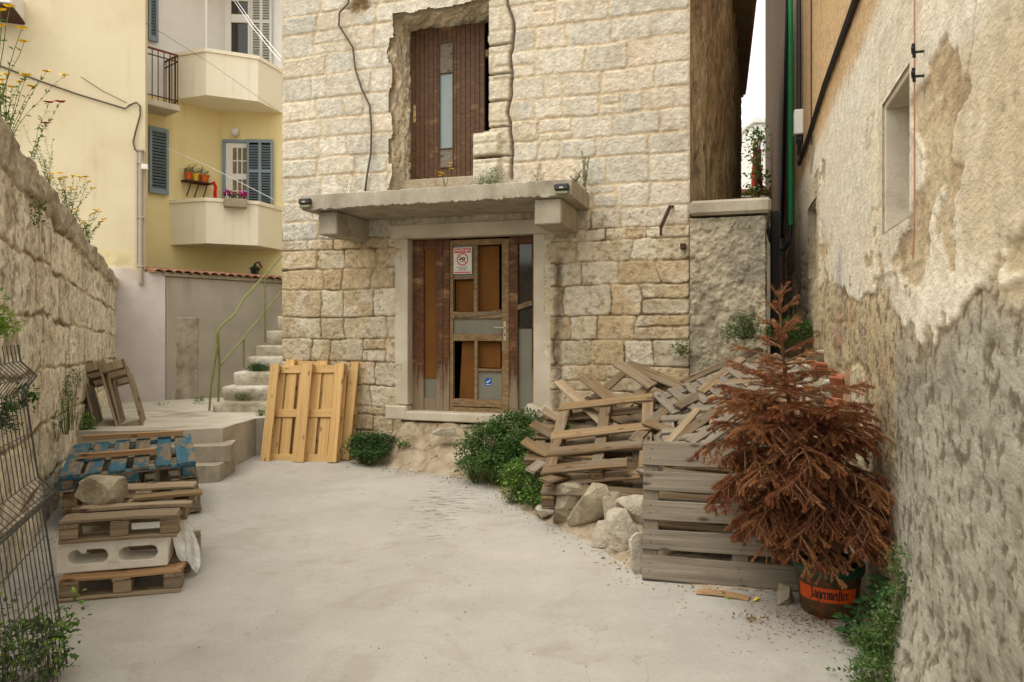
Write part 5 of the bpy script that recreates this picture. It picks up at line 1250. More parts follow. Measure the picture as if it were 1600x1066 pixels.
# grey pallet standing on its long edge, deck to the yard
def flat_pallets():
    for k, (z, x0, y0, lab) in enumerate(((.30, .92, 4.86, 'lower dark pallet lying flat behind the standing grey pallet'), (.46, .98, 4.94, 'upper dark pallet lying flat behind the standing grey pallet'))):
        A = Vector((x0, y0, z)); pallet('wooden_pallet', lab, A, A + Vector((.95, -.25, -.03)), A + Vector((.25, .80, .12)), M['oldwood'], 5, 'pallets about the rubble heap', False, .12, 80 + k, rough=1.3, L=1.0, W=.8)
flat_pallets()
def grey_pallet():
    P0 = P(1003, 908, 4.66); P0.z = .012; P1 = P(1240, 926, 4.455); P1.z = .012; d = (P1 - P0).normalized(); P1 = P0 + d * 1.2
    tl = P(1008, 696, 4.80)
    pallet('grey_pallet', 'grey weathered pallet standing on its long edge behind the dead spruce', P0, P1, tl, M['greywood'], 5, 'pallets about the rubble heap', False, .122, 3, nails=True, rough=.9, W=.86)
grey_pallet()

gh = 'pallets about the rubble heap'
def heap():
    pallet('wooden_pallet', 'brown pallet with broken lower boards sloping on top of the heap', P(846, 740, 5.98), P(990, 727, 5.78), P(905, 636, 6.85), M['oldwood'], 5, gh, False, .125, 10, short={0: .80, 1: .93}, rough=1.8, alt=((2, 4), M['tanwood']), L=.88, W=1.15, edgeb=.12, miss=(3,), bmat=M['oldwood'])
    pallet('wooden_pallet', 'mossy brown pallet lying under the sloping one just above the edge stones', P(846, 772, 5.86), P(975, 778, 5.74), P(885, 690, 6.6), M['oldwood'], 5, gh, False, .12, 11, short={1: .8}, rough=1.5, L=.80, W=.95, miss=(3,))
    pallet('wooden_pallet', 'dark pallet tipped up against the house wall right of the door', P(868, 660, 7.25), P(940, 700, 6.75), P(990, 575, 7.55), M['oldwood'], 4, gh, False, .12, 12, rough=1.5, L=.85, W=1.1, miss=(2,), edgeb=.12)
    pallet('slatted_pallet', 'pale grey slatted pallet sloping up to the rough stub wall', P(1018, 616, 6.85), P(1052, 648, 6.45), P(1195, 532, 7.35), M['greypaintwood'], 9, gh, False, .085, 13, rough=.8, L=.42, W=1.32, edgeb=None, bmat=M['oldwood'], H=.11)
    pallet('wooden_pallet', 'brown pallet lying edge on just below the pale slatted one', P(1046, 668, 6.3), P(1080, 700, 5.95), P(1195, 588, 6.75), M['oldwood'], 6, gh, False, .11, 14, rough=1.3, L=.5, W=1.25)
    pallet('wooden_pallet', 'grey pallet lying nearly flat in the heap behind the standing grey one', P(1035, 700, 5.55), P(1190, 690, 5.4), P(1075, 650, 6.3), M['greywood'], 5, gh, False, .11, 15, rough=1.3, L=.9, W=.9, miss=(3,))
    pallet('wooden_pallet', 'worn pallet at the left end of the heap beside the green bush', P(818, 718, 6.6), P(905, 722, 6.4), P(850, 650, 7.2), M['oldwood'], 5, gh, False, .11, 16, rough=1.5, L=.62, W=.8, short={0: .7, 1: .8})
    LB = [((872, 596, 7.2), (950, 668, 6.75), .11, 'brownwood', 'short brown board sticking up near the right door jamb'),
          ((912, 588, 7.4), (958, 626, 7.1), .15, 'oldwood', 'wide board end leaning on the heap below the wall'),
          ((964, 568, 7.45), (1018, 604, 7.25), .15, 'brownwood', 'topmost wide board end against the house wall'),
          ((818, 688, 6.7), (868, 714, 6.55), .12, 'tanwood', 'brown board end poking out over the green bush'),
          ((832, 662, 6.95), (884, 690, 6.8), .12, 'oldwood', 'board end just above the one over the bush'),
          ((848, 640, 7.1), (900, 668, 6.95), .11, 'brownwood', 'highest of the board ends beside the bush'),
          ((828, 736, 6.3), (848, 722, 6.5), .10, 'greywood', 'grey split board end at the foot of the bush'),
          ((1000, 738, 5.75), (1062, 648, 6.5), .07, 'greywood', 'long pale lath running up beside the sloping brown pallet'),
          ((1035, 700, 5.6), (1090, 640, 6.2), .06, 'brownwood', 'thin light lath above the standing grey pallet'),
          ((1078, 692, 5.3), (1180, 618, 6.1), .07, 'greywood', 'pale lath climbing through the heap to the spruce'),
          ((1100, 695, 5.2), (1215, 612, 6.0), .05, 'greypaintwood', 'light grey lath next to the spruce top'),
          ((1080, 640, 6.4), (1176, 636, 6.3), .10, 'greywood', 'grey board lying level in the middle of the heap'),
          ((1060, 660, 6.2), (1150, 668, 6.0), .09, 'oldwood', 'brown board lying level under the grey one'),
          ((1068, 598, 7.0), (1190, 545, 7.5), .08, 'oldwood', 'long dark board above the pale slatted pallet'),
          ((1080, 588, 7.2), (1170, 552, 7.5), .05, 'brownwood', 'thin dark lath nearest the stub wall foot'),
          ((1120, 600, 6.8), (1225, 590, 6.6), .09, 'oldwood', 'brown board under the right half of the slatted pallet'),
          ((1050, 690, 5.7), (1120, 640, 6.2), .09, 'oldwood', 'wide dark board in the shadowed middle of the heap'),
          ((1110, 660, 5.9), (1210, 650, 5.7), .08, 'brownwood', 'board lying level just left of the spruce'),
          ((1125, 688, 5.4), (1195, 640, 5.9), .08, 'oldwood', 'slanting dark board beside the spruce branches'),
          ((1150, 625, 6.3), (1230, 570, 6.8), .09, 'greywood', 'grey board rising behind the spruce stem'),
          ((1010, 660, 6.3), (1075, 680, 5.9), .10, 'oldwood', 'dark board crossing right of the sloping brown pallet'),
          ((985, 620, 7.0), (1030, 640, 6.7), .12, 'oldwood', 'dark block ended board below the slatted pallet'),
          ((1095, 612, 6.7), (1160, 560, 7.2), .09, 'oldwood', 'brown board lying over the lower edge of the slatted pallet'),
          ((1058, 636, 6.5), (1130, 600, 6.9), .10, 'oldwood', 'dark board tucked under the pale slatted pallet'),
          ((1140, 640, 6.0), (1240, 622, 5.9), .10, 'oldwood', 'wide dark board end behind the spruce branches'),
          ((1165, 604, 6.5), (1255, 560, 6.9), .08, 'brownwood', 'brown lath rising toward the rubble by the plaster house'),
          ((870, 705, 6.3), (940, 712, 6.1), .11, 'oldwood', 'dark board crossing under the sloping brown pallet'),
          ((990, 690, 6.1), (1040, 640, 6.6), .10, 'oldwood', 'brown board slanting beside the right stringer of the sloping pallet'),
          ((850, 752, 5.8), (890, 742, 6.1), .10, 'oldwood', 'stub of a board wedged above the edge stones')]
    for i, (a, b, w, m, lab) in enumerate(LB):
        loose_board('loose_board', lab, P(*a), P(*b), w, .022, M[m], seed=300 + i, up=Vector((0, -.45, 1)), broken=.04 if i % 2 else 0)
    loose_board('loose_board', 'thin split board lying on the concrete below the grey pallet', G(1090, 925, .008) + Vector((0, 0, .004)), G(1172, 936, .008), .07, .014, M['plank'], seed=330)
heap()

# edge stones below the heap
def stones():
    ge = 'rough edge stones along the heap'
    L = [((853, 803), .17, .14, .10, 'palerock', 'small white edge stone at the left end of the row'), ((886, 800), .23, .24, .30, 'rock', 'squarish grey edge stone beside the small white one'),
         ((926, 806), .28, .24, .32, 'rock', 'large smooth grey edge stone under the brown pallet'), ((960, 815), .16, .2, .26, 'rock', 'narrow tilted edge stone right of the large grey one'),
         ((952, 842), .20, .14, .16, 'palerock', 'pale flat faced stone at the foot of the narrow tilted one'), ((996, 800), .24, .22, .20, 'palerock', 'white upper edge stone touching the standing grey pallet'),
         ((980, 845), .19, .17, .26, 'palerock', 'pointed pale edge stone below the white upper one'), ((946, 853), .14, .10, .04, 'palerock', 'thin flat stone chip lying before the row'),
         ((1003, 875), .12, .14, .24, 'palerock', 'last edge stone half hidden by the standing grey pallet')]
    for i, ((u, vb), sx, sy, sz, m, lab) in enumerate(L):
        base = {5: 840}.get(i, vb + sz * 60)
        p = G(u, min(vb + sz * 90, 905), 0) if i != 5 else P(u, 803, 5.35)
        z = sz * .56 if i != 5 else p.z
        rock('edge_stone', lab, 'stone', (p.x, p.y + sy * .4, z), (sx * 1.42, sy * 1.4, sz * 1.32), 40 + i, M[m], random.Random(i).uniform(-.4, .4), ge, 10)
    # rubble by the plaster house
    gr = 'rubble stones against the plaster house'
    RL = [((1282, 556), 6.9, .28, .09, 'palerock', 'flat pale slab on top of the rubble by the plaster house'), ((1263, 572), 6.6, .22, .09, 'palerock', 'white rubble stone under the top slab'), ((1270, 588), 6.2, .2, .08, 'rock', 'brown rubble stone left of the red brick'),
          ((1296, 600), 5.9, .2, .07, 'palerock', 'flat grey stone above the red brick'), ((1288, 622), 5.6, .17, .10, 'rock', 'rounded rubble stone beside the red brick'), ((1262, 630), 5.5, .15, .08, 'palerock', 'whitish broken stone below the rounded one'),
          ((1245, 610), 5.9, .17, .09, 'palerock', 'pale chip of stone behind the spruce tip'), ((1298, 645), 5.25, .13, .09, 'palerock', 'white chip under the red brick'), ((1240, 585), 6.5, .2, .08, 'rock', 'grey stone farthest left in the rubble'),
          ((1240, 640), 5.3, .16, .1, 'rock', 'low rubble stone half behind the spruce'), ((1272, 655), 5.1, .16, .1, 'palerock', 'lowest pale stone in the rubble')]
    for i, ((u, v), Y, sx, sz, m, lab) in enumerate(RL):
        rock('rubble_stone', lab, 'stone', P(u, v, Y), (sx, sx * .8, sz * 1.3), 70 + i, M[m], i * .7, gr, 9)
    def brick(name, label, p, rz, ry, s=(.22, .11, .065), m='brick'):
        b = MB(); b.box(Matrix.Identity(4), *s, 0, .008); o = b.build(name, M[m]); o.location = p; o.rotation_euler = (.15, ry, rz); return tag(o, label, 'brick')
    brick('red_brick', 'orange red brick standing on end in the rubble by the wall', P(1311, 603, 5.55), .9, 1.05, (.19, .11, .07))
    brick('red_brick', 'pinkish brick lying flat in the rubble near the wall', P(1283, 573, 6.55), .3, .1, (.24, .13, .07))
    brick('red_brick', 'dark red brick piece below the standing brick', P(1304, 630, 5.4), 1.2, .2, (.15, .11, .06))
    # slab on the dirt mound by the door
    p = P(692, 675, 8.38); rock('flat_stone', 'flat pale slab lying on the dirt mound in front of the lower door', 'stone', (p.x, p.y, p.z), (.36, .22, .11), 90, M['palerock'], .2, None, 12)
    p = P(836, 640, 8.0); rock('pale_boulder', 'rounded pale boulder at the right door jamb behind the bush', 'stone', (p.x, p.y, p.z - .05), (.34, .3, .24), 91, M['palerock'], .5)
    p = G(1228, 945, 0); rock('grey_stone', 'grey stone beside the left foot of the orange banded pot', 'stone', (p.x, p.y + .03, .045), (.14, .13, .12), 92, M['rock'])
    # clods scattered at the foot of the mound, one by one
    rg = random.Random(8)
    for i in range(26):
        u = rg.uniform(585, 840); v = 718 + (max(0, u - 640)) * .30 + rg.uniform(-22, 10); p = G(u, v, .0); z = float(terr(p.x, p.y)); s = rg.uniform(.018, .05)
        if z < -.02: z = 0
        rock('dirt_clod', 'small pale clod of dirt at the foot of the mound', 'clod', (p.x, p.y, z + s * .15), (s, s * .9, s * .7), 200 + i % 6, M['dirt'] if i % 3 else M['palerock'], rg.uniform(0, 6), 'small clods at the foot of the dirt mound', 6)
stones()

# left stack
def left_stack():
    gb = 'stacked pallets on the left'
    FR = P(305, 721, 6.25); BR = P(298, 678, 7.28); FL = P(97, 736, 5.98)
    # blue pallet: deck boards run away from the viewer; three pallets under each other
    pallet('blue_pallet', 'worn blue painted pallet on top of the left stack with two loose boards on it', FR, BR, FL, M['bluewood'], 6, gb, False, .12, 50, rough=1.0, L=1.15, W=1.0, bmat=M['bluewood'], nbot=3)
    for k in (1, 2):
        dz = Vector((0, 0, -.143 * k)); off = Vector((.0, .05 * k, -.01 * k))
        A, B_, C_ = FR + dz + off, BR + dz + off, FL + dz + off
        if k == 2: B_ = B_ - Vector((0, 0, .07))
        pallet('wooden_pallet', ['', 'grey pallet directly under the blue one', 'lowest grey pallet of the blue topped stack'][k], A, B_, C_, M['oldwood'] if k == 1 else M['greywood'], 5, gb, False, .12, 50 + k, rough=1.2, L=1.15, W=1.0)
    up = Vector((0, -.1, 1))
    a = P(130, 691, 6.95); b = P(285, 681, 7.15); a.z += .04; b.z += .03
    loose_board('loose_board', 'longer pale board lying across the back of the blue pallet', a, b, .07, .045, M['plank'], seed=340, group='loose boards on the blue pallet', rough=.5)
    a = P(122, 717, 6.28); b = P(244, 708, 6.5); a.z += .02; b.z += .02
    loose_board('loose_board', 'shorter pale board lying across the front of the blue pallet', a, b, .07, .045, M['plank'], seed=341, group='loose boards on the blue pallet', rough=.5)
    # front stack
    FL2 = P(92, 921, 4.30); FR2 = P(283, 903, 4.48); z0 = .135
    FL2.z = z0; FR2.z = z0; dv = (FR2 - FL2).normalized(); bk = Vector((-dv.y, dv.x, 0))
    pallet('wooden_pallet', 'lowest front pallet carrying the white hollow block', FL2, FR2, FL2 + bk * .8, M['brownwood'], 5, gb, False, .12, 55, rough=1.3, L=(FR2 - FL2).length, W=.9, alt=((0,), M['plank']))
    # white hollow block, two rounded holes through it
    c = P(176, 891, 4.45); c.z = z0 + .095
    t = thing('hollow_block', 'white hollow building block with two rounded holes on the lowest front pallet', 'block', (0, 0, 0)); 
    bx = .61; bz = .185; by = .22
    pr = []; fsq = []
    def slot(cx, w, h, n=10):
        r = h / 2; p = []
        for i in range(n + 1): a = -math.pi / 2 + math.pi * i / n; p.append((cx + w / 2 - r + r * math.cos(a), r * math.sin(a)))
        for i in range(n + 1): a = math.pi / 2 + math.pi * i / n; p.append((cx - w / 2 + r + r * math.cos(a), r * math.sin(a)))
        return p
    import bmesh
    bm = bmesh.new()
    def ring(p, y): vs = [bm.verts.new((x, y, z)) for x, z in p]; es = [bm.edges.new((vs[i], vs[(i + 1) % len(vs)])) for i in range(len(vs))]; return vs, es
    loops = [[(-bx / 2, -bz / 2), (bx / 2, -bz / 2), (bx / 2, bz / 2), (-bx / 2, bz / 2)], slot(-.135, .215, .082), slot(.14, .215, .082)]
    f_all = []; rings = {}
    for y in (-by / 2, by / 2):
        es = []
        for k, p in enumerate(loops): v_, e_ = ring(p, y); rings[(k, y)] = v_; es += e_
        bmesh.ops.triangle_fill(bm, edges=es, use_beauty=True)
    for k in range(3):
        a, b_ = rings[(k, -by / 2)], rings[(k, by / 2)]; n = len(a)
        for i in range(n): bm.faces.new((a[i], a[(i + 1) % n], b_[(i + 1) % n], b_[i]))
    bmesh.ops.recalc_face_normals(bm, faces=bm.faces[:])
    me = bpy.data.meshes.new('block_body'); bm.to_mesh(me); bm.free(); me.materials.append(M['blockwhite'])
    bpy.data.objects.remove(t); o = bpy.data.objects.new('hollow_block', me); col.objects.link(o)
    o.matrix_world = Matrix.Translation(c + bk * .11) @ Matrix.Rotation(math.atan2(dv.y, dv.x), 4, 'Z'); tag(o, 'white hollow building block with two rounded holes on the lowest front pallet', 'block')
    mod = o.modifiers.new('bevel', 'BEVEL'); mod.width = .008; mod.segments = 2; mod.limit_method = 'ANGLE'
    # pallets resting on the block
    A = P(92, 832, 4.33); B_ = P(277, 826, 4.50); A.z = z0 + .19 + .138; B_.z = A.z + .0
    dv2 = (B_ - A).normalized(); bk2 = Vector((-dv2.y, dv2.x, .05))
    pallet('wooden_pallet', 'grey brown pallet resting on the white hollow block', A, B_, A + bk2 * .8, M['brownwood'], 5, gb, False, .10, 56, rough=1.2, L=(B_ - A).length, W=.82, nb=4, alt=((1, 2), M['oldwood'])) if False else pallet('wooden_pallet', 'grey brown pallet resting on the white hollow block', A, B_, A + bk2 * .8, M['brownwood'], 4, gb, False, .10, 56, rough=1.2, L=(B_ - A).length, W=.82, alt=((1, 2), M['oldwood']))
    A2 = A + Vector((-.02, .12, .024)); 
    loose_board('loose_board', 'weathered board lying flat on the pallet in front of the rock', A + Vector((0, .22, .018)), B_ + Vector((.0, .2, .018)), .09, .024, M['brownwood'], seed=345, group='boards on the front stack', rough=1.2)
    loose_board('loose_board', 'split board end under the rock', A + Vector((.2, .47, .026)), B_ + Vector((-.05, .48, .03)), .10, .024, M['tanwood'], seed=346, group='boards on the front stack', rough=1.2)
    # stone prop at the back of the upper pallet so it rests level
    p = P(150, 800, 5.0); rock('prop_stone', 'hidden stone propping the back of the upper front pallet', 'stone', (p.x, p.y + .0, .235), (.3, .2, .2), 95, M['rock'])
    # rock on top
    p = P(165, 786, 4.72); rock('limestone_rock', 'large angular limestone rock lying on top of the front pallets', 'rock', (p.x, p.y, p.z + .05), (.36, .30, .25), 104, M['rock'], .2, None, 8)
    # clear plastic sheet draped over the right edge
    xs = np.linspace(0, 1, 40); ys_ = np.linspace(0, 1, 40); U, V_ = np.meshgrid(xs, ys_)
    p00, p10, p01, p11 = P(262, 796, 4.82), P(285, 800, 5.1), P(276, 868, 4.56), P(306, 893, 4.80)
    base = lambda i: np.array(p00)[i] * (1 - U) * (1 - V_) + np.array(p10)[i] * U * (1 - V_) + np.array(p01)[i] * (1 - U) * V_ + np.array(p11)[i] * U * V_
    B3 = np.stack([base(0), base(1), base(2)], -1); k = fbm(U * 3, V_ * 1.4, 0, 230, 4) - .5; B3[..., 0] += k * .10 + .05 * np.sin(V_ * 3.1) * U; B3[..., 1] -= k * .10; B3[..., 2] += .05 * np.sin(U * 9 + V_ * 3) * .3
    o = grid_obj('plastic_sheet', B3, None, M['bag']); tag(o, 'crumpled clear plastic sheet hanging off the right side of the front stack', 'plastic sheet')
    o.modifiers.new('thick', 'SOLIDIFY').thickness = .002
    # two brown pallets standing on edge on the path, leaning on the left wall
    gl = 'pallets leaning on the left wall'
    for k, (ub, vb, Yb, ut, vt, Yt, lab) in enumerate([(184, 679, 8.30, 157, 584, 8.42, 'right hand brown pallet standing on edge against the left stone wall'), (150, 680, 8.32, 125, 580, 8.45, 'left hand brown pallet standing on edge against the left stone wall')]):
        bt = P(ub, vb, Yb); tp = P(ut, vt, Yt); upv = (tp - bt).normalized() * .8
        along = Vector((-.42, .907, 0))
        pallet('wooden_pallet', lab, bt, bt + upv, bt + along * .8, M['brownwood'], 5, gl, False, .10, 60 + k, rough=1.0, L=.84, W=.8, H=.27, nbot=3, nstr=2)
left_stack()

# wire mesh fence panel leaning in the foreground
def wire_fence():
    t = thing('wire_fence_panel', 'dark welded wire fence panel with bent ribs leaning by the left wall', 'fence', (-2.2, 2.8, 0))
    end = Vector((-2.09, 3.46, 0)); d = Vector((.345, -.939, 0)).normalized(); lean = Vector((-.30, .10, 0))
    H = 1.52; nv = 42; L = 2.55
    def q(a, z):
        rib = 0
        for zc in (.82, 1.46 - .09):
            k = abs(z - zc) / .07
            if k < 1: rib = max(rib, .075 * (1 - k))
        p = end + d * a + lean * (z / H) + Vector((0, 0, z)); return p + Vector((.88, .40, 0)) * rib * .8
    zs = [0.02, .2, .4, .6, .75, .82, .89, 1.05, 1.2, 1.30, 1.37, 1.44, H]
    b = MB()
    for i in range(nv): a = i * .062; b.tube([q(a, z) for z in zs], .0024, 4, cap=False)
    for z in (.05, .24, .44, .62, .75, .82, .89, 1.10, 1.30, 1.37, 1.44): 
        for dz in ((0,) if z not in (.82,) else (0, .012, -.012)): b.tube([q(0, z + dz), q(L / 2, z + dz), q(L, z + dz)], .003, 4)
    b.build('mesh', M['wire'], t)
    b = MB(); b.tube([q(0, z) for z in zs], .005, 5); b.build('edge_wire', M['wire'], t)
wire_fence()

# pot with its band and lettering
POT = Vector((1.793, 4.17, 0))
def glyphs():
    """broken-letter strokes on a unit grid, x height 0..1"""
    I = lambda x: [[(x, .92), (x + .1, 1.0)], [(x + .05, .96), (x + .05, .06)], [(x, .10), (x + .16, 0)]]
    G_ = {}
    G_['J'] = ([[(.1, 1.5), (.5, 1.55)], [(.42, 1.5), (.42, .05)], [(.42, .05), (.2, -.3), (0, -.15)]], .62)
    G_['ä'] = ([[(.05, .85), (.25, 1.0), (.4, .9)], [(.4, .95), (.4, .05), (.52, .0)], [(.08, .5), (.08, .1), (.2, 0), (.4, .2)], [(.08, .5), (.4, .62)], [(.1, 1.3), (.16, 1.36)], [(.34, 1.3), (.40, 1.36)]], .56)
    G_['g'] = ([[(.08, .85), (.08, .15), (.2, 0), (.4, .15)], [(.08, .85), (.25, 1.0), (.42, .88)], [(.42, .95), (.42, -.2), (.2, -.45), (.04, -.3)]], .56)
    G_['e'] = ([[(.08, .85), (.08, .12), (.22, 0), (.4, .15)], [(.08, .85), (.24, 1.0), (.38, .8), (.1, .45)]], .48)
    G_['r'] = ([[(.0, .9), (.1, 1.0)], [(.08, .95), (.08, .05), (.2, 0)], [(.08, .85), (.25, 1.0), (.36, .88)]], .42)
    G_['m'] = ([[(.0, .9), (.08, 1.0)], [(.08, .95), (.08, .05), (.16, 0)], [(.08, .85), (.26, 1.0), (.34, .9), (.34, .05), (.42, 0)], [(.34, .85), (.52, 1.0), (.6, .9), (.6, .05), (.7, .0)]], .78)
    G_['i'] = ([[(.0, .9), (.08, 1.0)], [(.08, .95), (.08, .05), (.18, 0)], [(.08, 1.3), (.14, 1.36)]], .30)
    G_['f'] = ([[(.1, -.3), (.12, 1.35), (.25, 1.5), (.36, 1.4)], [(.02, .98), (.3, .98)]], .32)      # long s
    G_['t'] = ([[(.12, 1.3), (.12, .1), (.24, 0), (.3, .08)], [(.0, .98), (.3, .98)]], .36)
    return G_
def make_pot():
    t = thing('plant_pot', 'tapered brown print plastic pot with dark green rim and orange lettered band', 'plant pot', POT)
    r0, r1, h = .148, .178, .285
    rad = lambda z: r0 + (r1 - r0) * z / h
    b = MB(); b.lathe(POT, [(.02, .003), (r0 - .01, .003), (r0, .012), (rad(.05), .05), (rad(.1), .1), (rad(.15), .15), (rad(.2), .2), (rad(.228), .228)], 40); b.build('body', M['potbrown'], t, smooth=True)
    b = MB(); b.lathe(POT, [(rad(.228), .228), (r1 + .006, .232), (r1 + .012, .255), (r1 + .012, .288), (r1 + .004, .292), (r1 - .008, .288), (r1 - .014, .24)], 40); b.build('rim', M['potgreen'], t, smooth=True)
    b = MB(); b.lathe(POT, [(r1 - .013, .262), (.08, .268), (.001, .272)], 30); b.build('soil', M['soil'], t)
    # orange band: wraps the front, a little tilted
    a0 = math.atan2(-POT.y, -POT.x)
    def onp(ang, z, off): r = rad(z) + off; return (POT.x + r * math.cos(ang), POT.y + r * math.sin(ang), z)
    za, zb = .096, .176; n = 40; A0, A1 = a0 - 1.12, a0 + .98
    V = []; f = []
    for i in range(n + 1):
        an = A0 + (A1 - A0) * i / n
        for j in range(4): V.append(onp(an, za + (zb - za) * j / 3, .0018))
    for i in range(n):
        for j in range(3): f.append((i * 4 + j, (i + 1) * 4 + j, (i + 1) * 4 + j + 1, i * 4 + j + 1))
    b = MB(); b.add(V, f); band = b.build('band', M['potorange'], t, smooth=True)
    # lettering on the band in broken strokes drawn with a broad nib
    G_ = glyphs(); word = 'Jägermeifter'; sc = .036; b = MB(); tot = sum(G_[ch][1] for ch in word) * sc * .98; x = -tot / 2; zl = .117; nib = Vector((.10, .085)) * sc
    for ch in word:
        st, adv = G_[ch]
        for pl in st:
            pts = []
            for i in range(len(pl) - 1):
                for k in range(4): pts.append(tuple(pl[i][q] + (pl[i + 1][q] - pl[i][q]) * k / 4 for q in (0, 1)))
            pts.append(pl[-1]); vv = []
            for (px_, pz_) in pts:
                for sg in (-1, 1): vv.append(onp(a0 + (x + px_ * sc + sg * nib.x) / rad(zl) + .02, zl + pz_ * sc * 1.05 + sg * nib.y, .0032))
            b.add(vv, [(2 * i, 2 * i + 2, 2 * i + 3, 2 * i + 1) for i in range(len(pts) - 1)])
        x += adv * sc * .98
    b.build('lettering', M['signblack'], band)
make_pot()

# ------------------------------------------------------------------ small fixtures
def fixtures():
    # two solar lamps on the canopy's front edge
    for (u, v, N, lab) in ((477, 318, .95, 'small dark solar lamp at the left end of the canopy edge'), (878, 296, .95, 'small dark solar lamp at the right end of the canopy edge')):
        s, z = FA.uv(u, v, N); t = thing('solar_lamp', lab, 'lamp', FA.w(s, z, .92), 'solar lamps on the canopy')
        b = MB(); b.fbox(FA, s - .075, s + .075, z - .012, z + .055, .925, .985, 0, .012); b.build('body', M['lampbody'], t)
        b = MB(); b.fbox(FA, s - .066, s + .066, z - .052, z - .013, .925, .972, 0, .018); b.build('lens', M['lampglass'], t)
        b = MB(); b.fbox(FA, s - .02, s + .02, z + .005, z + .02, .9855, .99, 0, .002); b.build('switch', M['handle'], t)
    # cable down the house front
    b = MB(); pts = [(548, -30), (545, 6), (531, 20), (530, 40), (552, 75), (556, 110), (566, 140), (578, 165), (581, 200), (580, 240), (574, 275), (571, 299)]
    b.tube([FA.w(*FA.uv(u, v, .04), .05) for u, v in pts], .0125, 8); tag(b.build('hanging_cable', M['greycable'], None, FA.w(*FA.uv(575, 200), .05), True), 'loose grey cable winding down the stone front left of the upper door', 'cable')
    # rusty iron bracket and stub
    t = thing('iron_bracket', 'rusty iron strap bracket sticking out of the wall right of the canopy', 'bracket', FA.w(*FA.uv(1045, 330), 0))
    b = MB(); s, z = FA.uv(1048, 322); b.tube([FA.w(s + .03, z, -.02), FA.w(s, z - .03, .10)], .016, 6); b.build('arm', M['iron'], t)
    b = MB(); s2, z2 = FA.uv(1033, 360, .2); a, c = FA.w(s, z - .01, .06), FA.w(s2, z2 + .03, .22); 
    b.tube([a, a * .5 + c * .5, c], .022, 4); b.tube([c, c + Vector((0, 0, -.09))], .02, 4); b.build('strap', M['iron'], t)
    s, z = FA.uv(1068, 386); b = MB(); b.fbox(FA, s - .03, s + .03, z - .03, z + .03, -.03, .10, 0, .006); tag(b.build('iron_stub', M['iron'], None, FA.w(s, z, 0)), 'short rusty iron stub in the wall under the bracket', 'bracket')
    # flower box on the lower balcony, pots on a shelf, lamps
    Bq, Cq = Vector((-5.90, 14.2)), Vector((-5.04, 14.6)); bf = Fr(Bq, Cq); sf = bf.s(367); zf = bf.uv(367, 318)[1]
    t = thing('flower_box', 'grey flower box with magenta blooms hung on the lower balcony', 'flower box', bf.w(sf, zf, .1))
    b = MB(); b.fbox(bf, sf - .21, sf + .21, zf - .10, zf + .07, .03, .20, 0, .012); b.build('box', M['planter'], t)
    rg = random.Random(3); b = MB(); fl = MB()
    for i in range(90): leaf(b, bf.w(sf + rg.uniform(-.2, .2), zf + .07 + rg.uniform(0, .09), .11 + rg.uniform(-.07, .08)), rg, .05, .035)
    b.build('foliage', M['leafdark'], t)
    for cx in (-.13, .15):
        fl = MB()
        for i in range(50): leaf(fl, bf.w(sf + cx + rg.gauss(0, .035), zf + .17 + rg.gauss(0, .03), .12 + rg.gauss(0, .03)), rg, .05, .05)
        fl.build('flower', M['magenta'], t)
    b = MB(); [leaf(b, bf.w(sf + .02 + rg.gauss(0, .02), zf + .18 + rg.gauss(0, .02), .12), rg, .03, .03) for i in range(14)]; b.build('flower', M['flower'], t)
    sh0, sh1 = LL.s(282), LL.s(324); zs = LL.uv(302, 285)[1]
    t = thing('wall_shelf', 'small dark shelf of plant pots on the lower balcony wall', 'shelf', LL.w(sh0, zs, .1))
    b = MB(); b.fbox(LL, sh0, sh1, zs - .03, zs, .0, .22, 0, .004); b.build('board', M['iron'], t)
    for s in (sh0 + .12, (sh0 + sh1) / 2, sh1 - .1): b = MB(); b.tube([LL.w(s, zs - .03, .2), LL.w(s, zs - .30, .01)], .012, 5); b.build('bracket', M['iron'], t)
    for s, r, m, lab in ((.12, .07, 'terracotta', 'round orange pot on the balcony shelf'), (.30, .06, 'yellowpot', 'small yellow pot in the middle of the balcony shelf'), (.52, .09, 'terracotta', 'wide orange trough at the right end of the balcony shelf')):
        k = (sh1 - sh0) / .66; c = LL.w(sh0 + s * k, zs, .11); q = thing('potted_plant', lab, 'plant pot', c, 'pots on the balcony shelf')
        b = MB(); b.lathe(c, [(.01, 0.002), (r * .75, .002), (r, .13), (r * 1.08, .132), (r * 1.08, .155), (r * .9, .15), (.01, .14)], 14); b.build('pot', M[m], q)
        b = MB(); [leaf(b, c + Vector((rg.gauss(0, .05), rg.gauss(0, .05), .16 + abs(rg.gauss(0, .07)))), rg, .06, .03) for i in range(40)]; b.build('foliage', M['leafgrey'], q)
    # red bent object and a dark rod on the balcony
    b = MB(); b.tube([LL.w(*LL.uv(336, 300, .3), .3), LL.w(*LL.uv(337, 292, .3), .3), LL.w(*LL.uv(333, 284, .3), .3)], .035, 6); b.tube([LL.w(*LL.uv(336, 300, .3), .3), LL.w(*LL.uv(336.5, 330, .3), .3)], .035, 6); tag(b.build('red_tube', M['red'], None, LL.w(*LL.uv(336, 320, .3), .3)), 'bright red bent tube standing on the lower balcony', 'tube')
    # wall globe lamp and lantern
    s, z = MM.uv(367, 206, .1); c = MM.w(s, z, .1); t = thing('globe_lamp', 'round white globe lamp on the wall above the balcony door', 'lamp', c)
    b = MB(); b.lathe(c + Vector((0, 0, -.09)), [(.001, 0), (.05, .02), (.085, .07), (.085, .11), (.05, .16), (.001, .18)], 14); b.build('globe', M['white'], t, smooth=True)
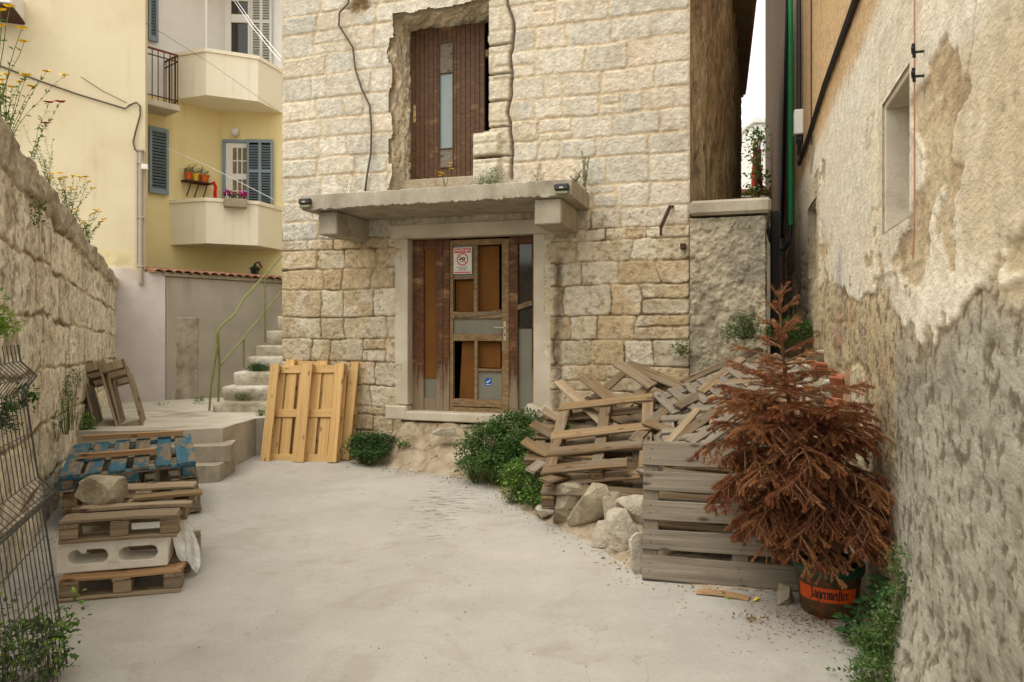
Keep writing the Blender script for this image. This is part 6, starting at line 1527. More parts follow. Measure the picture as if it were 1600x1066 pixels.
    b = MB(); b.fbox(MM, s - .04, s + .06, z + .02, z + .1, .0, .05); b.build('base', M['white'], t)
    s, z = MM.uv(398, 424, .25); c = MM.w(s, z, .25); t = thing('wall_lantern', 'black hexagonal lantern on the shaded wall under the balcony', 'lamp', c)
    b = MB(); b.lathe(c, [(.001, .16), (.02, .15), (.03, .11), (.12, .06), (.12, .045), (.02, .05)], 6); b.build('cap', M['lampbody'], t); b = MB(); b.lathe(c, [(.10, .045), (.055, -.13), (.001, -.15)], 6); b.build('glass', M['darkglass'], t)
    b = MB(); b.tube([c + Vector((0, 0, .15)), c + Vector((.05, .1, .2)), MM.w(s + .08, z + .1, .0)], .015, 6); b.build('arm', M['lampbody'], t)
    # washing lines from the balcony to the house
    b = MB()
    for (a, q) in (((362, -4, 14.6), (438, 96, 9.8)), ((365, -6, 14.6), (440, 90, 9.8))): b.tube([P(*a), (P(*a) + P(*q)) / 2 - Vector((0, 0, .05)), P(*q)], .006, 4)
    tag(b.build('washing_line', M['white'], None, P(400, 45, 12)), 'thin white twin washing line in front of the upper balcony', 'line')
    b = MB(); b.tube([P(228, 36, 12.6), P(330, 100, 13.2), P(438, 176, 10.0)], .004, 4); b.build('washing_line', M['greycable'], None, P(330, 100, 13.2)); tag(bpy.data.objects[-1] if False else col.objects[-1], 'thin dark line crossing in front of the upper balcony parapet', 'line')
    b = MB(); b.tube([P(262, 232, 13.6), P(330, 262, 13.8), P(428, 312, 13.9)], .006, 4); o = b.build('washing_line', M['white'], None, P(330, 262, 13.8)); tag(o, 'thin pale line in front of the lower balcony door', 'line')
    # cable on the yellow wall
    b = MB(); N = .03
    b.tube([W1.w(*W1.uv(u, v, N), N) for u, v in ((-40, 88), (2, 104), (60, 126), (120, 147), (196, 170), (203, 164), (213, 160), (219, 166), (219, 180), (212, 205), (208, 222), (211, 234), (217, 238))], .014, 6); o = b.build('wall_cable', M['greycable'], None, W1.w(*W1.uv(100, 140, N), N)); tag(o, 'dark cable sloping down across the yellow house wall into the drainpipe top', 'cable')
    b = MB(); b.tube([W1.w(*W1.uv(u, v, N), N) for u, v in ((126, 120), (160, 142), (198, 161))], .006, 4); o = b.build('wall_cable', M['greycable'], None, W1.w(*W1.uv(160, 142, N), N)); tag(o, 'short thin wire above the dark cable on the yellow wall', 'cable')
    # right house: cables, box, hose
    N = .05
    def rw(u, v, n=N): s, z = RW.uv(u, v, n); return RW.w(s, z, n)
    Yp = lambda y, z, n=N: RW.w(RWs(y), z, n)
    b = MB(); b.tube([Yp(2.0, 3.95, .03), Yp(3.2, 3.83, .03), Yp(4.7, 3.72, .03), Yp(6.5, 3.74, .03), Yp(8.0, 3.68, .03), Yp(8.7, 3.66, .03), Yp(8.95, 3.6, .05), Yp(9.0, 3.72, .05), Yp(8.9, 3.9, .05)], .024, 7); o = b.build('wall_cable', M['rubber'], None, Yp(5, 3.72)); tag(o, 'thick black cable running along the ochre wall to the white box', 'cable')
    b = MB(); b.tube([Yp(9.0, 3.95), Yp(9.0, 5.0), Yp(9.05, 7.0)], .03, 7); o = b.build('wall_cable', M['rubber'], None, Yp(9.0, 4)); tag(o, 'black cable rising straight up from the white box', 'cable')
    b = MB(); b.tube([Yp(7.8, 3.55, .02), Yp(7.8, 7.0, .02)], .008, 5); o = b.build('wall_cable', M['iron'], None, Yp(7.8, 4)); tag(o, 'thin brown wire rising beside the black cables', 'cable')
    b = MB(); b.tube([Yp(13, 3.2, .03), Yp(12, 5.4, .03), Yp(11.5, 7, .03)], .03, 6); o = b.build('wall_cable', M['rubber'], None, Yp(12, 4)); tag(o, 'black cable slanting up the dark far end of the alley wall', 'cable')
    t = thing('junction_box', 'white junction box on the ochre wall with cables below', 'box', Yp(9.0, 3.9)); b = MB(); b.fbox(RW, RWs(9.0) - .09, RWs(9.0) + .09, 3.96, 4.26, .002, .11, 0, .012); b.build('case', M['white'], t); b = MB(); b.fbox(RW, RWs(9.0) - .05, RWs(9.0) + .05, 3.86, 3.955, .01, .08, 0, .01); b.build('cable_gland', M['rubber'], t)
    b = MB(); y = 10.3; b.tube([Yp(y, 3.05, .06), Yp(y, 3.9, .06), Yp(y, 5, .06), Yp(y, 7.0, .06)], .034, 8); o = b.build('green_hose', M['green_pipe'], None, Yp(y, 3.1)); tag(o, 'bright green pipe rising up the far end of the plaster house', 'pipe')
    b = MB(); b.tube([Yp(y, 3.05, .06), Yp(y, 2.8, .08), Yp(y + .05, 2.72, .14), Yp(y + .1, 2.70, .22), Yp(y + .1, 2.85, .32), Yp(y + .1, 3.2, .40)], .03, 8); o = b.build('dark_hose', M['rubber'], None, Yp(y, 2.75)); tag(o, 'dark hose looping below the bright green pipe', 'pipe')
    b = MB(); p = Vector((2.93, 8.2, 0)); b.tube([p + Vector((0, 0, 1.0)), p + Vector((0, 0, 2.9))], .05, 8); o = b.build('drainpipe', M['rubber'], None, p); tag(o, 'dark blue black downpipe behind the edge of the stub wall', 'pipe')
    b = MB(); y = 3.14; b.tube([Yp(y, 3.2, .03), Yp(y, 2.9, .03), Yp(y, 2.5, .03), Yp(y, 2.05, .03), Yp(y + .03, 1.9, .03)], .0038, 5); o = b.build('wall_cable', M['pinkwire'], None, Yp(y, 2.5)); tag(o, 'thin reddish wire dropping past the near window of the plaster house', 'cable')
    for v, lab in ((80, 'upper black wire clip beside the near window'), (118, 'lower black wire clip beside the near window')):
        s, z = RW.uv(1446, v); b = MB(); b.tube([RW.w(s, z, -.01), RW.w(s, z, .05), RW.w(s + .03, z + .012, .055)], .006, 5); b.tube([RW.w(s - .01, z - .02, .04), RW.w(s + .02, z + .03, .05)], .007, 5); o = b.build('wire_clip', M['rubber'], None, RW.w(s, z, 0)); tag(o, lab, 'clip')
    # litter on the concrete
    b = MB(); rg = random.Random(5); p = G(1180, 968, .006)
    for i in range(40): leaf(b, p + Vector((rg.gauss(0, .05), rg.gauss(0, .03), .004 + rg.random() * .012)), rg, .025, .014)
    tag(b.build('dry_twig', M['drygrass'], None, p), 'scrap of dry dark foliage on the concrete left of the pot', 'litter')
    for i, (u, v, m, lab) in enumerate(((1132, 932, 'leaflight', 'yellow fallen leaf at the foot of the grey pallet'), (1181, 937, 'flower', 'bright yellow fallen petal near the pot'))):
        b = MB(); p = G(u, v, .012); leaf(b, p, random.Random(i), .05, .03); leaf(b, p + Vector((.01, .0, .006)), random.Random(i + 9), .04, .03); tag(b.build('fallen_leaf', M[m], None, p), lab, 'leaf')
def leaf(mb, p, rg, l, w, d=None, mi=0):
    """bent four-sided leaf, tip direction d"""
    p = Vector(p)
    if d is None: d = Vector((rg.gauss(0, 1), rg.gauss(0, 1), rg.gauss(.25, .6)))
    d = Vector(d); d.normalize(); s = d.cross(Vector((rg.gauss(0, .5), rg.gauss(0, .5), 1))); 
    if s.length < 1e-4: s = Vector((1, 0, 0))
    s.normalize(); n = s.cross(d)
    a = p; m = p + d * l * .45 + n * l * .10; e = p + d * l - n * l * .12
    mb.add([a, m + s * w * .5 - n * w * .12, e, m - s * w * .5 - n * w * .12, m], [(0, 1, 4), (1, 2, 4), (2, 3, 4), (3, 0, 4)], mi)
fixtures()
# ------------------------------------------------------------------ dead spruce in the pot
def spruce():
    rg = random.Random(77)
    base = POT + Vector((0, 0, .262)); tip = P(1213, 452, 3.98)
    t = thing('dead_spruce', 'dead rust brown spruce with drooping branches standing in the banded pot', 'tree', base)
    def tr(f):
        p = base.lerp(tip, f); p.x += -.035 * math.sin(f * math.pi) + .015 * math.sin(f * 7); p.y += .02 * math.sin(f * 5); return p
    b = MB(); n = 16; b.tube([tr(i / n) for i in range(n + 1)], [.021 * (1 - i / n) + .004 for i in range(n + 1)], 8); b.build('trunk', M['bark'], t)
    NV = []; NF = []; NM = []; tw = MB()
    def needles(p0, p1, dens, ln, mi, bare=0.0):
        ax = p1 - p0; L = ax.length
        if L < 1e-4: return
        ax = ax / L; x = ax.orthogonal().normalized(); y = ax.cross(x)
        for i in range(int(L * dens)):
            if rg.random() < bare: continue
            f = rg.random(); a = rg.uniform(0, 2 * math.pi); c = p0 + ax * (L * f); rad = x * math.cos(a) + y * math.sin(a)
            l = ln * rg.uniform(.7, 1.15); d = (rad * rg.uniform(.75, 1.05) + ax * rg.uniform(.5, .9) + Vector((0, 0, -.12))).normalized()
            w = d.cross(rad).normalized() * .0013; e = c + d * l; m = c + d * l * .55 + w * 1.3; k = len(NV)
            NV.extend([tuple(c - w), tuple(m), tuple(e), tuple(c + d * l * .5 - w * 1.3)]); NF.append((k, k + 1, k + 2, k + 3)); NM.append(mi)
    def twig(p, d, L, droop, mi, lvl):
        n = max(3, int(L / .035)); pts = [Vector(p)]; d = Vector(d).normalized()
        for i in range(n):
            d = (d + Vector((rg.gauss(0, .06), rg.gauss(0, .06), -droop * (i + 1) / n + rg.gauss(0, .05)))).normalized(); pts.append(pts[-1] + d * L / n)
        r = .0028 if lvl else .006
        tw.tube(pts, [r * (1 - .75 * i / n) + .0006 for i in range(n + 1)], 4 if lvl else 5, 0, False)
        return pts
    nb = 0; f = .12; golden = 0
    while f < .985:
        whorl = 9 if f < .52 else (8 if f < .64 else (5 if f < .74 else 3))
        golden += 1.1
        # silhouette: widest at about a third of the height, open and spiky above
        Lr = float(np.interp(f, [0, .10, .22, .34, .46, .56, .66, .78, .90, 1], [.50, .55, .58, .57, .55, .49, .34, .23, .15, .08]))
        el = float(np.interp(f, [0, .15, .35, .55, .75, 1], [.22, .20, .20, .22, .30, 1.0])); dr = float(np.interp(f, [0, .2, .45, .6, .8, 1], [.13, .12, .09, .05, -.02, -.10]))
        for k in range(whorl):
            a = golden + 2 * math.pi * k / whorl + rg.uniform(-.3, .3); L = Lr * rg.uniform(.72, 1.12); p = tr(min(1, f + rg.uniform(-.02, .02)))
            d = Vector((math.cos(a), math.sin(a), el + rg.uniform(-.15, .15)))
            if d.x > .5 and f < .6: L *= .86
            mi = 1 if rg.random() < .4 else 0
            pts = twig(p, d, L, dr, mi, 0); m = len(pts)
            light = rg.random()
            for i in range(1, m):
                fr = i / (m - 1)
                needles(pts[i - 1], pts[i], 1700 if f < .62 else 1100, .018, mi, .0 if fr > .35 else .7)
            ns = int(L / .040)
            for s in range(ns):
                fr = .18 + .8 * s / max(1, ns); i = min(m - 2, int(fr * (m - 1))); q = pts[i].lerp(pts[i + 1], fr * (m - 1) - i); ax = (pts[i + 1] - pts[i]).normalized()
                side = ax.cross(Vector((0, 0, 1))); side = side.normalized() if side.length > .05 else Vector((1, 0, 0))
                sg = 1 if s % 2 else -1
                dd = ax * .75 + side * sg * rg.uniform(.6, .9) + Vector((0, 0, rg.uniform(-.45, .05))); l2 = (L * .42 * (1 - .62 * fr) + .03) * rg.uniform(.7, 1.2)
                if f > .66: l2 *= .75
                if f > .70 and rg.random() < .35: continue
                p2 = twig(q, dd, l2, dr * 1.2 + .07 * (f < .5), mi, 1)
                if rg.random() < .08: continue
                m2 = 1 if rg.random() < .28 else mi
                for j in range(1, len(p2)): needles(p2[j - 1], p2[j], 1900 if f < .62 else 1300, .0175, m2, .0)
                if l2 > .10 and f < .6:
                    for s3 in range(int(l2 / .05)):
                        j = min(len(p2) - 2, 1 + int(rg.random() * (len(p2) - 1))); ax3 = (p2[j + 1] - p2[j]).normalized(); sd = ax3.cross(Vector((0, 0, 1)))
                        if sd.length < .05: continue
                        p3 = twig(p2[j], ax3 * .8 + sd.normalized() * (1 if s3 % 2 else -1) * .8 + Vector((0, 0, -.25)), l2 * .38, dr, mi, 1)
                        for j3 in range(1, len(p3)): needles(p3[j3 - 1], p3[j3], 1700, .016, m2, .0)
        f += .046 if f < .62 else .056
    # leader and crooked top shoots
    for (u, v, Y, L) in ((1222, 440, 3.98, .13), (1205, 478, 3.98, .10), (1219, 500, 3.95, .16)):
        d = P(u, v, Y) - tr(.93); pts = twig(tr(.93), d, max(L, d.length * .9), -.05, 0, 1)
        for j in range(1, len(pts)): needles(pts[j - 1], pts[j], 700, .012, 1)
    tw.build('branches', M['twig'], t)
    me = bpy.data.meshes.new('crown'); org = np.array(base)
    V = np.array(NV) - org; me.vertices.add(len(V)); me.vertices.foreach_set('co', V.astype(np.float32).ravel())
    q = np.array(NF, dtype=np.int32); me.loops.add(q.size); me.loops.foreach_set('vertex_index', q.ravel()); me.polygons.add(len(q)); me.polygons.foreach_set('loop_start', np.arange(0, q.size, 4, dtype=np.int32)); me.polygons.foreach_set('loop_total', np.full(len(q), 4, dtype=np.int32))
    me.materials.append(M['needle']); me.materials.append(M['needlelight']); me.polygons.foreach_set('material_index', np.array(NM, dtype=np.int32)); me.update(calc_edges=True)
    o = link('crown', me, t, (0, 0, 0)); o.location = (0, 0, 0)
    print('needles', len(NF))
spruce()

# ------------------------------------------------------------------ green plants
def bush(name, label, cat, base, blobs, nl, ll, lw, mat, seed, group=None, stems=18, mat2=None, up=.3):
    """leaves in clusters on stems, filling blobs = [(centre, radii)]"""
    rg = random.Random(seed); base = Vector(base); t = thing(name, label, cat, base, group); L = MB(); S = MB()
    vol = [b[1][0] * b[1][1] * b[1][2] for b in blobs]; tv = sum(vol)
    for (c, r), v in zip(blobs, vol):
        c = Vector(c); k = max(4, int(nl * v / tv / 9))
        for i in range(k):
            d = Vector((rg.gauss(0, 1), rg.gauss(0, 1), rg.gauss(.15, 1))).normalized(); rr = (rg.uniform(.35, 1.0) ** .5 if rg.random() < .86 else rg.uniform(1.0, 1.4)) * (1 + .25 * mnoise.noise(d * 2.3 + Vector((seed, 0, 0))))
            p = c + Vector((d.x * r[0], d.y * r[1], d.z * r[2])) * rr
            if i % 4 == 0: f = Vector((c.x + (p.x - c.x) * .3, c.y + (p.y - c.y) * .3, min(base.z, c.z - r[2] * .8))); S.tube([f, f.lerp(p, .6) + Vector((rg.gauss(0, .01), rg.gauss(0, .01), .02)), p], [.003, .002, .001], 4, 0, False)
            for j in range(9):
                q = p + Vector((rg.gauss(0, 1), rg.gauss(0, 1), rg.gauss(0, .7))) * ll * .9
                dd = Vector((d.x * .8 + rg.gauss(0, .7), d.y * .8 + rg.gauss(0, .7), up + rg.gauss(0, .5))); leaf(L, q, rg, ll * rg.uniform(.45, 1.5), lw * rg.uniform(.6, 1.5), dd, 1 if mat2 and rg.random() < .25 else 0)
    L.build('foliage', [mat, mat2 or mat], t); S.build('stems', M['stem'], t); return t
def flat_leaf_cluster(mb, p, rg, r, n, l, w, tilt):
    a0 = rg.uniform(0, 6)
    for i in range(n): a = a0 + 2 * math.pi * i / n + rg.uniform(-.2, .2); leaf(mb, p + Vector((math.cos(a), math.sin(a), 0)) * r * .15, rg, l * rg.uniform(.8, 1.15), w, Vector((math.cos(a), math.sin(a), rg.uniform(-.25, .25))) + tilt)
def ground(u, v, n=4):
    z = 0.0
    for _ in range(n): p = G(u, v, z); z = max(0.0, float(terr(p.x, p.y)))
    return G(u, v, z)

def plants():
    # big bush before the door, made of overlapping mounds of small parsley-like leaves
    def bb(u, v, Y, rx, rz, ry=None): return (P(u, v, Y), (rx, ry or rx * .8, rz))
    bush('leafy_bush', 'large dark green leafy bush on the dirt mound in front of the lower door', 'bush', ground(770, 740),
         [bb(800, 672, 7.75, .24, .20), bb(768, 692, 7.7, .26, .20), bb(738, 705, 7.8, .16, .14), bb(815, 700, 7.45, .20, .20), bb(785, 722, 7.45, .28, .13), bb(745, 726, 7.6, .20, .08), bb(822, 656, 7.8, .13, .12)], 15000, .030, .017, M['leaf'], 1, 'low bushes by the stone house', mat2=M['leafdark'])
    bush('leafy_bush', 'smaller bright green bush spilling over the edge left of the edge stones', 'bush', ground(835, 780),
         [bb(825, 752, 6.75, .19, .17), bb(842, 776, 6.5, .14, .12), bb(806, 742, 6.95, .13, .12), bb(858, 790, 6.3, .09, .09)], 6500, .028, .015, M['leaf'], 2, 'low bushes by the stone house', mat2=M['leaflight'])
    bush('leafy_bush', 'round dark green bush between the fresh pallets and the dirt mound', 'bush', ground(580, 712),
         [bb(572, 697, 8.75, .20, .14), bb(598, 692, 8.8, .16, .10), bb(580, 708, 8.6, .2, .06)], 5000, .030, .018, M['leafdark'], 3, 'low bushes by the stone house', mat2=M['leaf'])
    bush('weed_sprig', 'small single green sprig growing on the bare dirt mound', 'weed', ground(629, 701), [bb(629, 694, 8.6, .05, .05)], 160, .03, .016, M['leaf'], 4)
    bush('dry_weed', 'heap of dry brown stems at the front of the big bush', 'weed', ground(715, 735), [(ground(712, 728) + Vector((0, 0, .05)), (.22, .12, .05)), (ground(745, 738) + Vector((0, 0, .04)), (.2, .1, .05))], 1500, .05, .004, M['drygrass'], 5)
    bush('weed_sprig', 'low weed with small leaves on the concrete edge below the bright green bush', 'weed', ground(812, 786), [(ground(808, 784) + Vector((0, 0, .02)), (.10, .06, .03))], 220, .025, .014, M['leafgrey'], 6)
    # weeds on the heap
    bush('weed_sprig', 'small leafy weed growing between the boards right of the big bush', 'weed', P(876, 668, 6.9), [bb(880, 664, 6.8, .05, .05)], 140, .03, .018, M['leaf'], 7)
    bush('weed_sprig', 'tuft with dry seed heads at the wall foot above the heap', 'weed', P(1064, 556, 7.9), [bb(1064, 546, 7.85, .08, .08)], 220, .035, .02, M['leaf'], 8, mat2=M['drygrass'])
    bush('alley_weed', 'grey green bush under the rough stub wall', 'bush', P(1155, 530, 7.4), [bb(1163, 512, 7.4, .13, .14), bb(1140, 520, 7.45, .07, .08)], 1500, .03, .014, M['leafgrey'], 9, 'bushes at the alley mouth', mat2=M['leafdark'])
    bush('alley_weed', 'green weed clump in the alley mouth by the plaster house', 'bush', P(1245, 540, 7.9), [bb(1240, 515, 7.9, .22, .12), bb(1215, 520, 7.8, .14, .1)], 1700, .035, .016, M['leaf'], 10, 'bushes at the alley mouth', mat2=M['leafdark'])
    # corner plants by the pot
    rg = random.Random(12)
    t = thing('broadleaf_weed', 'dark green broad leaved weed in the corner right of the pot', 'weed', G(1345, 990), 'weeds at the foot of the plaster house'); L = MB(); S = MB()
    for (u, v, Y) in [(1338, 960, 3.75), (1360, 930, 3.75), (1385, 945, 3.6), (1330, 985, 3.7), (1352, 985, 3.6), (1375, 905, 3.75), (1395, 975, 3.45), (1372, 1000, 3.4), (1345, 940, 3.8), (1390, 920, 3.6), (1325, 965, 3.8)]:
        p = P(u, v, Y); 
        if p.z < .03: p.z = .03
        S.tube([Vector((p.x + .02, p.y + .05, 0)), p - Vector((0, 0, .03)), p], [.004, .003, .002], 5)
        for h in (0, .035, .07):
            if p.z - h > .015: flat_leaf_cluster(L, p - Vector((rg.gauss(0, .01), rg.gauss(0, .01), h)), rg, .03, 5, .062 - .004 * h, .036, Vector((-.1, -.25, .15)))
    L.build('foliage', M['leafdark'], t); S.build('stems', M['stem'], t)
    Yp = lambda y, z, n=.05: RW.w(RWs(y), z, n)
    bl = [(Yp(3.35, .40, .07), (.06, .06, .12)), (Yp(3.3, .22, .10), (.09, .08, .12)), (Yp(3.2, .08, .16), (.13, .12, .07)), (Yp(3.35, .54, .05), (.04, .05, .06)), (Yp(3.45, .12, .14), (.1, .1, .08))]
    bush('wall_weed', 'small leaved green weed climbing the foot of the plaster house wall', 'weed', Yp(3.3, 0, .1), bl, 2600, .020, .012, M['leaf'], 13, 'weeds at the foot of the plaster house', mat2=M['leafgrey'])
    # weeds behind the wire panel
    bush('fence_weed', 'bright green weed growing through the wire panel at the lower left', 'weed', Vector((-2.2, 3.2, 0)), [((-2.24, 3.25, .14), (.14, .15, .13)), ((-2.12, 3.4, .20), (.09, .1, .10)), ((-2.08, 3.30, .12), (.07, .1, .11)), ((-2.3, 3.0, .16), (.12, .14, .14)), ((-2.38, 3.3, .34), (.05, .08, .10))], 2000, .030, .018, M['leaf'], 14, 'weeds by the wire panel', mat2=M['leaflight'])
    bush('fence_weed', 'trailing dark leaves hanging on the wire panel near its right edge', 'weed', P(40, 600, 3.6), [bb(40, 612, 3.66, .022, .05), bb(36, 630, 3.66, .02, .03)], 140, .028, .018, M['leafdark'], 15, 'weeds by the wire panel')
    bush('fence_weed', 'dark leaves at the left picture edge on the wire panel', 'weed', P(2, 650, 3.3), [bb(2, 645, 3.3, .03, .08)], 180, .03, .02, M['leafdark'], 16, 'weeds by the wire panel')
    bush('wall_shrub', 'bright green foliage poking in at the left edge above the wire panel', 'bush', P(-10, 520, 3.9), [bb(-8, 500, 4.0, .07, .11)], 420, .035, .018, M['leaflight'], 17)
    # hanging grey green growth on the left wall and the small bush by the brown pallets
    s = [LW.s(92), LW.s(84), LW.s(100)]
    bush('wall_weed', 'pale grey green plant hanging down the left stone wall above the stack', 'weed', LW.w(s[0], .62, .05), [(LW.w(LW.s(100), CH - (590 - HV) / F * 7.3, .06), (.10, .05, .10)), (LW.w(LW.s(92), CH - (625 - HV) / F * 7.0, .06), (.09, .05, .14)), (LW.w(LW.s(80), CH - (650 - HV) / F * 6.6, .05), (.06, .04, .08))], 900, .028, .010, M['leafgrey'], 18)
    bush('leafy_bush', 'yellow green bush at the wall foot left of the brown pallets', 'bush', P(128, 685, 7.9), [bb(130, 662, 8.0, .10, .12), bb(136, 680, 8.0, .09, .08)], 700, .035, .02, M['leaf'], 19, mat2=M['leaflight'])
    # tufts on path, steps and wall joints
    for i, (u, v, Y, r, lab) in enumerate(((378, 624, 10.5, .09, 'green tuft on the second stone step'), (250, 640, 11.5, .10, 'flat weed line in the middle of the raised path'), (310, 628, 12.0, .08, 'low weed near the grey wall on the raised path'), (404, 570, 11.0, .0, ''), (130, 540, 9.6, .05, 'yellow green tuft in a joint of the left wall'), (172, 567, 12.2, .07, 'small green sprig at the far end of the left wall'), (408, 650, 9.7, .05, 'tiny weed by the top corner of the fresh pallets'))):
        if r == 0: continue
        bush('weed_tuft', lab, 'weed', P(u, v, Y), [(P(u, v - 4, Y), (r, r * .7, r * .45))], 150, .03, .014, M['leaf'], 30 + i, None, mat2=M['leaflight'])
    p = P(405, 573, 11.15); bush('moss_strip', 'dark green moss and ferns under the fourth stone step', 'moss', p, [((p.x + .02 * 0, p.y - .06, p.z - .02), (.17, .05, .06))], 800, .025, .012, M['leafdark'], 38, mat2=M['leaf'])
    # canopy weeds
    zc = 3.12
    def can(u, n): s = FA.s(u, n); return FA.w(s, zc, n)
    bush('canopy_weed', 'dense grey green weed on the canopy at the right foot of the upper door', 'weed', can(756, .25), [(can(756, .25) + Vector((0, 0, .10)), (.14, .10, .13)), (can(770, .2) + Vector((0, 0, .20)), (.08, .07, .12)), (can(738, .3) + Vector((0, 0, .03)), (.08, .06, .04))], 1600, .028, .008, M['leafgrey'], 41, 'weeds on the canopy', mat2=M['leaf'])
    def stalks(name, label, base, ns, h, spread, seed, leafy=6, fl=None, flr=.02, ll=.03, lw=.006, lm='leafgrey', sm='stem', group='weeds on the canopy', lean=(0, 0), upr=.0, thick=.0025):
        rg = random.Random(seed); base = Vector(base); t = thing(name, label, 'weed', base, group); S = MB(); L = MB(); Fl = MB()
        for i in range(ns):
            hh = h * rg.uniform(.55, 1.05); d = Vector((rg.gauss(0, spread) + lean[0], rg.gauss(0, spread * .6) + lean[1], 1)); b0 = base + Vector((rg.gauss(0, .02), rg.gauss(0, .015), 0)); n = 6
            pts = [b0 + Vector((d.x * (k / n) ** 1.5, d.y * (k / n) ** 1.5, k / n)) * hh + Vector((rg.gauss(0, .006), 0, 0)) for k in range(n + 1)]
            S.tube(pts, [thick * (1 - .6 * k / n) for k in range(n + 1)], 4, 0, False)
            for k in range(leafy * n):
                f = rg.random() ** .8 * n; j = min(n - 1, int(f)); q = pts[j].lerp(pts[j + 1], f - j); leaf(L, q, rg, ll * rg.uniform(.6, 1.1) * (1.1 - .5 * f / n), lw, Vector((rg.gauss(0, 1), rg.gauss(0, 1), .5 + upr + rg.gauss(0, .2))))
            if fl:
                e = pts[-1]; Fl = MB()
                for q in range(11):
                    a = q * .571; leaf(Fl, e, rg, flr, flr * .45, Vector((math.cos(a), math.sin(a) - .5, .35)))
                Fl.build('flower', M[fl], t)
        S.build('stems', M[sm], t)
        if leafy: L.build('foliage', M[lm], t)
        return t
    stalks('flower_stalk', 'yellow flowers on thin stalks on the canopy before the upper door', can(694, .5), 7, .34, .22, 51, 2, 'flower', .032)
    stalks('flower_stalk', 'pale stalks with small yellow flowers at the left of the canopy', can(540, .15), 8, .38, .20, 52, 2, 'flower', .024, sm='stem')
    stalks('canopy_weed', 'tall dark rosemary like stem near the right end of the canopy', can(913, .12), 3, .46, .05, 53, 26, None, .02, .045, .006, 'leafgrey', upr=.6)
    stalks('canopy_weed', 'short spreading green weed at the right end of the canopy', can(900, .25), 8, .22, .6, 54, 12, None, .02, .04, .007, 'leafgrey')
    stalks('canopy_weed', 'thin dry twiggy weed in the middle of the canopy right of the door', can(845, .2), 9, .32, .45, 55, 3, None, .02, .03, .005, 'drygrass', 'drygrass')
    stalks('canopy_weed', 'sparse green twigs beside the dry weed on the canopy', can(822, .2), 6, .18, .6, 56, 6, None, .02, .03, .006, 'leafgrey')
    # flowers along the top of the left wall
    def top(u, dn=-.06):
        a = LW.s(u); Y = 1 + a * LW.t.y; return LW.w(a, 2.80 - .0477 * (Y - 4.56) + .02, dn)
    stalks('wall_flower', 'tall yellow flowered weed on the left wall top at the picture edge', top(4), 12, .80, .22, 61, 2, 'flower', .042, .06, .014, 'leaf', group='flowering weeds on the left wall', thick=.004)
    stalks('wall_flower', 'bushy yellow flowered weed on the left wall top right of the picture edge', top(26), 15, .60, .30, 62, 3, 'flower', .040, .06, .014, 'leaf', group='flowering weeds on the left wall', thick=.003)
    stalks('wall_flower', 'weed with one pink flower head on the left wall top', top(62), 3, .62, .14, 63, 5, 'pinkflower', .05, .07, .016, 'leafgrey', group='flowering weeds on the left wall', lean=(.25, 0))
    stalks('wall_weed', 'thin grey stalks on the left wall top past the pink flower', top(90), 7, .62, .20, 64, 6, None, .02, .05, .009, 'leafgrey', group='flowering weeds on the left wall')
    stalks('wall_flower', 'leafy weed with many yellow flowers halfway along the left wall top', top(118), 15, .60, .28, 65, 7, 'flower', .048, .06, .011, 'leafgrey', group='flowering weeds on the left wall')
    stalks('wall_flower', 'low yellow flowered weed near the far end of the left wall top', top(140), 12, .42, .40, 66, 7, 'flower', .048, .06, .013, 'leaf', group='flowering weeds on the left wall')
    bush('wall_weed', 'small green tuft in a joint high on the left wall', 'weed', LW.w(LW.s(44), 2.42, .02), [(LW.w(LW.s(44), 2.44, .05), (.05, .04, .09))], 130, .03, .014, M['leaf'], 67)
plants()

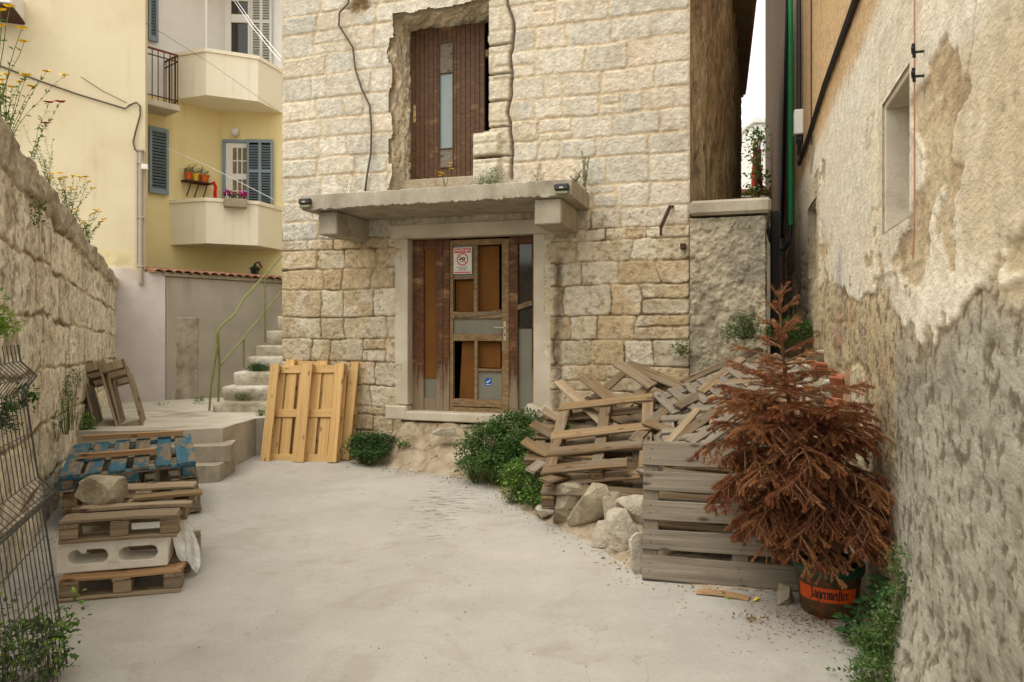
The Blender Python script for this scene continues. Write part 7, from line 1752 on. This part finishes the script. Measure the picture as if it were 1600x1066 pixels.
# ------------------------------------------------------------------ grit, dropped needles
def litter():
    rg = random.Random(99); b = MB(); base = [(1, 1, 1), (1, -1, -1), (-1, 1, -1), (-1, -1, 1)]; fs = [(0, 1, 2), (0, 3, 1), (0, 2, 3), (1, 3, 2)]
    def peb(x, y, s):
        z = max(0.0, float(terr(x, y))); q = [Vector((p[0] * rg.uniform(.5, 1), p[1] * rg.uniform(.5, 1), p[2] * rg.uniform(.3, .7))) * s for p in base]; a = rg.uniform(0, 6); m = Matrix.Rotation(a, 3, 'Z')
        b.add([tuple(m @ v + Vector((x, y, z + s * .35))) for v in q], fs)
    bd = [Vector(p) for p in _bd]
    for i in range(520):
        k = rg.randrange(len(bd) - 1); p = bd[k].lerp(bd[k + 1], rg.random()); peb(p.x + rg.gauss(-.06, .10), p.y + rg.gauss(-.05, .10), rg.uniform(.003, .011) * (1 if rg.random() < .93 else 2))
    for i in range(380): peb(rg.uniform(-2.6, 1.6), rg.uniform(3.1, 8.6), rg.uniform(.002, .006))
    for i in range(350):
        y = rg.uniform(3.0, 8); peb(-4.0 - .45 * (y - 6.4) + .12 + abs(rg.gauss(0, .16)), y, rg.uniform(.003, .010))
    for i in range(260):
        y = rg.uniform(2.6, 4.2); peb(.781 + .309 * y - .10 - abs(rg.gauss(0, .10)), y, rg.uniform(.003, .009))
    o = b.build('grit', M['palerock']); tag(o, None, None, None, 'stuff')
    L = MB()
    for i in range(1700):
        a = rg.uniform(0, 6.28); r = abs(rg.gauss(0, .30)); x, y = POT.x - .08 + r * math.cos(a), POT.y - .12 + r * math.sin(a) * .8
        if x > .781 + .309 * y - .08: continue
        d = rg.uniform(0, 6.28); l = rg.uniform(.006, .011); c, s_ = math.cos(d), math.sin(d); w = .0012; z = .003 + rg.random() * .003
        L.add([(x - c * l - s_ * w, y - s_ * l + c * w, z), (x + c * l - s_ * w, y + s_ * l + c * w, z), (x + c * l + s_ * w, y + s_ * l - c * w, z + .001), (x - c * l + s_ * w, y - s_ * l - c * w, z + .001)], [(0, 1, 2, 3)])
    o = L.build('fallen_needles', M['needle']); tag(o, None, None, None, 'stuff')
    # dead leaves and straw caught along the edge of the mound and the walls
    D = MB()
    for i in range(260):
        k = rg.randrange(2, len(bd) - 1); p = bd[k].lerp(bd[k + 1] if k + 1 < len(bd) else bd[k], rg.random()); x, y = p.x + rg.gauss(-.02, .09), p.y + rg.gauss(0, .09)
        leaf(D, (x, y, max(0, float(terr(x, y))) + .006), rg, rg.uniform(.015, .04), .009, Vector((rg.gauss(0, 1), rg.gauss(0, 1), .1)))
    o = D.build('leaf_litter', M['drygrass']); tag(o, None, None, None, 'stuff')
litter()

# ------------------------------------------------------------------ far end of the alley
def far_end():
    t = thing('white_house', 'distant plain white house beyond the alley', 'house', (9.5, 27, 0))
    b = MB(); b.wbox((10.2, 29, 4.55), 2.6, 4, 9.1, 0, .02); b.build('wall', M['white'], t)
    b = MB(); b.wbox((10.2, 29, 9.2), 2.8, 4.2, .18, 0, .03)
    for i in range(12): b.tube([(9.0 + i * .22, 27.0, 9.31), (9.0 + i * .22, 31.0, 9.31)], .05, 6, 1)
    b.build('roof', [M['white'], M['greyrender']], t)
    t = thing('terrace_wall', 'low orange brown terrace edge at the end of the alley', 'wall', (6.2, 18.5, 0)); b = MB(); b.wbox((6.2, 18.5, 2.45), 4, .2, 4.9, 0, .02); b.build('wall', M['cream_concrete'], t); b = MB(); b.wbox((6.2, 18.45, 5.0), 4.2, .35, .12, 0, .02); b.build('coping', M['brick'], t)
    rg = random.Random(4); p0 = P(1182, 300, 18.0)
    t = thing('citrus_tree', 'small leafy citrus tree at the end of the alley', 'tree', p0); L = MB(); S = MB(); O = MB()
    S.tube([P(1186, 330, 18), P(1183, 290, 18), P(1180, 250, 18), P(1186, 210, 18)], [.05, .04, .03, .01], 6)
    for i in range(40):
        p = P(rg.gauss(1181, 9), rg.uniform(205, 312), 18 + rg.gauss(0, .3)); S.tube([P(1183, 270, 18), p], [.012, .005], 4)
        for k in range(12): leaf(L, p + Vector((rg.gauss(0, .1), rg.gauss(0, .1), rg.gauss(0, .08))), rg, .13, .06)
        if i % 6 == 0: O.lathe(p, [(.001, -.045), (.035, -.03), (.045, 0), (.035, .03), (.001, .045)], 8)
    L.build('crown', [M['leaf']], t); S.build('trunk', M['bark'], t); O.build('fruit', M['yellowpot'], t)
    b = MB(); V = []; n = 14
    U, W = np.meshgrid(np.linspace(0, 1, 12), np.linspace(0, 1, 24)); a, c, d, e = [np.array(P(u, v, 18.2)) for u, v in ((1177, 236), (1190, 233), (1176, 292), (1192, 296))]
    B3 = (a * ((1 - U) * (1 - W))[..., None] + c * (U * (1 - W))[..., None] + d * ((1 - U) * W)[..., None] + e * (U * W)[..., None]); B3[..., 1] += .08 * np.sin(U * 14 + W * 2)
    o = grid_obj('red_cloth', B3, None, M['red']); o.modifiers.new('thick', 'SOLIDIFY').thickness = .01; tag(o, 'bright red cloth hanging behind the citrus tree', 'cloth')
far_end()
